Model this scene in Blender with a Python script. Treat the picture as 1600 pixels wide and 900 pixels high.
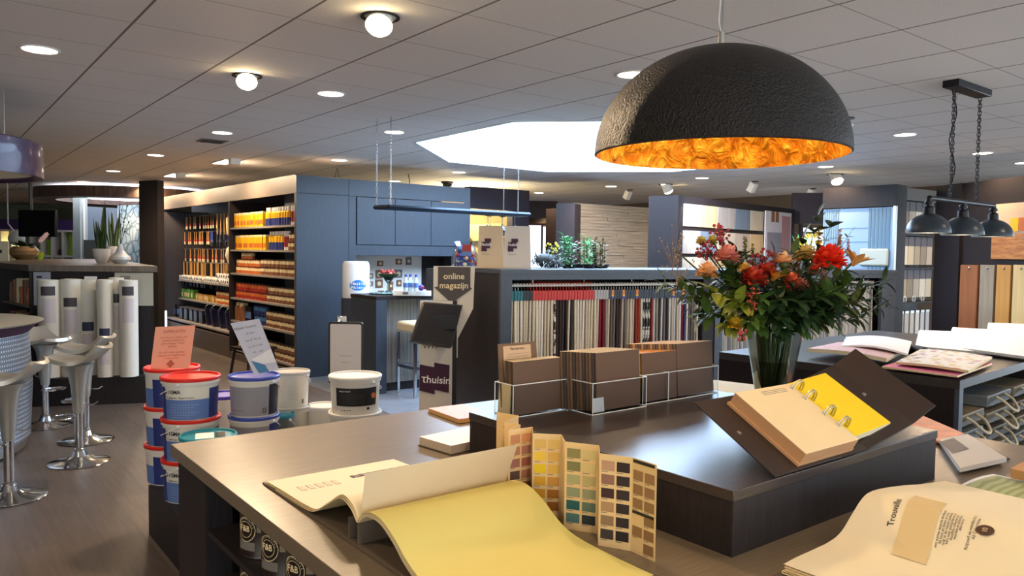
import bpy, bmesh, math, random
from mathutils import Vector, Matrix
random.seed(7)
R_ = random.Random(11)
S = bpy.context.scene
COL = S.collection
PI = math.pi
for o in list(bpy.data.objects): bpy.data.objects.remove(o)

# ---------------------------------------------------------------- camera
EYE = Vector((0, 0, 1.55)); YAW, PITCH, ROLL, FPX = .906, -.0455, .0122, 1190.7
_fw = Vector((math.cos(YAW), math.sin(YAW), 0)); _rt = Vector((math.sin(YAW), -math.cos(YAW), 0)); _up = Vector((0, 0, 1))
CF = _fw*math.cos(PITCH)+_up*math.sin(PITCH); _u0 = _up*math.cos(PITCH)-_fw*math.sin(PITCH)
CR = _rt*math.cos(ROLL)+_u0*math.sin(ROLL); CU = _u0*math.cos(ROLL)-_rt*math.sin(ROLL)
cam = bpy.data.objects.new('camera', bpy.data.cameras.new('camera')); COL.objects.link(cam)
cam.matrix_world = Matrix((( CR.x, CU.x, -CF.x, EYE.x), (CR.y, CU.y, -CF.y, EYE.y), (CR.z, CU.z, -CF.z, EYE.z), (0, 0, 0, 1)))
cam.data.sensor_width = 36; cam.data.lens = 36*FPX/1600; cam.data.clip_start = .05; cam.data.clip_end = 100
S.camera = cam
CEIL = 2.684

# surveying helpers: where the sight line through a photo point meets a real plane of the room
def sight(x, y): return CF+CR*((x-800)/FPX)-CU*((y-450)/FPX)
def atz(x, y, z): d = sight(x, y); return EYE+d*((z-EYE.z)/d.z)
def atd(x, y, D): d = sight(x, y); return EYE+d*(D/d.dot(_fw))
def atx(x, y, X): d = sight(x, y); return EYE+d*(X/d.x)
def aty(x, y, Y): d = sight(x, y); return EYE+d*(Y/d.y)

# ---------------------------------------------------------------- world, exposure, big lights
S.view_settings.view_transform = 'Standard'; S.view_settings.look = 'None'
S.view_settings.gamma = 1; S.view_settings.use_curve_mapping = False
S.view_settings.exposure = .58
W = bpy.data.worlds.new('world'); S.world = W; W.use_nodes = True
_wn = W.node_tree; _bg = _wn.nodes['Background']; _bg.inputs[1].default_value = .78
_tc = _wn.nodes.new('ShaderNodeTexCoord'); _dp = _wn.nodes.new('ShaderNodeVectorMath'); _dp.operation = 'DOT_PRODUCT'; _dp.inputs[1].default_value = (.75, -.66, 0)
_wn.links.new(_tc.outputs['Generated'], _dp.inputs[0]); _mr = _wn.nodes.new('ShaderNodeMapRange'); _mr.inputs['From Min'].default_value = -.3; _mr.inputs['From Max'].default_value = .8
_wn.links.new(_dp.outputs['Value'], _mr.inputs[0]); _mx = _wn.nodes.new('ShaderNodeMix'); _mx.data_type = 'RGBA'; _wn.links.new(_mr.outputs[0], _mx.inputs[0])
_mx.inputs[6].default_value = (2.3, 2.0, 1.6, 1); _mx.inputs[7].default_value = (2.5, 3.0, 3.5, 1); _wn.links.new(_mx.outputs[2], _bg.inputs[0])   # street daylight: brighter and cooler to the right
SKY_STRENGTH = 11.0
DOWNLIGHT_W = 13.0
WARM = (1.0, .72, .45)

def lamp(kind, name, loc, power, color, size=.1, aim=None, spot=None, blend=.5, parent=None):
    l = bpy.data.lights.new(name, kind); l.energy = power; l.color = color
    if kind == 'AREA': l.shape = 'DISK'; l.size = size
    elif kind in ('SPOT', 'POINT'): l.shadow_soft_size = size
    if spot: l.spot_size = spot; l.spot_blend = blend
    o = bpy.data.objects.new(name, l); COL.objects.link(o); o.location = loc
    if aim is not None: o.rotation_euler = (Vector(aim)-Vector(loc)).to_track_quat('-Z', 'Y').to_euler()
    if parent: o.parent = parent
    return o

# ---------------------------------------------------------------- materials
def lin(c): return tuple((v/255/12.92 if v/255 <= .04045 else ((v/255+.055)/1.055)**2.4) for v in c)+(1,)
MATS = {}
def mat(name, rgb=(200, 200, 200), rough=.5, metal=0, spec=.5, emit=None, es=0, coat=0, noise=0, nscale=8, bump=0, bscale=60, sheen=0, trans=0):
    if name in MATS: return MATS[name]
    m = bpy.data.materials.new(name); m.use_nodes = True; nt = m.node_tree; b = nt.nodes['Principled BSDF']
    b.inputs['Base Color'].default_value = lin(rgb); b.inputs['Roughness'].default_value = rough
    b.inputs['Metallic'].default_value = metal; b.inputs['Specular IOR Level'].default_value = spec
    b.inputs['Coat Weight'].default_value = coat; b.inputs['Sheen Weight'].default_value = sheen
    b.inputs['Transmission Weight'].default_value = trans
    if emit: b.inputs['Emission Color'].default_value = lin(emit); b.inputs['Emission Strength'].default_value = es
    tc = nt.nodes.new('ShaderNodeTexCoord')
    n = nt.nodes.new('ShaderNodeTexNoise'); nt.links.new(tc.outputs['Object'], n.inputs['Vector']); n.inputs['Scale'].default_value = nscale
    mx = nt.nodes.new('ShaderNodeMix'); mx.data_type = 'RGBA'; k = noise if noise else .04
    c = lin(rgb); mx.inputs[6].default_value = tuple(v*(1-k) for v in c[:3])+(1,); mx.inputs[7].default_value = tuple(min(1, v*(1+k)) for v in c[:3])+(1,)
    nt.links.new(n.outputs['Fac'], mx.inputs[0]); nt.links.new(mx.outputs[2], b.inputs['Base Color'])
    if bump:
        n2 = nt.nodes.new('ShaderNodeTexNoise'); n2.inputs['Scale'].default_value = bscale; n2.inputs['Detail'].default_value = 5
        nt.links.new(tc.outputs['Object'], n2.inputs['Vector'])
        bp = nt.nodes.new('ShaderNodeBump'); bp.inputs['Strength'].default_value = bump; bp.inputs['Distance'].default_value = .01
        nt.links.new(n2.outputs['Fac'], bp.inputs['Height']); nt.links.new(bp.outputs['Normal'], b.inputs['Normal'])
    MATS[name] = m; return m
def ramp(nt, fac, stops):
    r = nt.nodes.new('ShaderNodeValToRGB'); nt.links.new(fac, r.inputs[0])
    el = r.color_ramp.elements
    while len(el) < len(stops): el.new(.5)
    for e, (p, c) in zip(el, stops): e.position = p; e.color = lin(c)
    return r.outputs[0]
def wood(name, a, b_, scale=(1, 1, 1), rough=.4, nscale=6, coord='Object', detail=6, spec=.5, bump=.05):
    m = bpy.data.materials.new(name); m.use_nodes = True; nt = m.node_tree; b = nt.nodes['Principled BSDF']
    tc = nt.nodes.new('ShaderNodeTexCoord'); mp = nt.nodes.new('ShaderNodeMapping'); mp.inputs['Scale'].default_value = scale
    nt.links.new(tc.outputs[coord], mp.inputs[0])
    n = nt.nodes.new('ShaderNodeTexNoise'); n.inputs['Scale'].default_value = nscale; n.inputs['Detail'].default_value = detail; n.inputs['Roughness'].default_value = .65
    nt.links.new(mp.outputs[0], n.inputs['Vector'])
    nt.links.new(ramp(nt, n.outputs['Fac'], [(.3, a), (.7, b_)]), b.inputs['Base Color'])
    bp = nt.nodes.new('ShaderNodeBump'); bp.inputs['Strength'].default_value = bump; bp.inputs['Distance'].default_value = .005
    nt.links.new(n.outputs['Fac'], bp.inputs['Height']); nt.links.new(bp.outputs['Normal'], b.inputs['Normal'])
    b.inputs['Roughness'].default_value = rough; b.inputs['Specular IOR Level'].default_value = spec
    MATS[name] = m; return m
def clear(name, tint=(245, 250, 252), refl=.35):
    m = bpy.data.materials.new(name); m.use_nodes = True; nt = m.node_tree; nt.nodes.clear()
    out = nt.nodes.new('ShaderNodeOutputMaterial'); t = nt.nodes.new('ShaderNodeBsdfTransparent'); g = nt.nodes.new('ShaderNodeBsdfGlossy')
    t.inputs[0].default_value = lin(tint); g.inputs['Roughness'].default_value = .03
    lw = nt.nodes.new('ShaderNodeLayerWeight'); lw.inputs[0].default_value = refl
    mth = nt.nodes.new('ShaderNodeMath'); mth.operation = 'MULTIPLY'; mth.inputs[1].default_value = .8; nt.links.new(lw.outputs['Fresnel'], mth.inputs[0])
    mx = nt.nodes.new('ShaderNodeMixShader'); nt.links.new(mth.outputs[0], mx.inputs[0]); nt.links.new(t.outputs[0], mx.inputs[1]); nt.links.new(g.outputs[0], mx.inputs[2])
    nt.links.new(mx.outputs[0], out.inputs[0]); MATS[name] = m; return m

DW = wood('dark_oak_vertical', (31, 27, 28), (48, 42, 43), (30, 30, 1.2), .5, 5, spec=.25)
DWX = wood('dark_oak_top', (42, 37, 37), (62, 55, 54), (1.5, 26, 26), .28, 5, spec=.7)
DWY = wood('dark_oak_across', (40, 36, 37), (60, 54, 54), (26, 1.5, 26), .38, 5)
BLUEP = wood('blue_grey_panel', (42, 50, 60), (58, 67, 79), (28, 28, 1.1), .45, 5)
WENGE = wood('wenge_panel', (30, 24, 25), (44, 36, 37), (30, 30, 1.5), .5, 5, spec=.3)
TAUPE = wood('taupe_panel', (84, 74, 66), (104, 92, 82), (22, 22, 1.5), .5, 5)
WHITE = mat('white_paint', (232, 230, 224), .5)
PAPER = mat('cream_paper', (228, 218, 186), .7)
PWHITE = mat('white_paper', (240, 240, 240), .6)
PEACH = mat('peach_paper', (224, 204, 158), .7)
YELLOWP = mat('pale_yellow_paper', (214, 200, 116), .75)
VIVID = mat('vivid_yellow_paper', (236, 204, 20), .6)
BLACK = mat('black_plastic', (22, 20, 20), .35)
BOARD = mat('grey_board', (120, 112, 104), .8)
CHROME = mat('chrome', (215, 215, 215), .12, 1)
SATIN = mat('satin_aluminium', (196, 194, 188), .32, 1)
SILV = mat('silver_lacquer', (176, 174, 164), .28, .55, coat=.4)
STEEL = mat('wire_steel', (170, 170, 172), .3, 1)
BUCKW = mat('white_plastic', (226, 222, 210), .4)
REDP = mat('red_plastic', (214, 40, 30), .35)
BLUEPL = mat('blue_plastic', (60, 78, 170), .35)
PURP = mat('violet_blue_plastic', (58, 48, 168), .3)
TEAL = mat('teal_plastic', (38, 140, 160), .35)
NAVY = mat('navy_label', (40, 52, 120), .5)
LBLUE = mat('blue_label', (92, 122, 182), .5)
GREYL = mat('grey_label', (150, 148, 156), .5)
DKL = mat('dark_label', (30, 28, 30), .5)
TXTD = mat('dark_print', (38, 34, 40), .6)
TXTG = mat('grey_print', (120, 112, 110), .6)
TXTW = mat('white_print', (240, 238, 232), .6)
AUB = mat('aubergine_print', (62, 22, 50), .6)
ACRYL = clear('clear_acrylic', (248, 250, 252), .08)
GLASS = clear('clear_glass', (238, 244, 240), .3)
WATERM = clear('vase_water', (196, 200, 168), .2)
EDGE = mat('acrylic_edge', (225, 236, 240), .15, 0, .8)
LEAFM = mat('green_leaf', (70, 98, 38), .5, noise=.35, nscale=20)
LEAFD = mat('dark_green_leaf', (38, 62, 30), .45, noise=.3, nscale=20)
LEAFY = mat('yellow_green_leaf', (128, 140, 44), .5, noise=.3, nscale=20)
STEMM = mat('stem_green', (60, 76, 34), .5)
LIT = mat('lit_diffuser', (255, 244, 220), .5, emit=(255, 244, 224), es=9)
LITW = mat('warm_bulb', (255, 236, 200), .5, emit=(255, 226, 170), es=22)

# ---------------------------------------------------------------- mesh building
class MB:
    def __init__(s): s.v = []; s.f = []; s.m = []; s.mats = []
    def mi(s, m):
        if m not in s.mats: s.mats.append(m)
        return s.mats.index(m)
    def add(s, vs, fs, m, M=None):
        k = len(s.v); i = s.mi(m)
        for v in vs: s.v.append(tuple(M @ Vector(v)) if M is not None else tuple(v))
        for f in fs: s.f.append([k+a for a in f]); s.m.append(i)
        return s
    def box(s, x0, y0, z0, x1, y1, z1, m, M=None):
        vs = [(x, y, z) for z in (z0, z1) for y in (y0, y1) for x in (x0, x1)]
        return s.add(vs, [(0, 2, 3, 1), (4, 5, 7, 6), (0, 1, 5, 4), (2, 6, 7, 3), (0, 4, 6, 2), (1, 3, 7, 5)], m, M)
    def prism(s, pts, z0, z1, m, M=None):
        n = len(pts); vs = [(p[0], p[1], z0) for p in pts]+[(p[0], p[1], z1) for p in pts]
        fs = [list(range(n))[::-1], [n+i for i in range(n)]]+[(i, (i+1) % n, n+(i+1) % n, n+i) for i in range(n)]
        return s.add(vs, fs, m, M)
    def quad(s, a, b, c, d, m): return s.add([a, b, c, d], [(0, 1, 2, 3)], m)
    def lathe(s, prof, m, c=(0, 0, 0), n=24, M=None, a0=0, a1=2*PI):
        vs = []; fs = []; full = abs(a1-a0-2*PI) < 1e-6; k = n if full else n+1
        for r, z in prof:
            for i in range(k):
                a = a0+(a1-a0)*i/n; vs.append((c[0]+r*math.cos(a), c[1]+r*math.sin(a), c[2]+z))
        for j in range(len(prof)-1):
            for i in range(n):
                a = j*k+i; b = j*k+(i+1) % k; fs.append((a, b, b+k, a+k))
        return s.add(vs, fs, m, M)
    def cyl(s, p0, p1, r0, r1, m, n=12, cap=True):
        return s.tube([p0, p1], [r0, r1], m, n, cap)
    def tube(s, pts, r, m, n=8, cap=True, closed=False):
        pts = [Vector(p) for p in pts]; L = len(pts); rr = r if isinstance(r, (list, tuple)) else [r]*L
        vs = []; fs = []; up = None
        for i, p in enumerate(pts):
            if closed: t = (pts[(i+1) % L]-pts[i-1])
            else: t = (pts[min(i+1, L-1)]-pts[max(i-1, 0)])
            if t.length < 1e-9: t = Vector((0, 0, 1))
            t.normalize()
            if up is None:
                up = Vector((0, 0, 1)) if abs(t.z) < .9 else Vector((1, 0, 0))
            a = t.cross(up)
            if a.length < 1e-5: a = t.orthogonal()
            a.normalize(); b = a.cross(t).normalized(); up = b
            for k in range(n):
                an = 2*PI*k/n; vs.append(p+a*(math.cos(an)*rr[i])+b*(math.sin(an)*rr[i]))
        for i in range(L if closed else L-1):
            for k in range(n):
                j = (i+1) % L; fs.append((i*n+k, i*n+(k+1) % n, j*n+(k+1) % n, j*n+k))
        if cap and not closed: fs.append(list(range(n))[::-1]); fs.append([(L-1)*n+k for k in range(n)])
        return s.add(vs, fs, m)
    def ball(s, c, r, m, n=10, sz=1, M=None):
        q = n//2
        return s.lathe([(r*math.sin(PI*i/q)+1e-5, -r*sz*math.cos(PI*i/q)) for i in range(q+1)], m, c, n, M)
    def sheet(s, fn, nu, nv, th, m, m2=None):
        # fn(u, v) -> Vector; thickness th along the normal
        P = [[Vector(fn(i/nu, j/nv)) for j in range(nv+1)] for i in range(nu+1)]
        vs = []; 
        def nrm(i, j):
            a = P[min(i+1, nu)][j]-P[max(i-1, 0)][j]; b = P[i][min(j+1, nv)]-P[i][max(j-1, 0)]
            c = a.cross(b); return c.normalized() if c.length > 1e-12 else Vector((0, 0, 1))
        w = nv+1
        for i in range(nu+1):
            for j in range(nv+1): vs.append(P[i][j])
        for i in range(nu+1):
            for j in range(nv+1): vs.append(P[i][j]-nrm(i, j)*th)
        N = (nu+1)*w; top = []; bot = []
        for i in range(nu):
            for j in range(nv):
                a = i*w+j; top.append((a, a+w, a+w+1, a+1)); bot.append((N+a, N+a+1, N+a+w+1, N+a+w))
        rim = []
        for i in range(nu): a = i*w; rim.append((a, N+a, N+a+w, a+w)); a = i*w+nv; rim.append((a, a+w, N+a+w, N+a))
        for j in range(nv): a = j; rim.append((a, a+1, N+a+1, N+a)); a = nu*w+j; rim.append((a, N+a, N+a+1, a+1))
        k = len(s.v); s.v += [tuple(v) for v in vs]
        for fs, mm in ((top, m), (bot, m), (rim, m2 or m)):
            i = s.mi(mm)
            for f in fs: s.f.append([k+a for a in f]); s.m.append(i)
        return s
    def leaf(s, p, d, up, L, w, m, bend=.3, n=5, fold=.15):
        p = Vector(p); d = Vector(d).normalized(); up = Vector(up); side = d.cross(up)
        side = side.normalized() if side.length > 1e-4 else d.orthogonal().normalized()
        nn = side.cross(d).normalized(); vs = []; fs = []
        for i in range(n+1):
            t = i/n; ww = w*math.sin(PI*min(1, (t*.92+.04)))**.8*(1-.25*t); c = p+d*(L*t)-nn*(bend*L*t*t)
            vs += [c-side*ww+nn*(fold*ww), c, c+side*ww+nn*(fold*ww)]
        for i in range(n):
            a = i*3; fs += [(a, a+1, a+4, a+3), (a+1, a+2, a+5, a+4)]
        return s.add(vs, fs, m)
    def build(s, name, parent=None, smooth=35, bevel=0, loc=None, rot=None, raw=False):
        me = bpy.data.meshes.new(name); me.from_pydata(s.v, [], s.f)
        for m in s.mats: me.materials.append(m)
        for i, p in enumerate(me.polygons): p.material_index = s.m[i]
        if not raw:
            b = bmesh.new(); b.from_mesh(me); bmesh.ops.recalc_face_normals(b, faces=b.faces); b.to_mesh(me); b.free()
        for p in me.polygons: p.use_smooth = True
        me.set_sharp_from_angle(angle=math.radians(smooth))
        o = bpy.data.objects.new(name, me); COL.objects.link(o)
        if parent is not None: o.parent = parent
        if loc is not None: o.location = loc
        if rot is not None: o.rotation_euler = rot if isinstance(rot, (tuple, list)) else (0, 0, rot)
        if bevel:
            md = o.modifiers.new('bevel', 'BEVEL'); md.width = bevel; md.segments = 2; md.limit_method = 'ANGLE'; md.angle_limit = .6
        return o
def thing(name, label, cat, loc=(0, 0, 0), rz=0, group=None):
    o = bpy.data.objects.new(name, None); COL.objects.link(o); o.location = loc
    o.rotation_euler = rz if isinstance(rz, (tuple, list)) else (0, 0, rz); o.empty_display_size = .05
    return tag(o, label, cat, group)
def tag(o, label, cat, group=None):
    o['label'] = label; o['category'] = cat
    if group: o['group'] = group
    return o
def struct(o): o['kind'] = 'structure'; return o
def dup(root, loc, rz=None, label=None, group=None):
    r = root.copy(); COL.objects.link(r); r.location = loc
    if rz is not None: r.rotation_euler = rz if isinstance(rz, (tuple, list)) else (0, 0, rz)
    if label: r['label'] = label
    if group: r['group'] = group
    for ch in list(root.children):
        c = ch.copy(); COL.objects.link(c); c.parent = r
        for g in ch.children:
            d = g.copy(); COL.objects.link(d); d.parent = c
    return r
def boxes(name, lst, m, parent):
    for b_ in lst: MB().box(*b_, m).build(name, parent)
def box(name, x0, y0, z0, x1, y1, z1, m, parent=None, bevel=0, loc=None, rot=None):
    return MB().box(x0, y0, z0, x1, y1, z1, m).build(name, parent, bevel=bevel, loc=loc, rot=rot)
_TC = {}
def text(body, size, M, m, parent=None, name='lettering', align='CENTER', ext=.0006, bold=0):
    key = (body, align, bold)
    if key not in _TC:
        c = bpy.data.curves.new('txt', 'FONT'); c.body = body; c.size = 1; c.align_x = align; c.align_y = 'CENTER'; c.resolution_u = 3
        c.offset = bold; c.extrude = .004
        o = bpy.data.objects.new('txt', c); me = bpy.data.meshes.new_from_object(o); _TC[key] = me
        bpy.data.objects.remove(o)
    me = _TC[key].copy(); me.name = name; me.transform(M @ Matrix.Scale(size, 4)); me.materials.clear(); me.materials.append(m)
    o = bpy.data.objects.new(name, me); COL.objects.link(o); o.parent = parent; return o
def frame(o, x, y):
    o = Vector(o); x = Vector(x).normalized(); y = Vector(y); y = (y-x*y.dot(x)).normalized(); z = x.cross(y)
    return Matrix(((x.x, y.x, z.x, o.x), (x.y, y.y, z.y, o.y), (x.z, y.z, z.z, o.z), (0, 0, 0, 1)))
ORD = ['first', 'second', 'third', 'fourth', 'fifth', 'sixth', 'seventh', 'eighth', 'ninth', 'tenth', 'eleventh', 'twelfth', 'thirteenth', 'fourteenth', 'fifteenth', 'sixteenth', 'seventeenth', 'eighteenth', 'nineteenth', 'twentieth']
ORD += ['twenty-'+w for w in ORD[:9]]+['thirtieth']+['thirty-'+w for w in ORD[:9]]+['fortieth']+['forty-'+w for w in ORD[:9]]+['fiftieth']+['fifty-'+w for w in ORD[:9]]+['sixtieth']+['sixty-'+w for w in ORD[:9]]+['seventieth']+['seventy-'+w for w in ORD[:9]]
# box between two floor points, thickness t away from the eye
def seg(m, a, b, z0, z1, t, mt, z0b=None, z1b=None):
    a = Vector((a[0], a[1], 0)); b = Vector((b[0], b[1], 0)); d = (b-a).normalized(); n = Vector((-d.y, d.x, 0))
    if n.dot((a+b)/2) < 0: n = -n
    c = b+n*t; e = a+n*t; z0b = z0 if z0b is None else z0b; z1b = z1 if z1b is None else z1b
    vs = [(a.x, a.y, z0), (b.x, b.y, z0b), (c.x, c.y, z0b), (e.x, e.y, z0), (a.x, a.y, z1), (b.x, b.y, z1b), (c.x, c.y, z1b), (e.x, e.y, z1)]
    m.add(vs, [(0, 3, 2, 1), (4, 5, 6, 7), (0, 1, 5, 4), (1, 2, 6, 5), (2, 3, 7, 6), (3, 0, 4, 7)], mt); return m
def pseg(m, x0, D0, x1, D1, z0, z1, t, mt):
    return seg(m, atd(x0, 400, D0), atd(x1, 400, D1), z0, z1, t, mt)
def zat(x, y, D): return atd(x, y, D).z

# ================================================================ SETTING
def grid_ceiling():
    m = bpy.data.materials.new('ceiling_tiles'); m.use_nodes = True; nt = m.node_tree; b = nt.nodes['Principled BSDF']
    tc = nt.nodes.new('ShaderNodeTexCoord'); sp = nt.nodes.new('ShaderNodeSeparateXYZ'); nt.links.new(tc.outputs['Object'], sp.inputs[0])
    def line(sock, off, w):
        a = nt.nodes.new('ShaderNodeMath'); a.operation = 'ADD'; a.inputs[1].default_value = -off+60; nt.links.new(sock, a.inputs[0])
        d = nt.nodes.new('ShaderNodeMath'); d.operation = 'PINGPONG'; d.inputs[1].default_value = .3; nt.links.new(a.outputs[0], d.inputs[0])
        c = nt.nodes.new('ShaderNodeMath'); c.operation = 'LESS_THAN'; c.inputs[1].default_value = w; nt.links.new(d.outputs[0], c.inputs[0]); return c.outputs[0]
    lx = line(sp.outputs[0], .885, .0065); ly = line(sp.outputs[1], 4.242, .0035)
    n = nt.nodes.new('ShaderNodeTexNoise'); n.inputs['Scale'].default_value = 120; nt.links.new(tc.outputs['Object'], n.inputs[0])
    base = ramp(nt, n.outputs['Fac'], [(.3, (234, 229, 224)), (.7, (244, 240, 236))])
    m1 = nt.nodes.new('ShaderNodeMix'); m1.data_type = 'RGBA'; nt.links.new(ly, m1.inputs[0]); nt.links.new(base, m1.inputs[6]); m1.inputs[7].default_value = lin((184, 174, 166))
    m2 = nt.nodes.new('ShaderNodeMix'); m2.data_type = 'RGBA'; nt.links.new(lx, m2.inputs[0]); nt.links.new(m1.outputs[2], m2.inputs[6]); m2.inputs[7].default_value = lin((132, 120, 110))
    nt.links.new(m2.outputs[2], b.inputs['Base Color']); b.inputs['Roughness'].default_value = .85
    return m
def plank_floor():
    m = bpy.data.materials.new('oak_planks'); m.use_nodes = True; nt = m.node_tree; b = nt.nodes['Principled BSDF']
    tc = nt.nodes.new('ShaderNodeTexCoord'); mp = nt.nodes.new('ShaderNodeMapping'); mp.inputs['Rotation'].default_value = (0, 0, PI/2); nt.links.new(tc.outputs['Object'], mp.inputs[0])
    br = nt.nodes.new('ShaderNodeTexBrick'); nt.links.new(mp.outputs[0], br.inputs[0]); br.inputs['Scale'].default_value = 1; br.inputs['Brick Width'].default_value = 1.3; br.inputs['Row Height'].default_value = .19
    br.inputs['Mortar Size'].default_value = .0018; br.inputs['Bias'].default_value = 0
    br.inputs['Color1'].default_value = lin((92, 83, 77)); br.inputs['Color2'].default_value = lin((108, 97, 90)); br.inputs['Mortar'].default_value = lin((72, 64, 60))
    m3 = nt.nodes.new('ShaderNodeMapping'); m3.inputs['Scale'].default_value = (14, .9, 1); nt.links.new(tc.outputs['Object'], m3.inputs[0])
    n = nt.nodes.new('ShaderNodeTexNoise'); n.inputs['Scale'].default_value = 3; n.inputs['Detail'].default_value = 8; nt.links.new(m3.outputs[0], n.inputs[0])
    g = ramp(nt, n.outputs['Fac'], [(.3, (206, 200, 194)), (.7, (246, 243, 240))])
    mx = nt.nodes.new('ShaderNodeMix'); mx.data_type = 'RGBA'; mx.blend_type = 'MULTIPLY'; mx.inputs[0].default_value = 1; nt.links.new(br.outputs[0], mx.inputs[6]); nt.links.new(g, mx.inputs[7])
    nt.links.new(mx.outputs[2], b.inputs['Base Color']); b.inputs['Roughness'].default_value = .42
    return m
X0, X1, Y0, Y1 = -8, 15.5, -5, 24
cm = grid_ceiling()
cx, cy, ha, hc = 6.1, 6.05, 2.03, .83
fr = MB(); z0, z1 = CEIL, CEIL+.03
fr.box(X0, Y0, z0, cx-ha, Y1, z1, cm); fr.box(cx+ha, Y0, z0, X1, Y1, z1, cm)
fr.box(cx-ha, Y0, z0, cx+ha, cy-ha, z1, cm); fr.box(cx-ha, cy+ha, z0, cx+ha, Y1, z1, cm)
for sx in (-1, 1):
    for sy in (-1, 1):
        p = [(cx+sx*ha, cy+sy*ha), (cx+sx*ha, cy+sy*hc), (cx+sx*hc, cy+sy*ha)]
        fr.prism(p, z0, z1, cm)
struct(fr.build('ceiling', raw=True))
octa = [(cx-ha, cy-hc), (cx-hc, cy-ha), (cx+hc, cy-ha), (cx+ha, cy-hc), (cx+ha, cy+hc), (cx+hc, cy+ha), (cx-hc, cy+ha), (cx-ha, cy+hc)]
m = MB()
for i in range(8):
    c0 = Vector((cx, cy, 0)); a = Vector(octa[i]+(0,)); b = Vector(octa[(i+1) % 8]+(0,)); k = 1.03; a = c0+(a-c0)*.985; b = c0+(b-c0)*.985
    m.add([(a.x, a.y, CEIL-.004), (b.x, b.y, CEIL-.004), (b.x, b.y, CEIL+.32), (a.x, a.y, CEIL+.32), (c0+(a-c0)*k).to_tuple()[:2]+(CEIL-.004,), (c0+(b-c0)*k).to_tuple()[:2]+(CEIL-.004,), (c0+(b-c0)*k).to_tuple()[:2]+(CEIL+.32,), (c0+(a-c0)*k).to_tuple()[:2]+(CEIL+.32,)],
          [(0, 1, 2, 3), (4, 7, 6, 5), (0, 4, 5, 1), (3, 2, 6, 7)], WHITE)
sk = struct(m.build('trim_1'))
skym = mat('skylight_pane', (240, 246, 255), .5, emit=(190, 220, 255), es=SKY_STRENGTH)
p = MB().prism([(cx+(x-cx)*.985, cy+(y-cy)*.985) for x, y in octa], CEIL+.32, CEIL+.34, skym).build('window_1'); struct(p)
fl = MB().box(X0, Y0, -.05, X1, Y1, 0, plank_floor()).build('floor'); struct(fl)
TILE = wood('slate_tiles', (92, 96, 102), (128, 132, 138), (1, 1, 1), .35, 2.2)
struct(MB().prism([(3.55, 5.2), (12.3, 5.2), (12.3, 8.8), (3.55, 8.8)], .0, .004, TILE).build('floor_tiles'))

GREENW = mat('sage_wall_paint', (112, 122, 108), .8); SANDW = mat('sand_wall_paint', (214, 190, 136), .8)
BROWNW = mat('taupe_wall_paint', (92, 80, 68), .8); DARKW = mat('charcoal_wall', (44, 38, 40), .7); PBLUE = mat('grey_blue_wall', (118, 128, 140), .8)
struct(MB().box(X0, Y1-.1, 0, X1, Y1, CEIL, GREENW).build('wall_back'))
struct(MB().box(12.6, 3.3, 0, 12.8, Y1-.1, CEIL, BROWNW).build('wall_right'))
struct(MB().box(X0, -1, 0, X0+.1, Y1-.1, CEIL, GREENW).build('wall_left'))

# ---------------------------------------------------------------- ceiling lights
def downlight_proto():
    t = thing('ceiling_downlight', 'x', 'ceiling light', (0, 0, 0))
    MB().lathe([(.104, 0), (.106, -.004), (.1, -.008), (.09, -.006), (.088, .0)], WHITE, n=28).build('trim_ring', t)
    MB().lathe([(.0001, -.0035), (.089, -.0035), (.089, .0)], LIT, n=28).build('diffuser', t)
    lamp('SPOT', 'lamp', (0, 0, -.02), DOWNLIGHT_W*4, WARM, .07, (0, 0, -2), 2.5, .6, t)
    return t
dl = downlight_proto(); first = True
DL = [((62, 77), 'the big round recessed downlight at the upper left above the bar stools'),
      ((517, 146), 'round recessed downlight left of the skylight, behind the two gimbal spots'),
      ((347, 207), 'round recessed downlight just in front of the square ceiling air vent'),
      ((616, 206), 'round recessed downlight near the left corner of the octagonal skylight'),
      ((243, 242), 'round recessed downlight just behind the air vent, nearest of the far row'),
      ((177, 267), 'small far downlight, second of the row behind the air vent'),
      ((130, 284), 'small far downlight to the right of the television ceiling pole'),
      ((94, 296), 'tiny far downlight right above the television, third from the far end of its row'),
      ((72, 303), 'tiny far downlight above the television, second from the far end of its row'),
      ((55, 311), 'tiny farthest downlight close to the sage green wall'),
      ((530, 250), 'round downlight above the blue grey panel wall, over its left half'),
      ((717, 269), 'round downlight under the skylight edge, above the right end of the blue grey wall'),
      ((617, 283), 'small downlight peeking over the top of the blue grey panel wall'),
      ((988, 116), 'large round downlight left of the black dome pendant, in front of the skylight'),
      ((1414, 210), 'round downlight between the black dome pendant and the chains of the triple lamp'),
      ((1535, 239), 'round downlight to the right of the triple lamp chains'),
      ((1290, 260), 'round downlight just below the right rim of the dome pendant'),
      ((1097, 278), 'small downlight below the middle of the dome pendant rim'),
      ((955, 291), 'small downlight below the left rim of the dome pendant'),
      ((842, 301), 'small far downlight to the right of the hanging glass rack'),
      ((838, 325), 'tiny farthest downlight above the bright doorway by the glass rack'),
      ((1600, 254), 'round downlight cut off by the right edge of the view'),
      ((248, 305), 'tiny downlight above the far end of the painters aisle')]
for (q, lab) in DL:
    w = atz(q[0], q[1], CEIL)
    if first: dl.location = w; dl['label'] = lab; first = False
    else: dup(dl, w, label=lab)
for w, l_ in [((-.6, 2.2, CEIL), 'overhead left of the view'), ((3.2, -.4, CEIL), 'overhead right of the counter'), ((.6, .2, CEIL), 'right above the viewer'), ((5.8, .6, CEIL), 'overhead far right of the counter')]:      # lamps of the same ceiling just outside the frame
    dup(dl, w, label='round recessed downlight '+l_+', outside the view')
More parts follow.
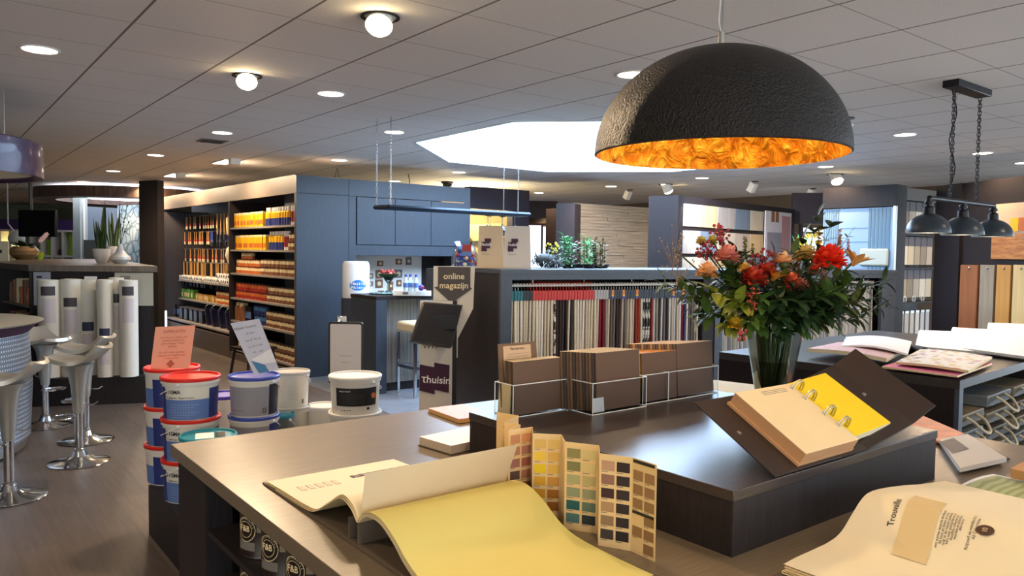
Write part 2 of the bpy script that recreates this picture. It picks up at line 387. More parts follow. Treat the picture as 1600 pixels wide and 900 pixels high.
def gimbal(q, lab, r=.08, power=60, aim=None, drop=.07):
    w = atz(q[0], q[1]-14, CEIL) if drop > .05 else atz(q[0], q[1], CEIL)
    t = thing('gimbal_spotlight', lab, 'ceiling light', w)
    MB().lathe([(r*1.25, 0), (r*1.27, -.006), (r*1.05, -.006), (r*1.03, .0)], DARKW, n=24).build('bezel', t)
    a = Vector(aim or (0, 0, -1)).normalized(); M = frame((0, 0, 0), a.orthogonal(), a.cross(a.orthogonal())); 
    if (M.to_3x3() @ Vector((0, 0, 1))).dot(a) < 0: M = frame((0, 0, 0), a.orthogonal(), -a.cross(a.orthogonal()))
    MB().lathe([(r*.75, -.02), (r*.82, drop*.5), (r*.86, drop)], WHITE, n=20, M=M).build('housing', t)
    MB().ball((0, 0, drop), r*.8, LITW, 18, .6, M=M).build('bulb', t)
    lamp('SPOT', 'lamp', a*(drop+r*.9), power, WARM, r*.8, a*(drop+2), 1.9, .7, t)
gimbal((594, 40), 'protruding round spotlight with a glowing bulb at the top centre', .075, 85, (-.45, -.62, -1))
gimbal((386, 132), 'protruding spotlight with a glowing bulb, behind and left of the one at top centre', .075, 90, (-.35, -.9, -1))
gimbal((1040, 302), 'glaring spotlight above the dark column left of the parquet samples', .09, 160, (.6, -.1, -1), .12)
gimbal((1305, 286), 'glaring spotlight above the curtain poster', .09, 60, (-.3, -.5, -1), .12)
def flood(q, lab, w=.42, power=70):
    p = atz(q[0], q[1], CEIL); t = thing('rectangular_ceiling_floodlight', lab, 'ceiling light', p)
    MB().box(-.1, -w/2-.02, -.012, .1, w/2+.02, 0, WHITE).build('frame', t)
    MB().box(-.08, -w/2, -.015, .08, w/2, -.012, LIT).build('diffuser', t)
    MB().box(-.06, -w/2-.16, -.075, .06, -w/2-.05, 0, WHITE).build('ballast_box', t, bevel=.005)
    lamp('AREA', 'lamp', (0, 0, -.03), power*.5, WARM, .2, (1.1, -.3, -2.2), parent=t)
for q, l in (((352, 252), 'nearest rectangular floodlight lighting the painters aisle'), ((272, 273), 'middle rectangular floodlight over the painters aisle'), ((228, 286), 'farthest rectangular floodlight over the painters aisle')):
    flood(q, l, .5)
# projector style wall washers
def washer(q, lab, s=.12):
    p = atz(q[0], q[1], CEIL); t = thing('wall_washer_spotlight', lab, 'ceiling light', p)
    MB().lathe([(.05, 0), (.05, -.012), (.0001, -.012)], BLACK, n=16).build('base_plate', t)
    MB().box(-s/2, -s/2, -.18, s/2, s/2, -.03, WHITE, Matrix.Rotation(.5, 4, 'X')).build('housing', t, bevel=.01)
for q, l in (((1180, 283), 'small white adjustable spotlight between the two glaring spots'), ((1271, 294), 'white adjustable spotlight left of the glare over the curtain poster'), ((1325, 184), 'white ceiling sensor box at the right rim of the dome pendant'), ((984, 296), 'dim white adjustable spotlight over the slatted wood wall')):
    washer(q, l, .1)
t = thing('ceiling_air_vent', 'square slotted air vent in the ceiling tiles, left of the skylight', 'air vent', atz(332, 220, CEIL))
MB().box(-.13, -.13, -.008, .13, .13, 0, mat('vent_grey', (120, 108, 100), .6)).build('frame', t)
g = MB()
for i in range(7): g.box(-.1, -.1+i*.03, -.014, .1, -.09+i*.03, -.008, BLACK)
g.build('grille', t)
p = atz(699, 284, CEIL); t = thing('security_camera', 'small black dome security camera above the blue grey wall', 'security camera', p)
MB().lathe([(.0001, 0), (.08, 0), (.08, -.03), (.07, -.08), (.0001, -.13)], BLACK, n=20).build('dome', t); MB().lathe([(.1, 0), (.1, -.02), (.08, -.03)], DARKW, n=20).build('base_plate', t)

# ================================================================ PAINTERS AISLE UNIT AND BLUE GREY WALL
YB = 8.82; AX = 3.6; H1 = 2.46
u = thing('tall_shelving_unit', 'tall dark painters aisle shelving unit with taupe pelmet and grey shelves', 'shelving', (AX, YB, 0), math.radians(1.6))
GS = mat('grey_shelf', (150, 142, 136), .45); END = 5.95
MB().box(0, 0, H1-.22, .03, END, H1, TAUPE).box(.03, 0, H1-.03, .62, END, H1, TAUPE).build('pelmet', u)
MB().box(.0, .0, 0, .62, .03, H1-.22, TAUPE).build('side_panel', u); MB().box(0, END-.03, 0, .62, END, H1-.22, TAUPE).build('side_panel', u)
MB().box(.0, 2.24, .0, .6, 2.27, H1-.22, WENGE).build('divider', u); MB().box(.6, .03, 0, .62, END-.03, H1-.03, WENGE).build('back_panel', u)
MB().box(.0, .03, 0, .6, 2.24, .1, TAUPE).box(0, 2.27, 0, .6, END-.03, .3, TAUPE).build('plinth', u)
for z in (1.865, 1.555, 1.225, .875, .55, .15): MB().box(.01, .03, z-.025, .58, 2.24, z, GS).build('shelf', u)
for z in (1.02, .70, .36): MB().box(.01 if z < .5 else .2, 2.27, z-.025, .6, END-.03, z, GS).build('shelf', u)
MU = u.matrix_basis.copy(); RU = math.radians(1.6)
MU = Matrix.Translation((AX, YB, 0)) @ Matrix.Rotation(RU, 4, 'Z')
def tin(r, h, body, band, lid=STEEL, m=None):
    m = m or MB(); m.lathe([(.0001, 0), (r, 0), (r, h*.12)], STEEL, n=12); m.lathe([(r*1.005, h*.1), (r*1.005, h*.5)], band, n=12)
    m.lathe([(r, h*.5), (r, h*.93)], body, n=12); m.lathe([(r, h*.93), (r*1.03, h*.95), (r*1.03, h), (r*.9, h), (r*.88, h*.97), (.0001, h*.97)], lid, n=12); return m
def can_thing(name, rad, h, body, band, lid=DARKW):
    t = thing(name, 'x', 'paint tin')
    MB().lathe([(.0001, 0), (rad, 0), (rad, h*.92)], body, n=12).build('body', t)
    MB().lathe([(rad*1.01, h*.42), (rad*1.01, h*.8)], band, n=12).build('label_band', t)
    MB().lathe([(rad*1.04, h*.9), (rad*1.04, h), (rad*.9, h), (rad*.88, h*.97), (.0001, h*.97)], lid, n=12).build('lid', t); return t
OR = mat('orange_label', (196, 104, 50), .4); BRN = mat('brown_label', (134, 88, 58), .45); YEL = mat('yellow_label', (240, 184, 26), .4); RED = mat('red_label', (160, 44, 34), .4)
CRM = mat('cream_label', (236, 218, 170), .5); BLU = mat('sky_blue_label', (70, 130, 180), .4); WOODT = mat('beech_handle', (206, 158, 92), .45); GRN = mat('green_label', (90, 150, 50), .5)
protos = {}
def proto(k):
    if k in protos: return protos[k]
    if k == 'ybox':
        t = thing('yellow_box', 'x', 'box'); MB().box(-.045, -.045, 0, .045, .045, .17, YEL).build('body', t); MB().box(-.047, -.04, .03, -.045, .04, .09, OR).build('label', t); MB().box(-.045, -.045, .17, .045, .045, .2, CRM).build('lid', t)
    elif k == 'canister':
        t = thing('spray_canister', 'x', 'canister'); MB().lathe([(.0001, 0), (.036, 0), (.036, .1)], NAVY, n=12).build('body', t); MB().lathe([(.0362, .1), (.0362, .17), (.02, .19)], YEL, n=12).build('label_band', t); MB().lathe([(.024, .19), (.024, .24), (.0001, .24)], WHITE, n=12).build('cap', t)
    elif k == 'redtube':
        t = thing('filler_cartridge', 'x', 'cartridge'); MB().lathe([(.0001, 0), (.03, 0), (.03, .24), (.0001, .24)], WHITE, n=12).build('body', t); MB().lathe([(.0305, .04), (.0305, .17)], RED, n=12).build('label_band', t)
    elif k == 'orangetin': t = can_thing('paint_tin', .048, .1, OR, CRM)
    elif k == 'browntin': t = can_thing('varnish_tin', .045, .105, BRN, CRM)
    elif k == 'redtin': t = can_thing('lacquer_tin', .05, .11, RED, OR)
    elif k == 'bluetin': t = can_thing('blue_paint_tin', .052, .13, NAVY, BLU)
    elif k == 'jar':
        t = thing('wood_oil_jar', 'x', 'jar'); MB().lathe([(.0001, 0), (.07, 0), (.07, .2), (.05, .22)], BRN, n=14).build('body', t); MB().lathe([(.055, .22), (.055, .26), (.0001, .26)], CRM, n=14).build('lid', t)
    elif k == 'greybox':
        t = thing('grey_carton', 'x', 'box'); MB().box(-.05, -.06, 0, .05, .06, .22, BLACK).build('body', t); MB().box(-.052, -.05, .06, -.05, .05, .15, LBLUE).build('label', t)
    elif k == 'rollsleeve':
        t = thing('paint_roller_sleeve', 'x', 'paint roller'); MB().tube([(-.12, 0, .04), (.12, 0, .04)], .04, PWHITE, 12).build('sleeve', t); MB().tube([(-.122, 0, .04), (-.119, 0, .04)], .02, TXTD, 10).build('core', t)
    elif k == 'greenpack':
        t = thing('green_sponge_pack', 'x', 'sponge pack'); MB().box(-.05, -.05, 0, .05, .05, .16, GRN).build('body', t, bevel=.01); MB().box(-.052, -.03, .03, -.05, .03, .1, CRM).build('label', t)
    elif k == 'tapebox':
        t = thing('masking_tape_roll', 'x', 'tape'); MB().tube([(-.012, 0, .055), (.012, 0, .055)], .055, YEL, 16).build('tape', t); MB().tube([(-.0135, 0, .055), (.0135, 0, .055)], .035, CRM, 12).build('core', t)
    elif k == 'pail':
        t = thing('navy_plastic_pail', 'x', 'bucket'); MB().lathe([(.0001, 0), (.1, 0), (.13, .26), (.124, .26), (.095, .01), (.0001, .01)], mat('navy_plastic', (26, 28, 64), .35), n=16).build('body', t); MB().tube([(.13*math.cos(a), 0, .25+.1*math.sin(a)) for a in [PI*i/8 for i in range(9)]], .003, STEEL, 6).build('handle', t)
    elif k == 'blackpail':
        t = thing('black_paint_tray', 'x', 'paint tray'); MB().box(-.1, -.09, 0, .1, .09, .2, BLACK).build('body', t, bevel=.015); MB().box(-.11, -.1, .2, .11, .1, .21, mat('grey_plastic', (70, 70, 74), .4)).build('rim', t)
    elif k == 'brush':
        t = thing('paint_brush', 'x', 'brush'); MB().tube([(0, 0, 0), (0, 0, -.05), (0, 0, -.13)], [.008, .006, .009], WOODT, 8).build('handle', t); MB().box(-.005, -.018, -.16, .005, .018, -.13, REDP).build('ferrule', t); MB().box(-.006, -.02, -.21, .006, .02, -.16, CRM).build('bristles', t)
    elif k == 'bluebrush':
        t = thing('blue_handled_brush', 'x', 'brush'); MB().tube([(0, 0, 0), (0, 0, -.06), (0, 0, -.14)], [.013, .009, .014], BLUEPL, 8).build('handle', t); MB().box(-.006, -.024, -.18, .006, .024, -.14, STEEL).build('ferrule', t); MB().box(-.008, -.026, -.24, .008, .026, -.18, DKL).build('bristles', t)
    elif k == 'longstick':
        t = thing('wooden_long_handled_brush', 'x', 'brush'); MB().tube([(0, 0, 0), (0, 0, -.34)], .011, WOODT, 8).build('handle', t); MB().box(-.012, -.03, -.42, .012, .03, -.34, DKL).build('bristles', t)
    elif k == 'fleece':
        t = thing('fleece_roller', 'x', 'paint roller'); MB().tube([(0, 0, -.02), (0, 0, -.1), (0, 0, -.34), (0, 0, -.36)], [.02, .055, .05, .01], mat('cream_fleece', (226, 204, 160), .9, bump=.6), 12).build('sleeve', t); MB().tube([(0, 0, 0), (0, 0, -.04)], .006, STEEL, 6).build('hook', t)
    elif k == 'mopbag':
        t = thing('cotton_rag_bag', 'x', 'rag bag'); MB().lathe([(.0001, -.3), (.09, -.29), (.12, -.2), (.1, -.1), (.03, -.02), (.0001, 0)], mat('cotton_white', (238, 226, 196), .9, bump=.5), n=16).build('bag', t); MB().box(-.04, -.04, -.04, .04, .04, .02, YEL).build('header_card', t, bevel=.01)
    protos[k] = t; t['_free'] = 1; return t
CNT = {}
def put(k, loc, label, group, rz=0):
    t = proto(k); w = MU @ Vector(loc)
    if t.get('_free'):
        del t['_free']; t.location = w; t.rotation_euler = (0, 0, RU+rz); t['label'] = label; t['group'] = group; return t
    return dup(t, w, RU+rz, label, group)
BAY = 'right aisle bay'
def row(k, y0, y1, z, step, h, what, shelf, stacks=1, x=.1, skew=0):
    n = max(1, int(round(abs(y1-y0)/step))); dy = (y1-y0)/n; i = 0
    for s in range(stacks):
        for q in range(n):
            i += 1; c = CNT.get((what, shelf), 0)+1; CNT[(what, shelf)] = c
            lvl = '' if stacks == 1 else (', %s layer' % ['bottom', 'middle', 'top'][s if stacks > 2 else s*2])
            put(k, (x+R_.uniform(-.01, .01), y0+dy*(q+.5)+(0 if s == 0 else R_.uniform(-.006, .006)), z+s*h), '%s, %s, %s from right%s' % (what, shelf, ORD[min(q, 58)], lvl), '%ss on the %s' % (what, shelf))
row('redtube', .06, .34, 1.865, .085, .24, 'white red filler cartridge', 'top shelf of '+BAY)
row('canister', .36, 1.1, 1.865, .082, .24, 'yellow and navy canister', 'top shelf of '+BAY)
row('ybox', 1.12, 2.18, 1.865, .105, .2, 'yellow cream lidded box', 'top shelf of '+BAY)
row('browntin', .06, .36, 1.555, .1, .105, 'brown tin', 'second shelf of '+BAY, 2)
row('redtube', .38, .52, 1.555, .08, .24, 'white tube', 'second shelf of '+BAY)
row('canister', .54, 1.02, 1.555, .082, .24, 'yellow and navy canister', 'second shelf of '+BAY)
row('ybox', 1.06, 2.18, 1.555, .105, .2, 'yellow cream lidded box', 'second shelf of '+BAY)
row('browntin', .06, 1.25, 1.225, .118, .105, 'brown tin', 'third shelf, '+BAY, 2)
row('orangetin', 1.28, 2.18, 1.225, .115, .1, 'orange tin', 'third shelf, '+BAY, 2)
row('orangetin', 1.6, 1.95, 1.425, .105, .1, 'orange tin atop two layers', 'third shelf, '+BAY)
row('browntin', .06, 1.05, .875, .12, .105, 'brown tin', 'fourth shelf of '+BAY, 2)
row('redtin', 1.08, 2.18, .875, .125, .11, 'red tin', 'fourth shelf of '+BAY, 2)
row('browntin', .06, 1.1, .55, .118, .105, 'brown varnish tin', 'fifth shelf of '+BAY, 2)
row('bluetin', 1.12, 1.5, .55, .12, .13, 'blue paint tin', 'fifth shelf of '+BAY, 2)
row('greybox', 1.52, 1.8, .55, .13, .22, 'black carton with blue label', 'fifth shelf of '+BAY)
row('jar', 1.82, 2.2, .55, .18, .26, 'wood oil jar with cream lid', 'fifth shelf of '+BAY)
row('browntin', .06, 2.1, .15, .12, .105, 'copper coloured tin', 'bottom shelf of '+BAY, 2)
LB = 'left aisle bay'
# pegboard with hanging tools in the left bay
t = thing('peg_rail_rack', 'wire rack of peg rails with hanging brushes in the left aisle bay', 'rack', (AX, YB, 0), RU)
for z in (2.13, 1.85, 1.56, 1.33): MB().tube([(.42, 2.3, z), (.42, END-.1, z)], .006, STEEL, 6).build('rail', t)
g = MB()
for z in (2.13, 1.85, 1.56, 1.33):
    for i in range(22): g.tube([(.42, 2.4+i*.165, z), (.26, 2.4+i*.165, z), (.24, 2.4+i*.165, z+.02)], .003, STEEL, 5)
g.build('hook', t)
def hang(k, y0, y1, z, step, what, where, x=.28):
    n = max(1, int(round((y1-y0)/step)))
    for q in range(n): put(k, (x+R_.uniform(-.03, .03), y0+step*(q+.5), z+.006), '%s hanging on the %s, %s from the right' % (what, where, ORD[q]), '%ss on the %s' % (what, where))
hang('fleece', 2.35, 2.95, 2.12, .13, 'cream fleece roller', 'top peg rail')
hang('longstick', 3.0, 3.5, 2.12, .14, 'long handled wooden brush', 'top peg rail')
hang('brush', 3.55, 5.9, 2.1, .14, 'flat paint brush', 'top peg rail')
hang('bluebrush', 2.6, 3.9, 1.84, .12, 'blue handled brush', 'second peg rail')
hang('brush', 3.95, 5.9, 1.84, .13, 'flat paint brush', 'second peg rail')
hang('mopbag', 2.4, 2.9, 1.66, .25, 'white cotton rag bag', 'third peg rail', .22)
hang('brush', 3.1, 5.9, 1.55, .14, 'flat paint brush', 'third peg rail')
hang('longstick', 3.0, 5.7, 1.33, .13, 'long wooden brush', 'lowest peg rail')
row('rollsleeve', 2.35, 5.6, 1.02, .1, .08, 'white paint roller sleeve', 'shelf under the hanging brushes', 1, .33)
row('rollsleeve', 2.35, 3.5, 1.10, .1, .08, 'white roller sleeve in the upper layer', 'shelf under the hanging brushes', 1, .35)
row('ybox', 2.34, 2.75, .70, .12, .2, 'orange yellow box', 'middle shelf of '+LB, 1, .3)
row('orangetin', 2.8, 3.6, .70, .11, .1, 'small orange tin', 'middle shelf of '+LB, 2, .3)
row('tapebox', 3.65, 4.7, .70, .1, .11, 'yellow masking tape roll', 'middle shelf of '+LB, 1, .3)
row('greenpack', 4.75, 5.6, .70, .12, .16, 'green sponge pack', 'middle shelf of '+LB, 1, .3)
row('pail', 2.5, 3.7, .36, .28, .2, 'navy plastic pail', 'low shelf of '+LB, 1, .2)
row('blackpail', 3.75, 5.0, .36, .24, .2, 'black plastic paint tray', 'low shelf of '+LB, 1, .2)
row('greybox', 5.1, 5.9, .36, .2, .2, 'black carton', 'low shelf of '+LB, 1, .2)

b = thing('panelled_cabinet_wall', 'blue grey wood panelled cabinet wall with kitchen niche behind the bar', 'cabinet', (AX+.06, YB-.03, 0))
HW = 2.45; xa = -.06
MB().box(xa, .0, 0, .62, .03, 2.24, BLUEP).box(.04, .03, 0, .6, .62, 2.24, BLUEP).build('side_panel', b)
MB().box(xa, .0, 2.245, .62, .03, HW, BLUEP).box(.625, 0, 2.245, 2.47, .03, HW, BLUEP).box(.0, .03, 2.4, 2.47, .7, HW, BLUEP).build('header_panel', b)
MB().box(.625, 0, 0, .72, .03, 2.24, BLUEP).box(2.37, 0, 0, 2.47, .03, 2.24, BLUEP).box(2.43, .03, 0, 2.47, .7, 2.24, BLUEP).build('frame', b)
for i in range(3):
    d = MB().box(.735+i*.548, -.006, 1.64, .735+i*.548+.54, .02, 2.235, BLUEP).build('door', b)
MB().box(.72, .0, 1.5, 2.37, .4, 1.63, BLUEP).box(.72, .03, 1.63, 2.37, .4, 2.24, BLUEP).build('carcass', b)
spl = MB().box(.72, .52, .9, 2.0, .54, 1.5, mat('splashback_white', (238, 232, 222), .4))
spl.box(2.0, .52, .9, 2.37, .54, 1.5, WENGE)
spl.build('splashback', b)
MB().box(.72, .03, .0, 2.37, .55, .9, BLUEP).build('base_cabinet', b)
fm = MB(); fi = MB(); rr = random.Random(5)
for i in range(9):
    for j in range(4):
        if rr.random() < .25: continue
        x = .76+i*.145+rr.uniform(-.02, .02); z = .95+j*.15+rr.uniform(-.03, .03)
        if x > 1.92: continue
        w = rr.uniform(.035, .06); h = rr.uniform(.03, .06)
        fm.box(x-w, .508, z-h, x+w, .52, z+h, BRN if rr.random() < .6 else TXTG); fi.lathe([(.0001, 0), (w*.55, 0)], CRM, n=14, M=Matrix.Translation((x, .506, z)) @ Matrix.Rotation(PI/2, 4, 'X'))
fm.build('framed_motif', b); fi.build('plate_motif', b)
for x, y0 in ((421, 264), (561, 280)):
    pass
# hanging suspension wires of the wall header
t = thing('cable_loop', 'thin dark cable loop hanging between ceiling and top of the blue grey wall', 'cable', atz(527, 262, CEIL))
MB().tube([(-.06, 0, -.24), (0, 0, 0), (.06, 0, -.25)], .006, BLACK, 6).build('cable', t)
t = thing('ceiling_cable', 'thin dark cable leaning between ceiling and blue grey wall, near its right half', 'cable', atz(638, 272, CEIL))
MB().tube([(0, 0, 0), (.02, 0, -.1), (.05, 0, -.25)], .006, BLACK, 6).build('cable', t)

# ================================================================ DISTANT LEFT
PUR = mat('purple_band', (66, 44, 92), .5); LIME = mat('lime_ceramic', (140, 176, 40), .25); COLW = mat('pale_column', (168, 178, 176), .6)
t = thing('cube_shelving', 'white cube shelving with purple top band at the far left', 'shelving', atd(0, 400, 15).xy.to_3d(), math.atan2(_rt.y, _rt.x))
def lx(x): return (x)/FPX*15
CW = mat('cube_white', (214, 208, 196), .6)
MB().box(0, 0, 1.9, lx(116), .4, 2.1, PUR).build('top_band', t)
g = MB(); g.box(0, .36, 0, lx(116), .4, 1.9, CW)
for x in (0, 16, 32, 48, 64, 81, 98, 115): g.box(lx(x)-.02, 0, 0, lx(x)+.02, .36, 1.9, CW)
for z in (.3, .66, 1.02, 1.38, 1.88): g.box(0, 0, z-.02, lx(116), .36, z+.02, CW)
g.build('frame', t)
base = t.location.copy(); ang = math.atan2(_rt.y, _rt.x)
def vase(x, z, lab, prof, m=LIME):
    w = Matrix.Rotation(ang, 4, 'Z') @ Vector((lx(x), .16, 0)); tag(MB().lathe(prof, m, n=18).build('vase', loc=(base.x+w.x, base.y+w.y, z+.02)), lab, 'vase', 'vases in the white cube shelving')
hour = [(.0001, 0), (.1, 0), (.07, .12), (.09, .26), (.08, .26), (.06, .12), (.0001, .02)]
vase(73, 1.38, 'lime green waisted vase in the cube shelf right of the television', [(r, z*1.2) for r, z in hour])
vase(107, 1.38, 'tall lime green waisted vase in the rightmost upper cube', [(r*.95, z*1.7) for r, z in hour])
vase(73, 1.02, 'light green leafy ornament vase in the lower left cube', hour); vase(91, 1.02, 'low round lime jar in the middle lower cube', [(.0001, 0), (.08, 0), (.12, .07), (.08, .14), (.0001, .15)])
vase(107, 1.02, 'olive green squat vase in the rightmost lower cube', [(.0001, 0), (.1, 0), (.13, .1), (.09, .2), (.0001, .2)], mat('olive_ceramic', (140, 140, 30), .3))
vase(89, 1.38, 'small dark and white trinket pot in the middle upper cube', [(.0001, 0), (.06, 0), (.08, .06), (.05, .12), (.0001, .12)], mat('plum_ceramic', (60, 40, 60), .3))
vase(10, 1.38, 'glowing cream box lamp in the far left cube', [(.0001, 0), (.16, 0), (.16, .26), (.0001, .26)], mat('cream_lamp', (250, 236, 180), .5, emit=(255, 236, 160), es=2))
m = MB(); pseg(m, 115, 14.2, 126, 14.2, 0, CEIL-.15, .25, COLW); struct(m.build('trim_2'))
m = MB(); pseg(m, 126, 14.6, 186, 15.2, 0, 2.35, .1, PBLUE); struct(m.build('wall_partition'))
PAT = bpy.data.materials.new('patterned_wallpaper'); PAT.use_nodes = True; nt = PAT.node_tree; tc = nt.nodes.new('ShaderNodeTexCoord'); wv = nt.nodes.new('ShaderNodeTexVoronoi'); wv.feature = 'DISTANCE_TO_EDGE'; wv.inputs['Scale'].default_value = 6
nt.links.new(tc.outputs['Object'], wv.inputs[0]); nt.links.new(ramp(nt, wv.outputs[0], [(.04, (120, 138, 142)), (.1, (190, 206, 208))]), nt.nodes['Principled BSDF'].inputs['Base Color'])
m = MB(); pseg(m, 184, 14.9, 220, 14.4, 0, 2.38, .1, PAT); struct(m.build('wall_papered'))
lamp('SPOT', 'picture_lamp', atd(196, 330, 13.9), 40, WARM, .05, atd(201, 362, 14.8), .9, .8)
m = MB(); pseg(m, 128, 14.0, 131, 14.0, 0, 2.45, .06, WHITE); struct(m.build('trim_3'))
m = MB(); pseg(m, 131, 13.9, 150, 13.9, 0, 1.7, .08, mat('dim_grey', (96, 104, 102), .7)); struct(m.build('wall_low'))
# curved slatted soffit ring with a light band
c0 = atd(205, 315, 14.6); SL = wood('soffit_slats', (64, 40, 34), (120, 96, 84), (1, 18, 1), .5, 3)
m = MB(); m.lathe([(1.62, -.07), (1.62, .12), (1.3, .12), (1.24, -.07)], SL, (c0.x, c0.y, 2.5), 64)
m.add([(c0.x+1.62*math.cos(a*PI/32), c0.y+1.62*math.sin(a*PI/32), 2.43) for a in range(64)]+[(c0.x+1.24*math.cos(a*PI/32), c0.y+1.24*math.sin(a*PI/32), 2.43) for a in range(64)], [(i, (i+1) % 64, 64+(i+1) % 64, 64+i) for i in range(64)], SL)
struct(m.build('ceiling_soffit'))
m = MB(); m.lathe([(.0001, 0), (1.2, 0), (1.2, .02)], mat('cove_light', (250, 250, 250), .5, emit=(235, 240, 255), es=2.2), (c0.x, c0.y, 2.52), 48); struct(m.build('window_2'))
m = MB(); pseg(m, 218, 12.6, 247, 12.4, 0, CEIL-.02, .12, DARKW); struct(m.build('wall_dark_column'))
wg = mat('slit_daylight', (230, 240, 255), .5, emit=(210, 228, 255), es=2)
m = MB(); pseg(m, 249, 13.2, 252, 13.2, .35, 2.2, .05, wg); pseg(m, 250, 12.9, 258, 12.9, .0, .5, .05, wg); struct(m.build('window_3'))
m = MB(); pseg(m, 255, 13.4, 330, 13.4, 0, 2.2, .05, DARKW); struct(m.build('wall_aisle_end'))
m = MB(); pseg(m, 0, 19.4, 90, 19.4, 0, 2.55, .05, GREENW); struct(m.build('wall_far'))

# television on its ceiling pole
p = atd(45, 350, 12.4); t = thing('television', 'black flat television hanging from the ceiling on a grey pole at the far left', 'television', (p.x, p.y, CEIL), ang)
k = 12.4/FPX; zc = lambda y: zat(45, y, 12.4)-CEIL
MB().box(-15*k, -.03, zc(370), 43*k, .03, zc(328), BLACK).build('housing', t, bevel=.01)
MB().box(-14*k, -.036, zc(368.5), 42*k, -.03, zc(329.5), mat('screen_black', (10, 9, 9), .08)).build('screen', t)
MB().tube([(0, .06, 0), (0, .06, zc(352))], .03, mat('pole_grey', (96, 94, 90), .4, .6), 12).build('pole', t)
MB().lathe([(.0001, 0), (.14, 0), (.1, -.03), (.0001, -.03)], WHITE, (0, .06, 0), 20).build('ceiling_plate', t); MB().box(-.1, .03, zc(352), .1, .07, zc(340), BLACK).build('mount', t)
t = thing('flower_spot_lamp', 'pale spherical lamp on a hanging flex beside the television', 'lamp', atd(12, 318, 13).xy.to_3d()+Vector((0, 0, 2.3)))
MB().tube([(0, 0, CEIL-2.3), (0, 0, -.35), (.1, 0, -.5)], .012, WHITE, 6).build('flex', t); MB().ball((.12, 0, -.6), .13, mat('milky_shade', (210, 214, 206), .3), 16).build('shade', t)

# ================================================================ LEFT GONDOLA WITH LINING PAPER ROLLS
A = Vector((.92, 8.98)); B = atd(240, 420, 7.78).xy; Cc = Vector((2.55, 13.9)); D_ = Vector((.3, 13.9)); GZ = 1.375
t = thing('low_gondola', 'dark chest high shelving gondola at left with plants on top', 'shelving', (A.x, A.y, 0))
L2 = lambda v: (v.x-A.x, v.y-A.y)
TOPW = wood('oak_top_light', (92, 84, 76), (120, 110, 98), (1, 14, 1), .3, 4)
MB().prism([L2(A+Vector((-.03, -.03))), L2(B+Vector((.03, -.03))), L2(Cc), L2(D_)], GZ-.06, GZ, TOPW).build('top_board', t)
MB().prism([L2(A), L2(B), L2(Cc-Vector((.05, .03))), L2(A+Vector((.25, .1)))], 0, GZ-.06, DW).build('body', t)
for z in (.95, .6, .25): MB().prism([L2(A+Vector((0, .1))), L2(A+Vector((.25, .1))), L2(D_+Vector((.35, -.05))), L2(D_+Vector((.0, -.05)))], z-.02, z, GS).build('shelf', t)
for y in (.0, 1.3, 2.5): MB().box(-.02-.125*y, y, 0, .25, y+.05, GZ-.06, DW).build('upright', t)
pr = MB(); P0 = Vector((.86, 8.66)); P1 = atd(232, 500, 7.62).xy
pr.prism([(P0.x, P0.y), (P1.x, P1.y), (B.x, B.y-.01), (A.x, A.y-.01)], 0, .27, DW)
tag(pr.build('display_plinth'), 'low black plinth on which the white lining rolls stand', 'plinth')
# packets on the left face shelves
for zi, z in enumerate((.95, .6)):
    for i in range(16):
        y = 9.2+i*.15
        if 10.2 < y < 10.42: continue
        h = R_.uniform(.17, .27); mm = [OR, OR, BRN, CRM][R_.randrange(4)]
        o = MB().box(-.02, -.055, 0, .14, .055, h, mm).box(-.0215, -.04, h*.25, -.02, .04, h*.6, [CRM, OR, RED][R_.randrange(3)]).build('wallpaper_paste_packet', loc=(A.x-.0-.125*(y-8.98)+.06, y, z))
        tag(o, 'orange paste packet, %s shelf of left gondola side, %s from the near end' % (['upper', 'middle'][zi], ORD[i]), 'packet', 'orange packets in the left gondola')
p = atd(226/4.0+2, 434, 7.72)
d = (B-A).normalized()
def onface(s, off=-.006): n = Vector((d.y, -d.x)); q = A+d*s+n*(-off if n.y > 0 else -off); q = A+d*s+Vector((d.y, -d.x))*(.006); return q
fa = math.atan2(d.y, d.x)
def card(name, s0, s1, z0, z1, mt, lab, cat):
    q = onface(s0); w = s1-s0; t = thing(name, lab, cat, (q.x, q.y, z0), fa); MB().box(0, -.004, 0, w, 0, z1-z0, mt).build('sheet', t); return t, w, z1-z0
t, w, h = card('wall_poster', .02, .18, .97, GZ-.07, mat('lilac_poster', (176, 178, 190), .6), 'narrow grey printed poster left of the lining rolls', 'poster')
m = MB(); 
for i in range(6): m.box(.03, -.0055, h-.06-i*.045, .03+[.05, .08, .03, .07, .05, .06][i], -.004, h-.04-i*.045, TXTD)
m.build('print', t)
t, w, h = card('wall_poster', .79, (B-A).length-.003, .97, GZ-.07, mat('sage_poster', (176, 176, 164), .6), 'poster with pale green stools photograph at the right end of the gondola', 'poster')
MB().box(.05, -.0055, .03, .15, -.004, h-.03, mat('poster_grey', (120, 118, 112), .6)).lathe([(.02, 0), (.06, 0)], WHITE, n=20, M=Matrix.Translation((.1, -.006, h*.6)) @ Matrix.Rotation(PI/2, 4, 'X')).build('print', t)
t, w, h = card('price_label', .5, .62, GZ-.14, GZ-.11, PWHITE, 'small white shelf label above the lining rolls', 'label')
ROLL = mat('lining_roll', (222, 218, 204), .6)
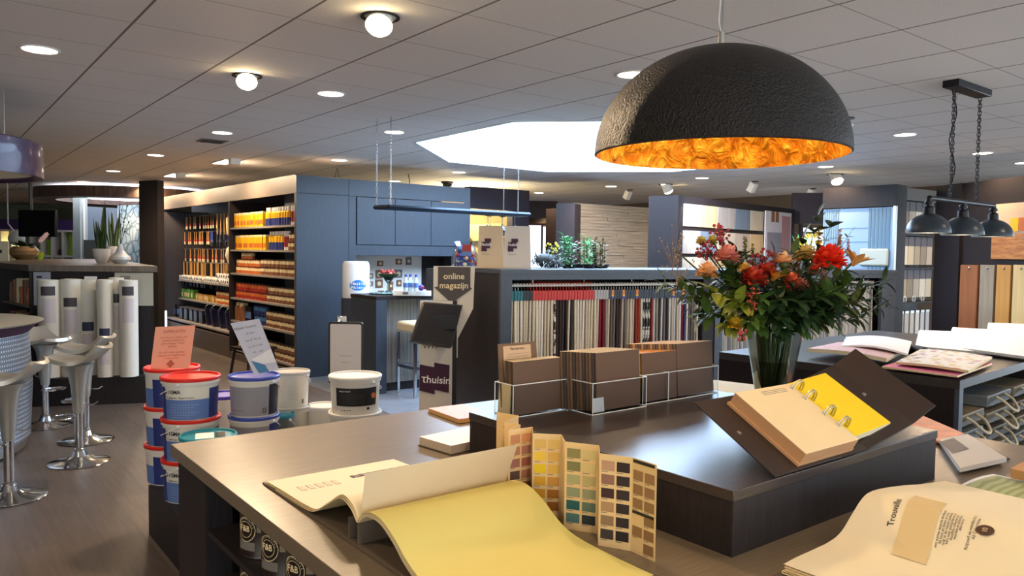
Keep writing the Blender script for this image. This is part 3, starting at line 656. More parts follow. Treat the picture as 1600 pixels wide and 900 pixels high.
for i, (x, y1, r, top, off, lab, lb) in enumerate([(77, 590, .1, 437, 0, 'leftmost white lining roll with dark label near its top', 0), (110, 590, .095, 436, .06, 'white lining roll with dark label, second from the left', .12), (136, 588, .085, 437, .13, 'plain white lining roll with a navy strip low on its side', .36), (160, 587, .075, 437, 0, 'slimmer white lining roll standing forward in the middle', .42), (178, 584, .07, 434, .12, 'white lining roll half hidden behind the rightmost one', .1), (196, 582, .085, 438, .02, 'rightmost white lining roll with dark label near its top', 0)]):
    q = atd(x, 500, 7.5+off+.0); h = 1.33-.275-.05
    s = (q.xy-P0).dot(d); nq = P0+d*s+Vector((-d.y, d.x))*(.14+off); t = thing('lining_paper_roll', lab, 'lining roll', (nq.x, nq.y, .272))
    hh = zat(x, top, 7.55+off)-.272
    MB().lathe([(.0001, 0), (r, 0), (r, hh), (r*.55, hh+.004), (r*.5, hh-.02), (.0001, hh-.02)], ROLL, n=28).build('roll', t)
    fa2 = math.atan2(-nq.y, -nq.x)
    MB().lathe([(r+.001, hh-.15-lb), (r+.001, hh-.06-lb)], mat('roll_label', (66, 58, 62), .5) if i not in (2, 3) else mat('roll_label_navy', (50, 52, 84), .5), n=8, a0=fa2-.75, a1=fa2+.55).build('label', t)
    MB().lathe([(r+.001, hh-.42-lb), (r+.001, hh-.18-lb)], mat('wrap_print', (206, 196, 196), .5), n=8, a0=fa2-.75, a1=fa2+.55).build('wrapper', t)
# plants and bowls on the gondola
def sanse(m, c, n, h, sp, seed):
    r = random.Random(seed)
    for i in range(n):
        a = r.uniform(0, 2*PI); L = h*r.uniform(.55, 1); tilt = r.uniform(.02, .22)
        p = Vector(c)+Vector((math.cos(a), math.sin(a), 0))*sp*r.random(); w = .03*r.uniform(.7, 1); az = r.uniform(0, PI)
        m.leaf(p, (math.cos(a)*tilt, math.sin(a)*tilt, 1), (math.cos(az), math.sin(az), 0), L, w, SAN if i % 3 else LEAFD, .02, 6, .5)
SAN = mat('sansevieria_leaf', (72, 92, 44), .4, noise=.5, nscale=30)
CER = mat('white_ceramic', (214, 210, 204), .18)
q = atd(159, 412, 8.9); t = thing('snake_plant', 'tall snake plant in a white tapered pot, left of the pair on the gondola', 'potted plant', (q.x, q.y, GZ))
MB().lathe([(.0001, 0), (.05, 0), (.09, .09), (.1, .17), (.095, .17), (.085, .1), (.0001, .1)], CER, n=24).build('pot', t)
g = MB(); sanse(g, (0, 0, .12), 13, .42, .05, 3); g.leaf((0.02, 0, .12), (.05, 0, 1), (1, 0, 0), .62, .035, SAN, .02, 6, .5); g.leaf((0.03, 0, .12), (.0, .02, 1), (0, 1, 0), .55, .035, SAN, .02, 6, .5); g.build('foliage', t)
q = atd(176, 409, 9.5); t = thing('snake_plant', 'snake plant in a pot half hidden behind the white bottle vase', 'potted plant', (q.x, q.y, GZ))
MB().lathe([(.0001, 0), (.06, 0), (.1, .1), (.1, .2), (.09, .2), (.0001, .12)], CER, n=24).build('pot', t)
g = MB(); sanse(g, (0, 0, .14), 12, .5, .05, 8); g.leaf((0.02, 0, .12), (.12, -.05, 1), (1, 0, 0), .66, .03, SAN, .02, 6, .5); g.build('foliage', t)
q = atd(188, 413, 8.8); t = thing('bottle_vase', 'squat white ceramic bottle vase with a narrow neck on the gondola', 'vase', (q.x, q.y, GZ))
MB().lathe([(.0001, 0), (.06, 0), (.115, .05), (.11, .08), (.05, .13), (.028, .19), (.025, .23), (.02, .23), (.0001, .2)], CER, n=28).build('body', t)
g = MB()
for i in range(5):
    a = i*1.3; tip = Vector((.05*math.cos(a)+.05, .05*math.sin(a), .5+.05*i)); g.tube([(0, 0, .2), tip*.5+Vector((0, 0, .12)), tip], .003, STEMM, 5)
    for k in range(6): g.leaf(Vector((0, 0, .2)).lerp(tip, .3+.12*k), (math.cos(k*2.2), math.sin(k*2.2), .6), (0, 0, 1), .06, .012, LEAFY if k % 2 else LEAFD)
g.build('sprigs', t)
q = atd(38, 402, 11); t = thing('planted_bowl', 'low tan bowl with dark leafy plant under the television', 'potted plant', (q.x, q.y, GZ))
MB().lathe([(.0001, 0), (.1, 0), (.18, .07), (.19, .13), (.14, .19), (.13, .19), (.0001, .14)], mat('tan_glaze', (146, 120, 84), .35), n=28).build('bowl', t)
g = MB(); r = random.Random(4)
for i in range(26): a = r.uniform(0, 6.28); g.leaf((0, 0, .15), (math.cos(a), math.sin(a), r.uniform(.2, 1.4)), (0, 0, 1), r.uniform(.12, .26), .05, LEAFD, .5)
g.build('foliage', t)
q = atd(61, 404, 11.5); t = thing('orchid', 'small orchid with pale blossoms beside the tan bowl', 'potted plant', (q.x, q.y, GZ))
MB().lathe([(.0001, 0), (.05, 0), (.06, .1), (.0001, .1)], LIME, n=16).build('pot', t); g = MB(); g.tube([(0, 0, .1), (.03, 0, .3), (.1, 0, .38)], .004, STEMM, 6); g.build('stem', t)
g = MB()
for i in range(7):
    for k in range(5): g.leaf((.02+.014*i, 0, .27+.018*i), (math.cos(k*1.256), -.5, math.sin(k*1.256)), (0, -1, 0), .035, .014, mat('orchid_petal', (220, 190, 206), .5))
g.build('blossoms', t)
q = atd(4, 408, 9.6); tag(MB().box(-.08, -.01, 0, .08, .01, .25, PAPER).box(-.03, -.0115, .1, .0, -.01, .14, AUB).build('counter_card', loc=(q.x, q.y, GZ), rot=ang), 'cream folded card with small aubergine print at the left edge on the gondola', 'card')

# ================================================================ ROUND METAL BAR, STOOLS, RING LAMP
bc = Vector((-.17, 7.1)); BR = .97
PERF = bpy.data.materials.new('perforated_steel'); PERF.use_nodes = True; nt = PERF.node_tree; pb = nt.nodes['Principled BSDF']
tc = nt.nodes.new('ShaderNodeTexCoord'); sx = nt.nodes.new('ShaderNodeSeparateXYZ'); nt.links.new(tc.outputs['Object'], sx.inputs[0])
def mth(op, a, b=None, v=None):
    n = nt.nodes.new('ShaderNodeMath'); n.operation = op; nt.links.new(a, n.inputs[0])
    if b is not None: nt.links.new(b, n.inputs[1])
    if v is not None: n.inputs[1].default_value = v
    return n.outputs[0]
an = mth('MULTIPLY', mth('ARCTAN2', sx.outputs[1], sx.outputs[0]), v=.89/.024); zz = mth('MULTIPLY', sx.outputs[2], v=1/.034)
fa_ = mth('SUBTRACT', mth('FRACT', mth('ADD', an, v=100)), v=.5); fz = mth('SUBTRACT', mth('FRACT', zz), v=.5)
rr2 = mth('ADD', mth('MULTIPLY', fa_, fa_), mth('MULTIPLY', fz, fz)); hole = mth('LESS_THAN', rr2, v=.05)
mxs = nt.nodes.new('ShaderNodeMix'); mxs.data_type = 'RGBA'; nt.links.new(hole, mxs.inputs[0]); mxs.inputs[6].default_value = lin((140, 150, 162)); mxs.inputs[7].default_value = lin((250, 250, 250))
nt.links.new(mxs.outputs[2], pb.inputs['Base Color']); pb.inputs['Metallic'].default_value = .6; pb.inputs['Roughness'].default_value = .35
t = thing('round_bar_counter', 'round bar counter clad in perforated metal with flared top at left edge', 'bar counter', (bc.x, bc.y, 0))
MB().lathe([(.0001, .992), (BR-.02, .992), (BR, .988), (BR-.02, .975), (BR-.1, .965), (BR-.1, .96)], mat('bar_top_champagne', (196, 190, 172), .35, .25), n=72).build('top', t)
MB().lathe([(BR-.03, .975), (BR-.1, .9)], AUB, n=72).build('fascia', t)
MB().lathe([(BR-.1, .9), (BR-.08, .5), (BR-.1, .1)], PERF, n=72).build('cladding', t); MB().lathe([(BR-.12, .1), (BR-.13, .02), (BR-.2, 0)], SATIN, n=72).build('plinth', t)
def stool():
    t = thing('bar_stool', 'x', 'bar stool')
    MB().lathe([(.0001, .02), (.0, .02)], CHROME)
    MB().lathe([(.2, 0), (.205, .006), (.19, .014), (.1, .03), (.055, .05), (.04, .085), (.0001, .09)], CHROME, n=40).build('base', t)
    MB().lathe([(.036, .08), (.036, .1), (.028, .105), (.028, .4)], CHROME, n=20).build('gas_lift', t)
    MB().lathe([(.034, .36), (.04, .42), (.05, .55), (.07, .66), (.1, .715), (.0001, .73)], SILV, n=24).build('pedestal', t)
    def f(u, v):
        a = (u-.5)*2; b = (v-.5)*2; x = a*.2*math.sqrt(max(0, 1-.35*b*b)); y = b*.17*math.sqrt(max(0, 1-.45*a*a))
        return Vector((x, y, .74+.11*max(0, a)**2+.035*max(0, -a)**2+.012*b*b))
    MB().sheet(f, 18, 14, .028, SILV).build('seat', t, smooth=70)
    MB().tube([(-.04, 0, .33)]+[(-.1-.07*math.cos(a), .1*math.sin(a), .33) for a in [-PI*.0+PI*2*i/20 for i in range(1, 20)]]+[(-.04, 0, .33)], .007, CHROME, 8).build('footrest', t)
    MB().tube([(.03, 0, .42), (.1, .0, .42), (.13, .0, .44)], .005, CHROME, 6).build('lever', t); return t
s0 = stool(); s0.location = (.912, 6.222, 0); s0.rotation_euler = (0, 0, -.5); s0['label'] = 'silver bar stool standing most to the front right, seat tilted up to the right'; s0['group'] = 'silver bar stools'
dup(s0, (1.06, 6.893, 0), -.55, 'silver bar stool directly behind the frontmost one, in front of the rolls')
dup(s0, (.434, 5.568, 0), -.35, 'nearest silver bar stool, cut by the left edge of the view')
dup(s0, (.87, 7.66, 0), 2.1, 'silver bar stool behind the round bar, its seat turned away')
t = thing('ring_pendant_lamp', 'large glossy purple ring shaped pendant lamp at the upper left edge', 'pendant lamp', (-.05, 7.05, 2.08))
PG = mat('glossy_purple', (70, 44, 84), .3, coat=.25)
MB().lathe([(.86, 0), (.86, .25), (.84, .26), (.5, .26), (.5, .24), (.8, .235), (.8, .02), (.84, 0), (.86, 0)], PG, n=72).build('ring', t)
MB().lathe([(.79, .03), (.55, .2), (.55, .23)], mat('lamp_inner', (210, 200, 180), .5), n=72).build('reflector', t)
for a in (-.6, 1.5, 3.6): MB().tube([(.7*math.cos(a), .7*math.sin(a), .26), (.7*math.cos(a), .7*math.sin(a), CEIL-2.08)], .003, STEEL, 5).build('wire', t)

# ================================================================ KITCHEN BAR, COOLER, STOOL
STRI = wood('striped_grey_wood', (84, 78, 70), (136, 132, 124), (14, 14, .5), .5, 3)
t = thing('kitchen_bar', 'dark topped kitchen bar with striped grey wood front in front of the blue grey wall', 'bar counter', (3.9, 7.34, 0))
MB().box(0, 0, 1.03, 1.7, .62, 1.07, DW).build('worktop', t, bevel=.003); boxes('end_panel', [(0, .0, 0, .13, .6, 1.03), (1.55, 0, 0, 1.7, .6, 1.03)], BLUEP, t)
MB().box(.13, .1, .1, 1.55, .58, 1.03, STRI).build('front_panel', t); MB().box(.13, .12, 0, 1.55, .56, .1, DW).build('plinth', t)
t = thing('cream_bar_stool', 'cream padded bar stool with square chrome frame at the kitchen bar', 'bar stool', (4.33, 7.12, 0), 0)
CP = mat('cream_leather', (214, 204, 170), .4)
MB().box(-.2, -.2, .68, .2, .2, .8, CP).build('seat', t, bevel=.03)
for sx_ in (-1, 1):
    for sy_ in (-1, 1): MB().box(sx_*.18-.014, sy_*.18-.014, 0, sx_*.18+.014, sy_*.18+.014, .68, CHROME).build('leg', t)
MB().box(-.18, -.19, .3, .18, -.17, .33, CHROME).box(-.18, .17, .3, .18, .19, .33, CHROME).box(-.19, -.18, .3, -.17, .18, .33, CHROME).build('footrest', t)
w = atd(556, 500, 8.86); t = thing('water_cooler', 'grey water cooler carrying a white covered bottle, left of the kitchen bar', 'water cooler', (w.x, w.y, 0), ang)
GCOOL = mat('cooler_grey', (70, 76, 90), .4, .3); zb = zat(556, 465, 8.86)
MB().prism([(.17*math.cos(a), .17*math.sin(a)) for a in [PI*i/12 for i in range(24)]], 0, zb, GCOOL).build('body', t)
MB().lathe([(.0001, 0), (.15, .0), (.155, .02), (.155, .38), (.14, .42), (.0001, .425)], mat('bottle_cover', (226, 230, 236), .5), (0, 0, zb), 32).build('bottle_cover', t)
g = MB()
for k in range(12):
    a = -PI/2+.95-.1*(k+1); e = abs(k-5.5)/5.5; g.lathe([(.1575, .09+.03*e*e), (.1575, .21-.035*e*e)], mat('logo_blue', (30, 120, 196), .5), (0, 0, zb), 1, a0=a, a1=a+.102)
lg = g.build('logo', t)
for w_, s_, z_ in (('Nestlé', .052, .17), ('Waters', .044, .125)):
    for i, ch in enumerate(w_):
        a = -PI/2+.38+(i-2.5)*.17; n_ = Vector((math.cos(a), math.sin(a), 0)); text(ch, s_, frame(n_*.159+Vector((0, 0, zb+z_)), Vector((0, 0, 1)).cross(n_), (0, 0, 1)), TXTW, lg, bold=.02)
MB().box(-.18, -.19, zb-.32, -.06, -.13, zb-.2, CHROME).build('tap_panel', t, bevel=.01); MB().cyl((-.14, -.2, zb-.25), (-.14, -.26, zb-.27), .015, .012, WHITE).build('tap', t)
def onbar(x, y, z=1.071): w = atd(x, y, 8.35); return Vector((w.x, max(w.y, 7.42), z))
tag(MB().lathe([(.0001, 0), (.17, .005), (.18, .015), (.0001, .012)], mat('teal_glass', (110, 168, 166), .1), n=28).build('glass_plate', loc=atz(601, 459.5, 1.071)), 'round flat teal glass plate at the left end of the kitchen bar', 'plate')
w = atz(622, 462, 1.071); t = thing('white_tray_box', 'white wooden tray box on the kitchen bar', 'box', w, ang+.06); MB().box(-.06, 0, 0, .36, .3, .055, WHITE).build('tray', t, bevel=.004); MB().box(.05, -.002, .015, .11, 0, .04, TXTG).build('label', t)
for i, (x, y, lab) in enumerate([(634, 452, 'left small water bottle with blue cap on the white tray box'), (641, 452, 'middle small water bottle standing on the white tray box'), (650, 452, 'right small water bottle with blue cap on the white tray box')]):
    w = atd(x, y, 8.25+.03*(i % 2)); t = thing('water_bottle', lab, 'bottle', (w.x, w.y, 1.127)); MB().lathe([(.0001, 0), (.026, 0), (.028, .1), (.012, .145), (.012, .16)], mat('bottle_plastic', (200, 220, 236), .1), n=14).build('body', t); MB().lathe([(.0285, .04), (.0285, .09)], LBLUE, n=14).build('label', t); MB().lathe([(.014, .155), (.014, .18), (.0001, .18)], BLUEPL, n=12).build('cap', t)
w = atd(658, 451, 8.3); tag(MB().ball((0, 0, .035), .035, PURP, 12).box(-.02, -.036, .03, .02, -.02, .05, RED).build('foil_sweet', loc=(w.x, w.y, 1.127)), 'blue and red foil wrapped sweet at the end of the white tray box', 'sweet')
w = atz(607, 456, 1.071); t = thing('glass_coupe_arrangement', 'glass coupe vase with green bowl and red flowers on the kitchen bar', 'flower arrangement', w)
MB().lathe([(.0001, 0), (.05, 0), (.02, .02), (.015, .1), (.06, .16), (.055, .16), (.01, .1)], GLASS, n=20).build('vase', t); MB().lathe([(.02, .14), (.11, .2), (.13, .215), (.11, .19)], LEAFD, n=20).build('leaf_bowl', t)
g = MB(); r = random.Random(2)
for i in range(14): g.ball((r.uniform(-.08, .08), r.uniform(-.06, .06), .22+r.uniform(0, .04)), .022, RED if i % 3 else mat('pink_petal', (224, 130, 120), .5), 8)
g.build('flowers', t)
w = atz(676, 461, 1.071); tag(MB().box(-.06, 0, 0, .06, .16, .3, BLACK).box(-.05, -.004, .18, .05, 0, .27, DKL).build('coffee_machine', loc=atd(674, 461, 8.4).xy.to_3d()+Vector((0, 0, 1.071)), rot=ang, bevel=.01), 'black coffee machine at the right end of the kitchen bar', 'coffee machine')
w = atz(382, 590, 0); t = thing('low_black_stool', 'low black wooden step stool by the painters aisle, behind the paint buckets', 'stool', (w.x+.15, w.y+.1, 0), .2)
MB().box(-.2, -.2, .33, .2, .2, .36, WENGE).build('seat', t)
for a in (-1, 1):
    for b_ in (-1, 1): MB().tube([(a*.16, b_*.16, .33), (a*.2, b_*.2, 0)], .02, WENGE, 4).build('leg', t)

# ================================================================ FABRIC DISPLAY ISLAND
DL0 = atz(783, 421, 1.42); DR = -.2024; DM = Matrix.Translation((DL0.x, DL0.y, 0)) @ Matrix.Rotation(DR, 4, 'Z')
u = thing('fabric_display_island', 'long dark island with open front full of hanging curtain fabric samples', 'display unit', (DL0.x, DL0.y, 0), DR)
SLATE = wood('slate_blue_laminate', (58, 64, 76), (78, 86, 98), (28, 28, 1.2), .4, 5); DEP = .92; LEN = 4.72
MB().box(-.01, -.01, 1.385, LEN, DEP, 1.42, SLATE).build('top_board', u)
MB().box(0, 0, 1.335, LEN, .04, 1.385, SLATE).build('fascia', u)
boxes('stile', [(0, .0, 0, .1, .04, 1.335), (2.22, 0, 0, 2.31, .04, 1.335), (4.5, 0, 0, LEN, .04, 1.335)], SLATE, u)
boxes('partition', [(0, .04, 0, .04, DEP, 1.385), (2.08, .01, 0, 2.22, DEP, 1.385), (LEN-.05, .04, 0, LEN, DEP, 1.385)], WENGE, u)
MB().box(.04, DEP-.03, 0, LEN-.05, DEP, 1.385, WENGE).build('back_panel', u); MB().box(0, 0.01, 0, LEN, DEP-.03, .08, WENGE).build('plinth', u)
RAILM = mat('rail_cream', (224, 212, 190), .3)
boxes('rail', [(.1, .1, 1.275, 2.08, .13, 1.302), (2.31, .1, 1.275, 4.5, .13, 1.302)], RAILM, u)
for i in range(9): MB().tube([(.35+i*.5, .115, 1.385), (.35+i*.5, .115, 1.29)], .006, STEEL, 6).build('rail_bracket', u)
fabcols = [(226, 214, 190), (240, 234, 218), (214, 200, 174), (190, 178, 158), (164, 154, 140), (232, 220, 196), (126, 118, 110), (240, 234, 224), (204, 192, 178), (104, 98, 98)]
FABS = [mat('fabric_%d' % i, c, .9, noise=.12, nscale=40, bump=.2, bscale=200) for i, c in enumerate(fabcols)]
FW = [mat('fabric_white_%d' % i, c, .9, noise=.06, nscale=60) for i, c in enumerate([(236, 234, 230), (220, 220, 220), (206, 208, 210), (228, 224, 214)])]
FX = {'burgundy': mat('fabric_burgundy', (136, 30, 50), .9), 'rust red': mat('fabric_rust', (150, 58, 42), .9), 'dark brown': mat('fabric_brown', (64, 48, 44), .9), 'charcoal': mat('fabric_charcoal', (62, 60, 64), .9), 'navy blue': mat('fabric_navyblue', (60, 62, 110), .9)}
PATF = bpy.data.materials.new('black_white_print_fabric'); PATF.use_nodes = True; nt = PATF.node_tree; tc = nt.nodes.new('ShaderNodeTexCoord'); v = nt.nodes.new('ShaderNodeTexNoise'); v.inputs['Scale'].default_value = 28; nt.links.new(tc.outputs['Object'], v.inputs[0]); nt.links.new(ramp(nt, v.outputs['Fac'], [(.47, (30, 28, 30)), (.53, (230, 226, 216))]), nt.nodes['Principled BSDF'].inputs[0])
names = ['beige', 'ivory', 'sand', 'taupe', 'warm grey', 'cream', 'brown grey', 'off white', 'greige', 'dark grey']
def fabric_geo(seed, mt, wid=.42, zt=1.17, zb_=.14):
    r = random.Random(seed); ph = r.uniform(0, 6); fl = r.uniform(.005, .012)
    def f(u_, v_): z = zt+(zb_-zt)*v_; return Vector(((.004+fl*v_)*math.sin(u_*9+ph+v_*1.5)-.0*v_, .06+wid*u_, z))
    m = MB().sheet(f, 14, 5, .012, mt)
    # the rounded front fold of the doubled cloth
    m.tube([(0.0, .062, zt-.004), ((.004+fl*.5)*math.sin(ph+.7), .06, (zt+zb_)/2), ((.004+fl)*math.sin(ph+1.5), .058, zb_)], [.0095, .0105, .0125], mt, 8)
    return m
HM = {'teal': mat('header_teal', (20, 108, 120), .4), 'dark': mat('header_dark', (40, 38, 36), .4), 'red': mat('header_red', (206, 44, 26), .4), 'grey': mat('header_grey', (178, 176, 176), .5), 'navy': mat('header_navy', (38, 40, 54), .4), 'stripe': mat('header_orange', (226, 130, 40), .4)}
def header(kind, zt=1.165):
    m = MB().box(-.0125, .045, zt-.002, .0125, .49, zt+.078, HM[kind])
    if kind == 'stripe': m.box(-.0127, .0445, zt+.02, .0127, .05, zt+.035, YEL).box(-.0127, .0445, zt, .0127, .05, zt+.02, PURP)
    return m
hookc = {k: (HM['red'] if k == 'red' else HM['dark'] if k == 'dark' else STEEL) for k in HM}
def hookgeo(kind): return MB().tube([(0, .115, 1.24), (0, .115, 1.265)]+[(0, .115+.026*math.cos(a), 1.292+.024*math.sin(a)) for a in [-PI/2+PI*2*i/12*.75 for i in range(1, 13)]], .004, hookc[kind], 6)
seq = []; N1 = 68
for i in range(N1):
    hd = 'teal' if i < 4 else 'dark' if i < 7 else 'red' if i < 28 else 'grey' if i < 33 else ('stripe' if i in (34, 38, 43, 57, 61, 64) else 'navy')
    nm, mt = names[(i*7+i//3) % 10], FABS[(i*7+i//3) % 10]
    if i < 28: k = [0, 1, 5, 7, 2, 0, 5][i % 7]; nm, mt = names[k], FABS[k]
    sp = {16: 'dark brown', 17: 'charcoal', 18: 'dark brown', 20: 'charcoal', 30: 'burgundy', 31: 'burgundy', 36: 'dark brown', 37: 'dark brown', 43: 'rust red', 44: 'rust red', 49: 'rust red', 61: 'burgundy', 62: 'navy blue', 52: 'charcoal', 55: 'charcoal', 15: 'dark brown'}.get(i)
    if sp: nm, mt = sp, FX[sp]
    if i in (14, 46, 47, 48): nm, mt = 'black and white printed', PATF
    if i in (50, 53, 56, 58, 60, 63): nm, mt = ['white', 'pale grey', 'white'][i % 3], FW[i % 4]
    seq.append((hd, nm, mt))
hm_cache = {}
for i, (hd, nm, mt) in enumerate(seq):
    x = .128+i*.0287; p = DM @ Vector((x, 0, 0))
    t = thing('fabric_sample_hanger', '%s curtain fabric on a %s hanger, %s from the island left end' % (nm, {'stripe': 'rainbow topped'}.get(hd, hd), ORD[i]), 'fabric sample', p, DR+R_.uniform(-.02, .02), 'curtain fabric samples in the left bay of the island')
    fabric_geo(i, mt).build('fabric', t, smooth=60)
    if hd not in hm_cache: hm_cache[hd] = (header(hd).build('header', t), hookgeo(hd).build('hook', t))
    else:
        for o in hm_cache[hd]: c = o.copy(); COL.objects.link(c); c.parent = t
for i in range(40):
    x = 2.36+i*.053; p = DM @ Vector((x, 0, 0)); 
    t = thing('sheer_curtain_hanger', 'white sheer curtain sample in the right island bay, %s from the left' % ORD[i], 'fabric sample', p, DR+R_.uniform(-.03, .03), 'white sheer samples in the right bay of the island')
    r = random.Random(900+i); ph = r.uniform(0, 6)
    MB().sheet(lambda u_, v_: Vector((.014*math.sin(u_*16+ph+v_)+.012*v_, .06+.42*u_, 1.22-1.08*v_)), 24, 4, .006, FW[i % 4]).build('fabric', t, smooth=60)
    MB().box(-.01, .05, 1.215, .01, .48, 1.255, HM['grey']).build('header', t)
    if i == 0: hk = hookgeo('navy').build('hook', t)
    else: c = hk.copy(); COL.objects.link(c); c.parent = t

# ---- on top of the island
KRAFT = mat('paper_bag', (206, 184, 152), .7); 
def bag(px, D, lab, mt, w=.215, d=.13, h=.36, rz=0):
    p = atd(px, 418, D); t = thing('carrier_bag', lab, 'paper bag', (p.x, p.y, 1.421), ang+rz)
    v = [(-w/2, 0, 0), (w/2, 0, 0), (w/2, d, 0), (-w/2, d, 0), (-w/2+.012, .02, h), (w/2-.012, .02, h), (w/2-.012, d*.75, h), (-w/2+.012, d*.75, h), (w/2, d/2, 0), (w/2-.045, d*.42, h), (w/2-.01, d/2, .09), (-w/2, d/2, 0), (-w/2+.045, d*.42, h), (-w/2+.01, d/2, .09)]
    m = MB(); m.add(v, [(0, 1, 5, 4), (3, 7, 6, 2), (1, 8, 10), (8, 2, 10), (1, 10, 9, 5), (2, 6, 9, 10), (0, 13, 11), (11, 13, 3), (0, 4, 12, 13), (3, 13, 12, 7), (0, 3, 2, 1)], mt); m.build('bag', t, smooth=20)
    l = MB(); l.box(-w*.34, .003, h*.47, -w*.02, .011, h*.62, AUB).box(-w*.22, .003, h*.62, w*.02, .012, h*.7, AUB).box(-w*.34, .002, h*.4, -w*.14, .008, h*.47, AUB); lo_ = l.build('logo', t)
    text('τhuisin', .038, frame((-w*.17, .002, h*.56), (1, 0, 0), (0, .04, 1)), TXTW, lo_, bold=.01)
    text('GIJS BURGERT', .0115, frame((-w*.17, .002, h*.33), (1, 0, 0), (0, .05, 1)), TXTG, t); return t
bag(766, 6.45, 'cream paper carrier bag with aubergine logo, left of the pair on the island', KRAFT, .225)
bag(808, 6.45, 'cream paper carrier bag with logo, right of the pair under the wine glasses', mat('paper_bag_cool_lit', (210, 202, 192), .7), .235)  # cool light on the right bag is put into its paper colour
p = atd(726, 416, 6.75); t = thing('sweets_bag', 'clear plastic bag of colourful sweets beside the paper carrier bags', 'bag of sweets', (p.x, p.y, 1.421), ang)
g = MB(); r = random.Random(3)
for i in range(70):
    z = r.random(); w_ = .1*(1-.55*z); g.ball((r.uniform(-w_, w_), .06+r.uniform(-.04, .04)*(1-z*.5), .02+z*.16), .02, [RED, OR, LBLUE, BLU, BLUEPL, CRM][r.randrange(6)], 8)
g.build('sweets', t); t.children[0]['kind'] = 'stuff'
MB().lathe([(.0001, 0), (.12, 0), (.125, .08), (.08, .19), (.1, .23)], clear('plastic_film', (246, 248, 250), .35), (0, .06, 0), 14).build('film', t); MB().box(-.02, -.06, .1, .06, -.05, .2, RED).box(-.02, -.061, .1, .06, -.059, .14, LBLUE).build('label', t)
p = atd(851, 418, 6.9); t = thing('silver_grass_bundle', 'bundle of silvery dried grass and fur wrapped beside the carrier bags', 'dried decoration', (p.x, p.y, 1.421))
g = MB(); r = random.Random(9); SG = mat('silver_grass', (150, 156, 154), .6); SG2 = mat('dark_grass', (62, 68, 70), .6)
for i in range(260):
    b0 = _rt*r.uniform(-.12, .13)+_fw*r.uniform(-.06, .06); dd = Vector((r.uniform(-1, 1), r.uniform(-1, 1), r.uniform(-.1, 1.3))); g.leaf(b0+Vector((0, 0, .05)), dd, (0, 0, 1), r.uniform(.06, .15), .005, SG if r.random() < .6 else SG2, .5, 3)
o = g.build('grass', t); o['kind'] = 'stuff'; MB().ball((0, 0, .07), .09, SG2, 14, .7).build('core', t)
# bamboo plants
def bamboo(px, D, h, lab, seed, mt, n=5, base=1.421, spread=.09, wid=.05, dens=22):
    p = atd(px, 418, D); t = thing('potted_bamboo', lab, 'potted plant', (p.x, p.y, base)); r = random.Random(seed)
    MB().lathe([(.0001, 0), (spread*.8, 0), (spread, .035), (spread*.9, .035), (.0001, .03)], WENGE, n=16).build('pot', t)
    st = MB(); lf = MB()
    for i in range(n):
        x = r.uniform(-spread, spread)*.7; y = r.uniform(-spread, spread)*.5; hh = h*r.uniform(.8, 1); top = Vector((x*1.3, y, hh)); st.tube([(x, y, .02), top], .003, STEMM, 5)
        for k in range(dens):
            q = Vector((x, y, .02)).lerp(top, (k+1)/dens); a = r.uniform(0, 6.28); lf.leaf(q, (math.cos(a), math.sin(a), r.uniform(-.2, .9)), (0, 0, 1), r.uniform(.05, .1), .011, mt, .3, 3)
    st.build('stems', t); lf.build('foliage', t); return t
BG = mat('bamboo_leaf', (84, 178, 104), .5, noise=.25); BG2 = mat('olive_leaf', (120, 106, 62), .6, noise=.3); YF = mat('yellow_blossom', (230, 206, 40), .5)
bamboo(889, 7.0, .31, 'bright green bamboo plant in front of the slatted wood wall, left clump', 1, BG, 5, spread=.07, dens=26)
bamboo(920, 7.05, .3, 'bright green bamboo plant, right clump of the pair on the island', 2, BG, 4, spread=.06, dens=26)
bamboo(936, 7.3, .28, 'olive brown feathery bush beside the green bamboo', 3, BG2, 9, spread=.1, dens=24)
bamboo(905, 7.3, .26, 'reddish brown thin plant between the two bamboo clumps', 4, mat('red_brown_leaf', (112, 70, 50), .6), 5, spread=.05, dens=14)
t = bamboo(866, 7.2, .22, 'small green plant with yellow blossoms at the end of the silvery grass', 5, LEAFD, 4, spread=.06, dens=10)
g = MB(); r = random.Random(6)
for i in range(22): g.ball((r.uniform(-.1, .05), r.uniform(-.05, .05), r.uniform(.05, .24)), .012, YF, 6)
g.build('blossoms', t)
# hanging glass rack
zr = 1.93; a0_, a1_, a3_ = atz(607, 323, zr), atz(828, 335, zr), atz(585, 324, zr); a2_ = a1_+(a3_-a0_)
t = thing('hanging_glass_rack', 'long thin dark rack hung on chains over the island, carrying wine glasses', 'glass rack', (a0_.x, a0_.y, zr)); o_ = a0_; RK = mat('rack_blue_steel', (46, 58, 72), .35, .7)
L3 = lambda p: (p.x-o_.x, p.y-o_.y)
def barb(m, p, q, s=.018): m.tube([(p.x-o_.x, p.y-o_.y, 0), (q.x-o_.x, q.y-o_.y, 0)], s, RK, 4)
g = MB(); barb(g, a0_, a1_); barb(g, a1_, a2_); barb(g, a2_, a3_); barb(g, a3_, a0_); g.prism([L3(a0_), L3(a1_), L3(a2_), L3(a3_)], .0, .008, RK); g.build('frame', t)
for q, off in ((a0_, .02), (a3_, .02), (a1_, -.15), (a2_, -.15)):
    e = (a1_-a0_).normalized()*abs(off)*(1 if off > 0 else -1); p = q+e-o_; g = MB(); n = 26
    for k in range(n): z = (CEIL-zr)*(k+.5)/n; g.tube([(p.x+.006*math.cos(b_)*(k % 2), p.y+.006*math.cos(b_)*((k+1) % 2), z+.017*math.sin(b_)) for b_ in [PI/4*j for j in range(8)]], .0025, STEEL, 4, closed=True)
    g.build('chain', t)
wr = MB(); e = (a1_-a0_)
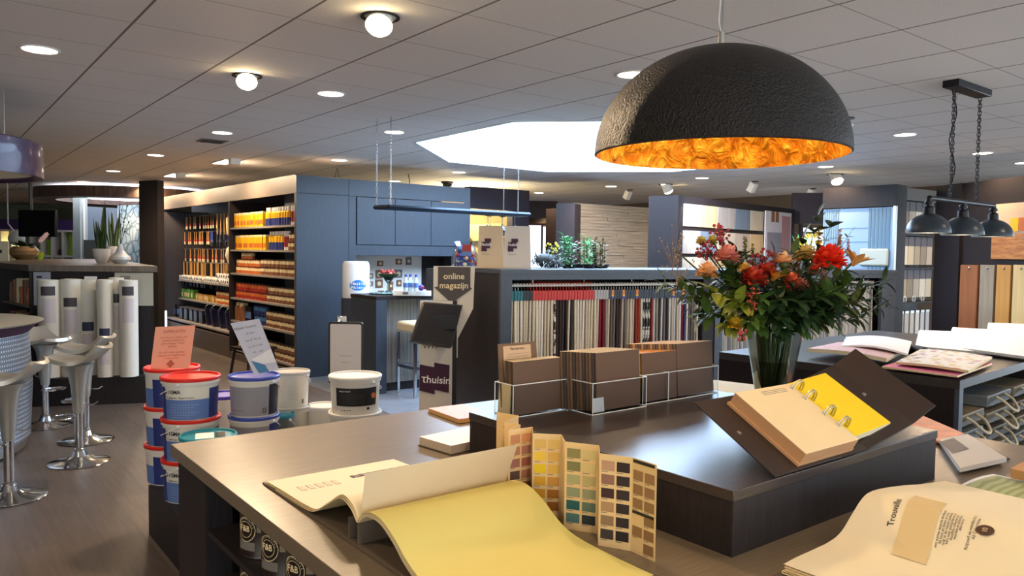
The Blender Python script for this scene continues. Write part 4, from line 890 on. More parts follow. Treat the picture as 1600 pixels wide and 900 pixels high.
for k in range(15): p = e*(.66+.023*k); wr.tube([(p.x, p.y, -.02), (p.x+(a3_-a0_).x, p.y+(a3_-a0_).y, -.02)], .003, STEEL, 5)
wr.build('wire', t)
for i, x in enumerate([766, 773, 783, 789, 795, 802, 808]):
    w_ = atz(x, 323+12*(x-607)/221, zr)+(a3_-a0_)*(.15+.3*(i % 3)); g = MB().lathe([(.03, 0), (.032, -.003), (.004, -.012), (.0035, -.08), (.02, -.1), (.036, -.14), (.03, -.19), (.028, -.19), (.034, -.14), (.0001, -.09)], GLASS, n=18)
    tag(g.build('wine_glass', loc=(w_.x, w_.y, zr-.024)), 'wine glass hanging upside down from the rack, %s from the left' % ORD[i], 'wine glass', 'wine glasses on the hanging rack')

# ---- kiosk
p = atd(690, 500, 6.2); t = thing('information_kiosk', 'freestanding touch screen kiosk with arrow sign reading online magazijn', 'kiosk', (p.x, p.y, 0), ang+.12)
k = 6.2/FPX; KX = lambda x: (x-690)*k; KZ = lambda y: zat(690, y, 6.2); CK = mat('kiosk_cream', (216, 208, 192), .5)
MB().box(KX(656), -.02, 0, KX(707), .0, KZ(470), CK).build('front_panel', t); MB().box(KX(656)+.01, .0, 0, KX(714), .1, KZ(470), DKL).build('body', t)
sg = [(677, 416), (742, 416), (740, 482), (716, 530), (716, 560), (677, 560)]
def flat(pts, y0, y1, mt): 
    m = MB(); n = len(pts); vs = [(KX(x), y0, KZ(y)) for x, y in pts]+[(KX(x), y1, KZ(y)) for x, y in pts]; m.add(vs, [list(range(n)), list(range(n, 2*n))[::-1]]+[(i, n+i, n+(i+1) % n, (i+1) % n) for i in range(n)], mt); return m
flat(sg, .04, .06, CK).build('sign_plate', t)
ar_ = flat([(684, 417), (735, 417), (735, 449), (738, 451), (706, 474), (678, 449), (684, 448)], .034, .04, mat('arrow_taupe', (72, 64, 60), .5)).build('arrow', t)
text('online', .07, frame((KX(709), .03, KZ(432)), (1, 0, 0), (0, 0, 1)), CRM, ar_, bold=.01); text('magazijn', .07, frame((KX(709), .03, KZ(446.5)), (1, 0, 0), (0, 0, 1)), CRM, ar_, bold=.01)
flat([(656.2, 568.5), (679, 573), (679, 566), (703, 570), (702, 613), (680, 608), (680, 615), (656.2, 609)], -.026, -.02, AUB).build('logo', t); lo_ = t.children[-1]
text('τhuisin', .085, frame((KX(682), -.028, KZ(593)), (1, 0, -.07), (0, 0, 1)), TXTW, lo_, bold=.012)
# tilted screen
a, b_, c, d = [Vector((KX(x), y, KZ(yy))) for x, y, yy in ((662, -.12, 470), (723, -.02, 476), (705, -.16, 539), (643, -.27, 527))]
n_ = (b_-a).cross(d-a).normalized(); n_ = n_ if n_.y > 0 else -n_
m = MB(); m.add([a, b_, c, d, a+n_*.05, b_+n_*.05, c+n_*.05, d+n_*.05], [(0, 1, 2, 3), (7, 6, 5, 4), (0, 4, 5, 1), (1, 5, 6, 2), (2, 6, 7, 3), (3, 7, 4, 0)], BLACK); m.build('screen_housing', t, bevel=.004)
cc = (a+b_+c+d)/4; m = MB(); m.add([cc+(q-cc)*.93-n_*.002 for q in (a, b_, c, d)], [(0, 1, 2, 3)], mat('screen_brown_black', (34, 30, 30), .15)); m.build('screen', t, raw=True)
MB().box(KX(672), -.14, KZ(512), KX(712), .04, KZ(490), BLACK).build('mount', t)
g = MB()
for i in range(4): g.tube([(KX(662+i*6), -.16, KZ(535)), (KX(664+i*6), -.12, KZ(541)), (KX(668+i*6), -.05, KZ(534))], .003, BLACK, 5)
g.build('cable', t)

# ================================================================ CENTRE BACKGROUND
HDR = mat('dark_aubergine_wall', (52, 44, 54), .6)
m = MB(); a = atd(733, 400, 11.6); b_ = atd(826, 400, 12.3); seg(m, a, b_, zat(733, 325, 11.6), zat(733, 291, 11.6), .15, HDR); pseg(m, 800, 12.1, 826, 12.3, 0, zat(733, 300, 11.6), .15, HDR); struct(m.build('wall_doorway'))
m = MB(); pseg(m, 690, 13.6, 806, 14.2, 0, 2.5, .1, SANDW); struct(m.build('wall_yellow'))
lamp('POINT', 'back_room_lamp', atd(740, 330, 12.8), 60, (1, .82, .5), .1)
p = atd(750, 372, 13.2); t = thing('extractor_hood', 'pale green glass hood on the yellow wall seen behind the glass rack', 'extractor hood', p, ang)
MB().add([(-.32, 0, .22), (.38, 0, .26), (.1, 0, -.05), (-.12, 0, -.05), (-.32, .3, .22), (.38, .3, .26), (.1, .3, -.05), (-.12, .3, -.05)], [(0, 1, 2, 3), (4, 7, 6, 5), (0, 4, 5, 1), (0, 3, 7, 4), (1, 5, 6, 2), (3, 2, 6, 7)], mat('hood_green', (150, 156, 100), .3)).build('hood', t); MB().box(-.1, .1, -.5, .08, .3, -.05, mat('hood_duct', (196, 176, 110), .4)).build('duct', t)
m = MB(); pseg(m, 826, 16.5, 870, 16.5, 2.32, CEIL, .1, HDR); pseg(m, 852, 14.5, 870, 14.2, 0, 2.4, .15, WENGE); struct(m.build('wall_passage'))
DAY = mat('daylight_glass', (240, 244, 250), .3, emit=(235, 242, 255), es=1.6)
m = MB(); pseg(m, 826, 16.4, 846, 16.4, .2, zat(836, 352, 16.4), .04, DAY); pseg(m, 848, 16.3, 854, 16.3, .2, zat(836, 354, 16.3), .04, DAY); struct(m.build('window_4'))
m = MB(); pseg(m, 826, 16.2, 854, 16.2, zat(836, 352, 16.2), zat(836, 349, 16.2), .1, REDP if 0 else mat('rust_frame', (110, 74, 64), .6)); pseg(m, 845, 16.2, 848, 16.2, 0, zat(836, 352, 16.2), .1, DARKW); struct(m.build('trim_4'))
m = MB(); pseg(m, 868, 10.9, 897, 10.8, 0, zat(880, 318, 10.9), .3, WENGE); struct(m.build('wall_dark_pier'))
SLAT = bpy.data.materials.new('split_stone_wood_wall'); SLAT.use_nodes = True; nt = SLAT.node_tree; tc = nt.nodes.new('ShaderNodeTexCoord'); mp = nt.nodes.new('ShaderNodeMapping'); nt.links.new(tc.outputs['Object'], mp.inputs[0])
n1 = nt.nodes.new('ShaderNodeTexNoise'); mp.inputs['Scale'].default_value = (1.2, 1.2, 40); nt.links.new(mp.outputs[0], n1.inputs[0]); n1.inputs['Scale'].default_value = 2.2; n1.inputs['Detail'].default_value = 5
nt.links.new(ramp(nt, n1.outputs['Fac'], [(.3, (112, 96, 82)), (.5, (138, 120, 98)), (.68, (164, 144, 116))]), nt.nodes['Principled BSDF'].inputs[0]); bp = nt.nodes.new('ShaderNodeBump'); bp.inputs['Strength'].default_value = .3; bp.inputs['Distance'].default_value = .01; nt.links.new(n1.outputs['Fac'], bp.inputs['Height']); nt.links.new(bp.outputs[0], nt.nodes['Principled BSDF'].inputs['Normal'])
a = atd(896, 400, 11.3); b_ = atd(1013, 400, 12.2); d = (b_-a); d.z = 0; L = d.length
t = thing('slatted_wood_panel', 'tall panel clad in thin stacked wood slats between two dark columns', 'wall panel', (a.x, a.y, 0), math.atan2(d.y, d.x))
g = MB(); r = random.Random(1); zt = zat(896, 318, 11.3); z = 0
while z < zt-.02:
    x = -.01*r.random()
    while x < L: w_ = r.uniform(.5, 1.1); g.box(x, r.uniform(-.012, .004), z, min(L, x+w_-.002), .05, z+.046, SLAT); x += w_
    z += .048
g.build('slats', t); MB().box(0, .05, 0, L, .2, zt, WENGE).build('backing', t)
lamp('SPOT', 'slat_wall_washer', atd(922, 300, 10.2), 60, WARM, .05, atd(926, 360, 11.0), 1.5, .9)
m = MB(); pseg(m, 1013, 9.3, 1058, 9.25, 0, zat(1030, 306, 9.3), .3, WENGE); struct(m.build('wall_dark_column_2'))
a = atd(1058, 400, 9.25); b_ = atd(1240, 400, 11.7); d = (b_-a); d.z = 0; L = d.length; zt = zat(1060, 305, 9.25)
t = thing('parquet_sample_wall', 'dark display wall with two rows of floor samples and a large room photograph', 'display wall', (a.x, a.y, 0), math.atan2(d.y, d.x)); tl = t
MB().box(0, 0, 0, L, .15, zt, WENGE).build('panel', t); e_ = d.normalized()
def s_of(x): # distance along wall for a photo column
    dr = sight(x, 400); den = dr.x*e_.y-dr.y*e_.x; return ((a.y*dr.x-a.x*dr.y)*-1)/den if abs(den) > 1e-9 else 0
def s_of(x):
    dr = sight(x, 400); A_ = Matrix(((dr.x, -e_.x), (dr.y, -e_.y))).inverted() @ Vector((a.x, a.y)); return A_[1]
cols = [(176, 160, 146), (206, 176, 130), (164, 152, 144), (110, 122, 136), (196, 180, 158)]; cn = ['grey brown', 'honey', 'grey', 'blue grey', 'pale oak']
xs = [1065, 1092, 1118, 1145, 1169, 1190]
SMP = [wood('floor_sample_%d' % i, tuple(int(v*.85) for v in c), c, (10, 10, .7), .4, 3) for i, c in enumerate(cols)]
zr0 = [(zat(1065, 315, 9.3), zat(1065, 353, 9.3)), (zat(1065, 357, 9.3), zat(1065, 396, 9.3)), (zat(1065, 399, 9.3), zat(1065, 440, 9.3))]
for r_i, (zt_, zb_) in enumerate(zr0):
    for i in range(5):
        s0_, s1_ = s_of(xs[i])+.01, s_of(xs[i+1])-.01; w0 = Vector((a.x, a.y, 0))+e_*s0_
        o = MB().box(0, -.02, zb_, s1_-s0_, -.002, zt_-.02, SMP[(i+(0, 2, 4)[r_i]) % 5] if r_i else SMP[i]).build('floor_sample', loc=(w0.x, w0.y, 0), rot=math.atan2(d.y, d.x))
        tag(o, '%s floor sample board, %s column of the %s row on the sample wall' % (cn[(i+(0, 2, 4)[r_i]) % 5] if r_i else cn[i], ORD[i], ['top', 'second', 'third'][r_i]), 'floor sample', 'floor sample boards on the dark display wall')
s0_, s1_ = s_of(1192), s_of(1232); w0 = Vector((a.x, a.y, 0))+e_*s0_
ph = thing('room_photograph', 'large bright photograph of a room with pictures and an armchair beside the floor samples', 'poster', (w0.x, w0.y, 0), math.atan2(d.y, d.x)); W_ = s1_-s0_
MB().box(0, -.03, zr0[2][1], W_, -.01, zr0[0][0], mat('photo_ground', (206, 200, 204), .25)).build('print', ph)
g = MB().box(.05, -.034, 1.3, W_*.6, -.03, 1.9, mat('photo_grey', (136, 134, 146), .4)).box(W_*.2, -.034, 2.05, W_*.32, -.03, 2.2, BRN).box(W_*.36, -.034, 2.05, W_*.48, -.03, 2.2, BRN).box(W_*.6, -.034, 1.6, W_*.95, -.03, 2.15, mat('photo_rose', (176, 130, 130), .4)); g.build('motif', ph)
lamp('SPOT', 'sample_wall_spot', atd(1120, 290, 8.6), 130, (1, .93, .85), .08, atd(1140, 400, 10.3), 1.5, .8)
# window and daylight behind the curtain poster
m = MB(); pseg(m, 1236, 12.0, 1290, 11.9, zat(1260, 350, 12), 2.55, .1, HDR); struct(m.build('wall_lintel'))
m = MB(); pseg(m, 1254, 12.2, 1290, 12.2, .4, zat(1260, 356, 12.2), .04, DAY); struct(m.build('window_5'))
m = MB(); pseg(m, 1250, 12.0, 1254, 12.0, 0, 2.1, .1, DARKW); pseg(m, 1250, 12.05, 1290, 12.05, zat(1260, 362, 12.05), zat(1260, 366, 12.05), .06, DARKW); struct(m.build('trim_5'))
# curtain poster unit
a = atd(1286, 400, 9.9); b_ = atd(1400, 400, 9.2); d = b_-a; d.z = 0; L = d.length; e_ = d.normalized(); zt = zat(1400, 288, 9.2)
t = thing('curtain_poster_stand', 'tall display stand with blue photograph of curtains and a lampshade', 'display stand', (a.x, a.y, 0), math.atan2(d.y, d.x))
MB().box(0, -.05, zt-.26, L, .25, zt, DW).build('header', t); MB().box(0, 0, 0, L, .25, zt-.26, DW).build('body', t); z1_ = zt-.27
MB().box(.0, -.02, .7, L-.03, .0, z1_, mat('photo_wall', (148, 172, 196), .3)).build('photo_print', t)
g = MB(); MC = mat('photo_curtain', (96, 124, 140), .4)
for i in range(7): g.box(.01+i*.03, -.026, .75, .028+i*.03, -.02, z1_-.01, MC)
for i in range(6): g.box(L-.33+i*.045, -.026, .75, L-.3+i*.045, -.02, z1_-.01, MC)
g.build('curtain_motif', t)
g = MB()
for i in range(6): g.box(.24, -.025, z1_-.25-.17*i, L-.34, -.02, z1_-.244-.17*i, MC)
g.box(.22, -.026, 1.2, L-.3, -.02, 1.23, MC); g.build('blind_motif', t)
MB().box(L-.42, -.06, 1.45, L-.07, -.02, 1.66, mat('lampshade_linen', (186, 188, 172), .6)).build('lampshade_motif', t, bevel=.02)
MB().box(L-.62, -.04, 1.02, L-.28, -.02, 1.3, mat('cushion_grey', (164, 168, 176), .6), Matrix.Translation((L-.45, 0, 1.15)) @ Matrix.Rotation(.3, 4, 'Y') @ Matrix.Translation((-L+.45, 0, -1.15))).build('cushion_motif', t, bevel=.02)
MB().box(L-.028, -.055, 0, L, 0.0, zt-.26, SATIN).build('edge_strip', t)
# carpet / fabric sample unit on its right
a = atd(1400, 400, 9.5); b_ = atd(1466, 400, 10.1); d = b_-a; d.z = 0; L = d.length
t = thing('sample_book_shelving', 'taupe shelving with rows of hanging carpet swatches right of the curtain poster', 'shelving', (a.x, a.y, 0), math.atan2(d.y, d.x)); su = t; RS = math.atan2(d.y, d.x)
MB().box(0, 0, 2.28, L, .3, zt, TAUPE).box(0, 0, 0, .06, .3, 2.28, TAUPE).build('frame', t); MB().box(.06, .25, 0, L, .3, 2.28, BLACK).build('back_panel', t)
zz_ = [zat(1430, y, 9.7) for y in (312, 366, 418, 472, 540)]
for z in zz_[1:]: MB().box(.06, 0, z-.02, L, .25, z, WENGE).build('shelf', t)
MSU = Matrix.Translation((a.x, a.y, 0)) @ Matrix.Rotation(RS, 4, 'Z')
for ri, (zt_, hgt) in enumerate([(zz_[0]-.02, .38), (zz_[1]-.03, .36), (zz_[2]-.03, .36)]):
    for i in range(6):
        x = .09+i*(L-.12)/6; p = MSU @ Vector((x, .06, zt_)); k_ = (i*3+ri) % 5; c_ = [FABS[3], FABS[8], FABS[0], FABS[4], FABS[1]][k_]
        t = thing('carpet_swatch_book', '%s carpet swatch, %s from the left in the %s row beside the poster' % (['taupe', 'greige', 'beige', 'warm grey', 'ivory'][k_], ORD[i], ['top', 'middle', 'lower'][ri]), 'swatch', p, RS, 'carpet swatches right of the curtain poster')
        w_ = (L-.12)/6-.012; MB().box(0, 0, -hgt, w_, .03, -.1, c_).build('swatch', t); MB().box(0, -.004, -.12, w_, .034, 0, mat('header_mauve', (88, 80, 86), .5)).build('header', t); MB().tube([(w_/2, .01, .0), (w_/2, -.01, .03), (w_/2, .02, .05)], .004, STEEL, 5).build('hook', t)
for i in range(7):
    p = MSU @ Vector((.1+i*(L-.14)/7, .05, zz_[3]-.12)); t = thing('clear_sample_hanger', 'white sample strip hanging lowest in the taupe shelving, %s from the left' % ORD[i], 'swatch', p, RS, 'white strips in the lowest row'); MB().box(0, 0, -.4, .09, .02, -.03, FW[i % 4]).build('strip', t); MB().box(0, -.003, -.03, .09, .023, 0, SATIN).build('clip', t)
for i in range(4):
    p = MSU @ Vector((.12+i*(L-.16)/4, .05, zz_[3]-.02)); tag(MB().tube([(0, 0, 0), (.0, .18, 0)], .045, PWHITE, 14).tube([(0, -.002, 0), (.0, .0, 0)], .03, TXTG, 12).build('white_ring_roll', loc=(p.x, p.y, p.z+.05), rot=RS), 'white rolled sample above the lowest row, taupe shelving, %s from the left' % ORD[i], 'roll', 'white rolls in the taupe shelving')
# wood plank wall at the right
a = atd(1466, 400, 9.2); b_ = atd(1640, 400, 7.6); d = b_-a; d.z = 0; L = d.length; e_ = d.normalized(); RP = math.atan2(d.y, d.x); zt = 2.42
t = thing('plank_sample_wall', 'tall dark wall unit carrying wide wood plank samples at the right', 'display wall', (a.x, a.y, 0), RP); MB().box(0, 0, 0, L, .3, zt, DW).build('panel', t); MB().box(-.02, -.04, 0, s_of(1503), .0, zt, WENGE).build('stile', t)
PC = [((140, 84, 52), (164, 104, 66), 'reddish brown'), ((140, 124, 104), (168, 152, 130), 'grey beige'), ((186, 130, 62), (206, 152, 84), 'golden oak'), ((206, 172, 112), (222, 192, 136), 'pale honey')]
for i, (x0, x1) in enumerate([(1505, 1532), (1536, 1558), (1562, 1584), (1588, 1612)]):
    s0_, s1_ = s_of(x0), s_of(x1); w0 = Vector((a.x, a.y, 0))+e_*s0_; Dm = (w0.dot(_fw)); ztp = zat((x0+x1)/2, 414, Dm)
    t = thing('wide_plank_sample', '%s wide wood plank sample on the dark wall, %s from the left' % (PC[i][2], ORD[i]), 'floor sample', (w0.x, w0.y, 0), RP, 'wide plank samples on the right wall')
    MB().box(0, -.03, .45, s1_-s0_, -.005, ztp, wood('plank_%d' % i, PC[i][0], PC[i][1], (7, 7, .5), .4, 3)).build('board', t, bevel=.002); MB().ball(((s1_-s0_)*.55, -.035, ztp-.035), .014, STEEL, 10).build('knob', t)
s0_ = s_of(1552); w0 = Vector((a.x, a.y, 0))+e_*s0_; Dm = w0.dot(_fw)
t = thing('wood_grain_picture', 'large picture of polished wood grain with small yellow squares at the right edge', 'poster', (w0.x, w0.y, 0), RP); zA, zB, zC = zat(1575, 405, Dm), zat(1575, 366, Dm), zat(1575, 320, Dm)
MB().box(0, -.03, zA, 1.0, -.005, zB, wood('picture_wood', (140, 78, 40), (214, 150, 92), (2, 2, 12), .3, 2.5)).build('wood_motif', t); MB().box(0, -.03, zB, 1.0, -.005, zC, mat('picture_sand', (206, 178, 146), .3)).build('print', t)
s2 = s_of(1581)-s0_; MB().box(s2, -.036, zB+.02, s2+.11, -.03, zB+.16, YEL).box(s2+.12, -.036, zB+.02, s2+.2, -.03, zB+.16, OR).build('colour_squares', t)

# ================================================================ TRIPLE LAMP AND DOME PENDANT
IRON = mat('dark_iron', (40, 40, 44), .4, .6); SH = mat('grey_blue_enamel', (52, 62, 72), .32, .2)
t = thing('triple_pendant_lamp', 'industrial lamp with three grey enamel domes on a pipe, hung on two chains', 'pendant lamp', (5.45, 2.14, CEIL))
MB().box(-.26, -.05, -.045, .26, .05, 0, IRON).build('canopy', t, bevel=.004)
PZ = atd(1500, 316, 5.07).z-CEIL
for cx_ in (-.2, .2):
    g = MB(); n = 30; Lc = -PZ-.05
    for k in range(n):
        z = -.05-Lc*(k+.5)/n; s_ = .011; g.tube([(cx_+s_*math.cos(b_)*(k % 2), s_*math.cos(b_)*((k+1) % 2), z+.021*math.sin(b_)) for b_ in [PI/4*j for j in range(8)]], .0026, IRON, 5, closed=True)
    g.build('chain', t)
g = MB(); g.tube([(-.2+.02*math.sin(i*.9), .015*math.cos(i), -.05+(PZ+.1)*i/12) for i in range(13)], .004, IRON, 6); g.build('power_cable', t)
MB().tube([(-.5, 0, PZ), (.5, 0, PZ)], .016, IRON, 12).build('pipe', t)
for i, x in enumerate((-.5, 0, .5)):
    zl = PZ
    MB().tube([(x, 0, zl), (x, 0, zl-.06)], .017, IRON, 12).lathe([(.024, -.02), (.026, -.03), (.024, -.04)], IRON, (x, 0, zl), 14).build('elbow', t)
    MB().lathe([(.02, -.05), (.032, -.06), (.034, -.1), (.028, -.1)], IRON, (x, 0, zl), 16).build('socket', t)
    sh = MB().lathe([(.028, -.095)]+[(.128*math.sin(a_), -.095-.12*(1-math.cos(a_))-.0) for a_ in [.25+(PI/2-.25)*j/12 for j in range(13)]]+[(.132, -.217), (.126, -.217)]+[(.124*math.sin(a_), -.1-.115*(1-math.cos(a_))) for a_ in [PI/2-(PI/2-.2)*j/10 for j in range(11)]], SH, (x, 0, zl), 40).build('shade', t)
    MB().ball((x, 0, zl-.15), .03, LITW, 14).build('bulb', sh)
    l = lamp('POINT', 'lamp', (x, 0, zl-.19), 5, WARM, .03, parent=t)

HAM = mat('hammered_black', (25, 20, 17), .42, .15, bump=1.0, bscale=150); 
GOLD = bpy.data.materials.new('gold_leaf'); GOLD.use_nodes = True; nt = GOLD.node_tree; b_ = nt.nodes['Principled BSDF']; tc = nt.nodes.new('ShaderNodeTexCoord')
n1 = nt.nodes.new('ShaderNodeTexNoise'); n1.inputs['Scale'].default_value = 20; n1.inputs['Detail'].default_value = 8; n1.inputs['Distortion'].default_value = .7; nt.links.new(tc.outputs['Object'], n1.inputs[0])
nt.links.new(ramp(nt, n1.outputs['Fac'], [(.3, (184, 104, 8)), (.5, (214, 138, 14)), (.68, (250, 196, 56))]), b_.inputs[0]); b_.inputs['Metallic'].default_value = .55; b_.inputs['Roughness'].default_value = .38
bp = nt.nodes.new('ShaderNodeBump'); bp.inputs['Strength'].default_value = 1; bp.inputs['Distance'].default_value = .05; nt.links.new(n1.outputs['Fac'], bp.inputs['Height']); nt.links.new(bp.outputs[0], b_.inputs['Normal'])
lc = atz(1123, 243, 1.84)
t = thing('dome_pendant_lamp', 'big black hammered half dome pendant lamp with gold leaf inside', 'pendant lamp', (lc.x, lc.y, 1.842)); RD = .358; HD = .305
arc = [(RD*math.cos(a_), HD*math.sin(a_)) for a_ in [PI/2*j/28 for j in range(28)]]+[(.012, HD)]
MB().lathe([(RD-.006, -.003), (RD, .0)]+arc, HAM, n=96).build('outer_shell', t)
MB().lathe([((RD-.006)*math.cos(a_)+.0001, -.003+(HD-.012)*math.sin(a_)) for a_ in [PI/2*j/28 for j in range(29)]], GOLD, n=96).build('inner_shell', t)
MB().lathe([(.035, HD-.002), (.03, HD+.006), (.01, HD+.008), (.009, HD+.045), (.0001, HD+.047)], SATIN, n=20).build('cap', t)
MB().tube([(0, 0, HD+.04), (.004, .0, HD+.1), (0, 0, CEIL-1.842)], .0022, STEEL, 6).build('suspension_wire', t); MB().tube([(0, 0, HD+.04), (-.008, .006, HD+.07), (-.004, .003, HD+.16), (-.002, 0, CEIL-1.842)], .003, mat('clear_flex', (220, 214, 200), .4), 6).build('power_cable', t)
MB().lathe([(.02, 0), (.022, -.06), (.0001, -.06)], IRON, (0, 0, HD-.02), 14).build('socket', t); MB().ball((0, 0, HD-.13), .045, LITW, 18).build('bulb', t)
lamp('POINT', 'lamp', (0, 0, HD-.15), 8, (1, .84, .6), .05, parent=t)

# ================================================================ MAIN COUNTER
CT = wood('counter_top_oak', (98, 86, 70), (126, 112, 92), (1.2, 30, 30), .3, 5, detail=7, spec=.7)
CX0, CX1, CY0, CY1 = .66, 3.04, .27, 2.68
t = thing('consultation_counter', 'large square dark oak counter in the foreground with open shelves at its left end', 'counter', (CX0, CY0, 0)); w_, d_ = CX1-CX0, CY1-CY0
MB().box(0, 0, .86, w_, d_, .9, CT).build('top_board', t, bevel=.002)
boxes('leg_panel', [(.02, d_-.32, 0, .1, d_-.02, .86), (.02, .02, 0, .1, .3, .86)], DW, t)
boxes('rail', [(.02, .3, .84, .08, d_-.32, .86), (.02, .3, 0, .08, d_-.32, .07)], DW, t)
for z in (.70, .545, .39, .23): MB().box(.025, .3, z-.018, .42, d_-.32, z, DW).build('shelf', t)
MB().box(.42, .02, 0, .45, d_-.02, .86, WENGE).build('back_panel', t); boxes('side_panel', [(.1, d_-.06, 0, w_-.05, d_-.03, .86), (w_-.08, .02, 0, w_-.05, d_-.03, .86)], DW, t)
bx = thing('raised_counter_box', 'raised black brown display box standing on the middle of the counter', 'display box', (1.372, .972, .9)); bw, bd = .988, .993
MB().box(0, 0, .122, bw, bd, .146, DWX).build('top_board', bx, bevel=.0015); MB().box(.003, .003, 0, bw-.003, bd-.003, .122, DW).build('body', bx)
# dark shelf interior tins
TB = mat('tin_black_brown', (40, 28, 26), .35); TL = mat('tin_label_tan', (150, 136, 104), .5)
def fb_tin():
    t = thing('paint_tin', 'x', 'paint tin'); r, h = .076, .137
    MB().lathe([(.0001, 0), (r, 0), (r, .004), (r*.985, .006), (r*.985, h-.006), (r, h-.004), (r, h), (r*.9, h), (r*.88, h-.006), (.0001, h-.006)], TB, n=40).build('can', t); MB().lathe([(r*1.003, .002), (r*1.006, .004), (r*1.003, .006)], STEEL, n=40).build('rim', t)
    q = PI; MB().lathe([(r*.99, .075), (r*.99, .108)], TL, n=10, a0=q+.82, a1=q+1.95).build('label_band', t); MB().lathe([(r*.99, .022), (r*.99, .046)], mat('tin_small_label', (120, 116, 108), .5), n=8, a0=q-.1, a1=q+.75).build('small_label', t)
    qa = q+.33; c = Vector((r*.995*math.cos(qa), r*.995*math.sin(qa), .083)); nn = Vector((math.cos(qa), math.sin(qa), 0)); M = frame(c, nn.cross(Vector((0, 0, 1)))*-1, (0, 0, 1)); 
    g = MB()
    for r0, r1 in ((.034, .032), (.023, .0215)):
        def pt(rr_, a_): th = rr_*math.cos(a_)/(r*.992); return (r*.996*math.cos(qa-th), r*.996*math.sin(qa-th), .08+rr_*math.sin(a_))
        n = 30; vs = [pt(r0, 2*PI*i/n) for i in range(n)]+[pt(r1, 2*PI*i/n) for i in range(n)]; g.add(vs, [(i, (i+1) % n, n+(i+1) % n, n+i) for i in range(n)], CRM)
    er = g.build('emblem_ring', t, raw=True)
    x_ = Vector((0, 0, 1)).cross(nn)
    text('F&B', .023, frame(c+nn*.0015, x_, (0, 0, 1)), CRM, er, 'emblem_letters', bold=.02)
    for i_, ch in enumerate('FARROW&BALL'):
        a_ = PI*.95-i_*PI*.9/10; 
        th = .0275*math.cos(a_)/(r*.992); pp = Vector((r*.999*math.cos(qa+th), r*.999*math.sin(qa+th), .083+.0275*math.sin(a_))); n2 = Vector((math.cos(qa+th), math.sin(qa+th), 0)); xx = Vector((0, 0, 1)).cross(n2)
        yv = Vector((0, 0, 1))*math.sin(a_)+xx*math.cos(a_); text(ch, .009, frame(pp, xx*math.sin(a_)-Vector((0, 0, 1))*math.cos(a_), yv), CRM, er, 'emblem_letters')
    return t
tins = []
ft = fb_tin(); first = True
for si, z in enumerate((.70, .545)):
    for i in range(9):
        y = 2.1-i*.168; lab = 'black paint tin with round emblem, %s shelf in counter end, %s from far leg' % (['upper', 'second'][si], ORD[i])
        if first: ft.location = (CX0+.115, y, z+.001); ft['label'] = lab; ft['group'] = 'black paint tins inside the counter'; first = False
        else: dup(ft, (CX0+.115, y, z+.001), 0, lab)

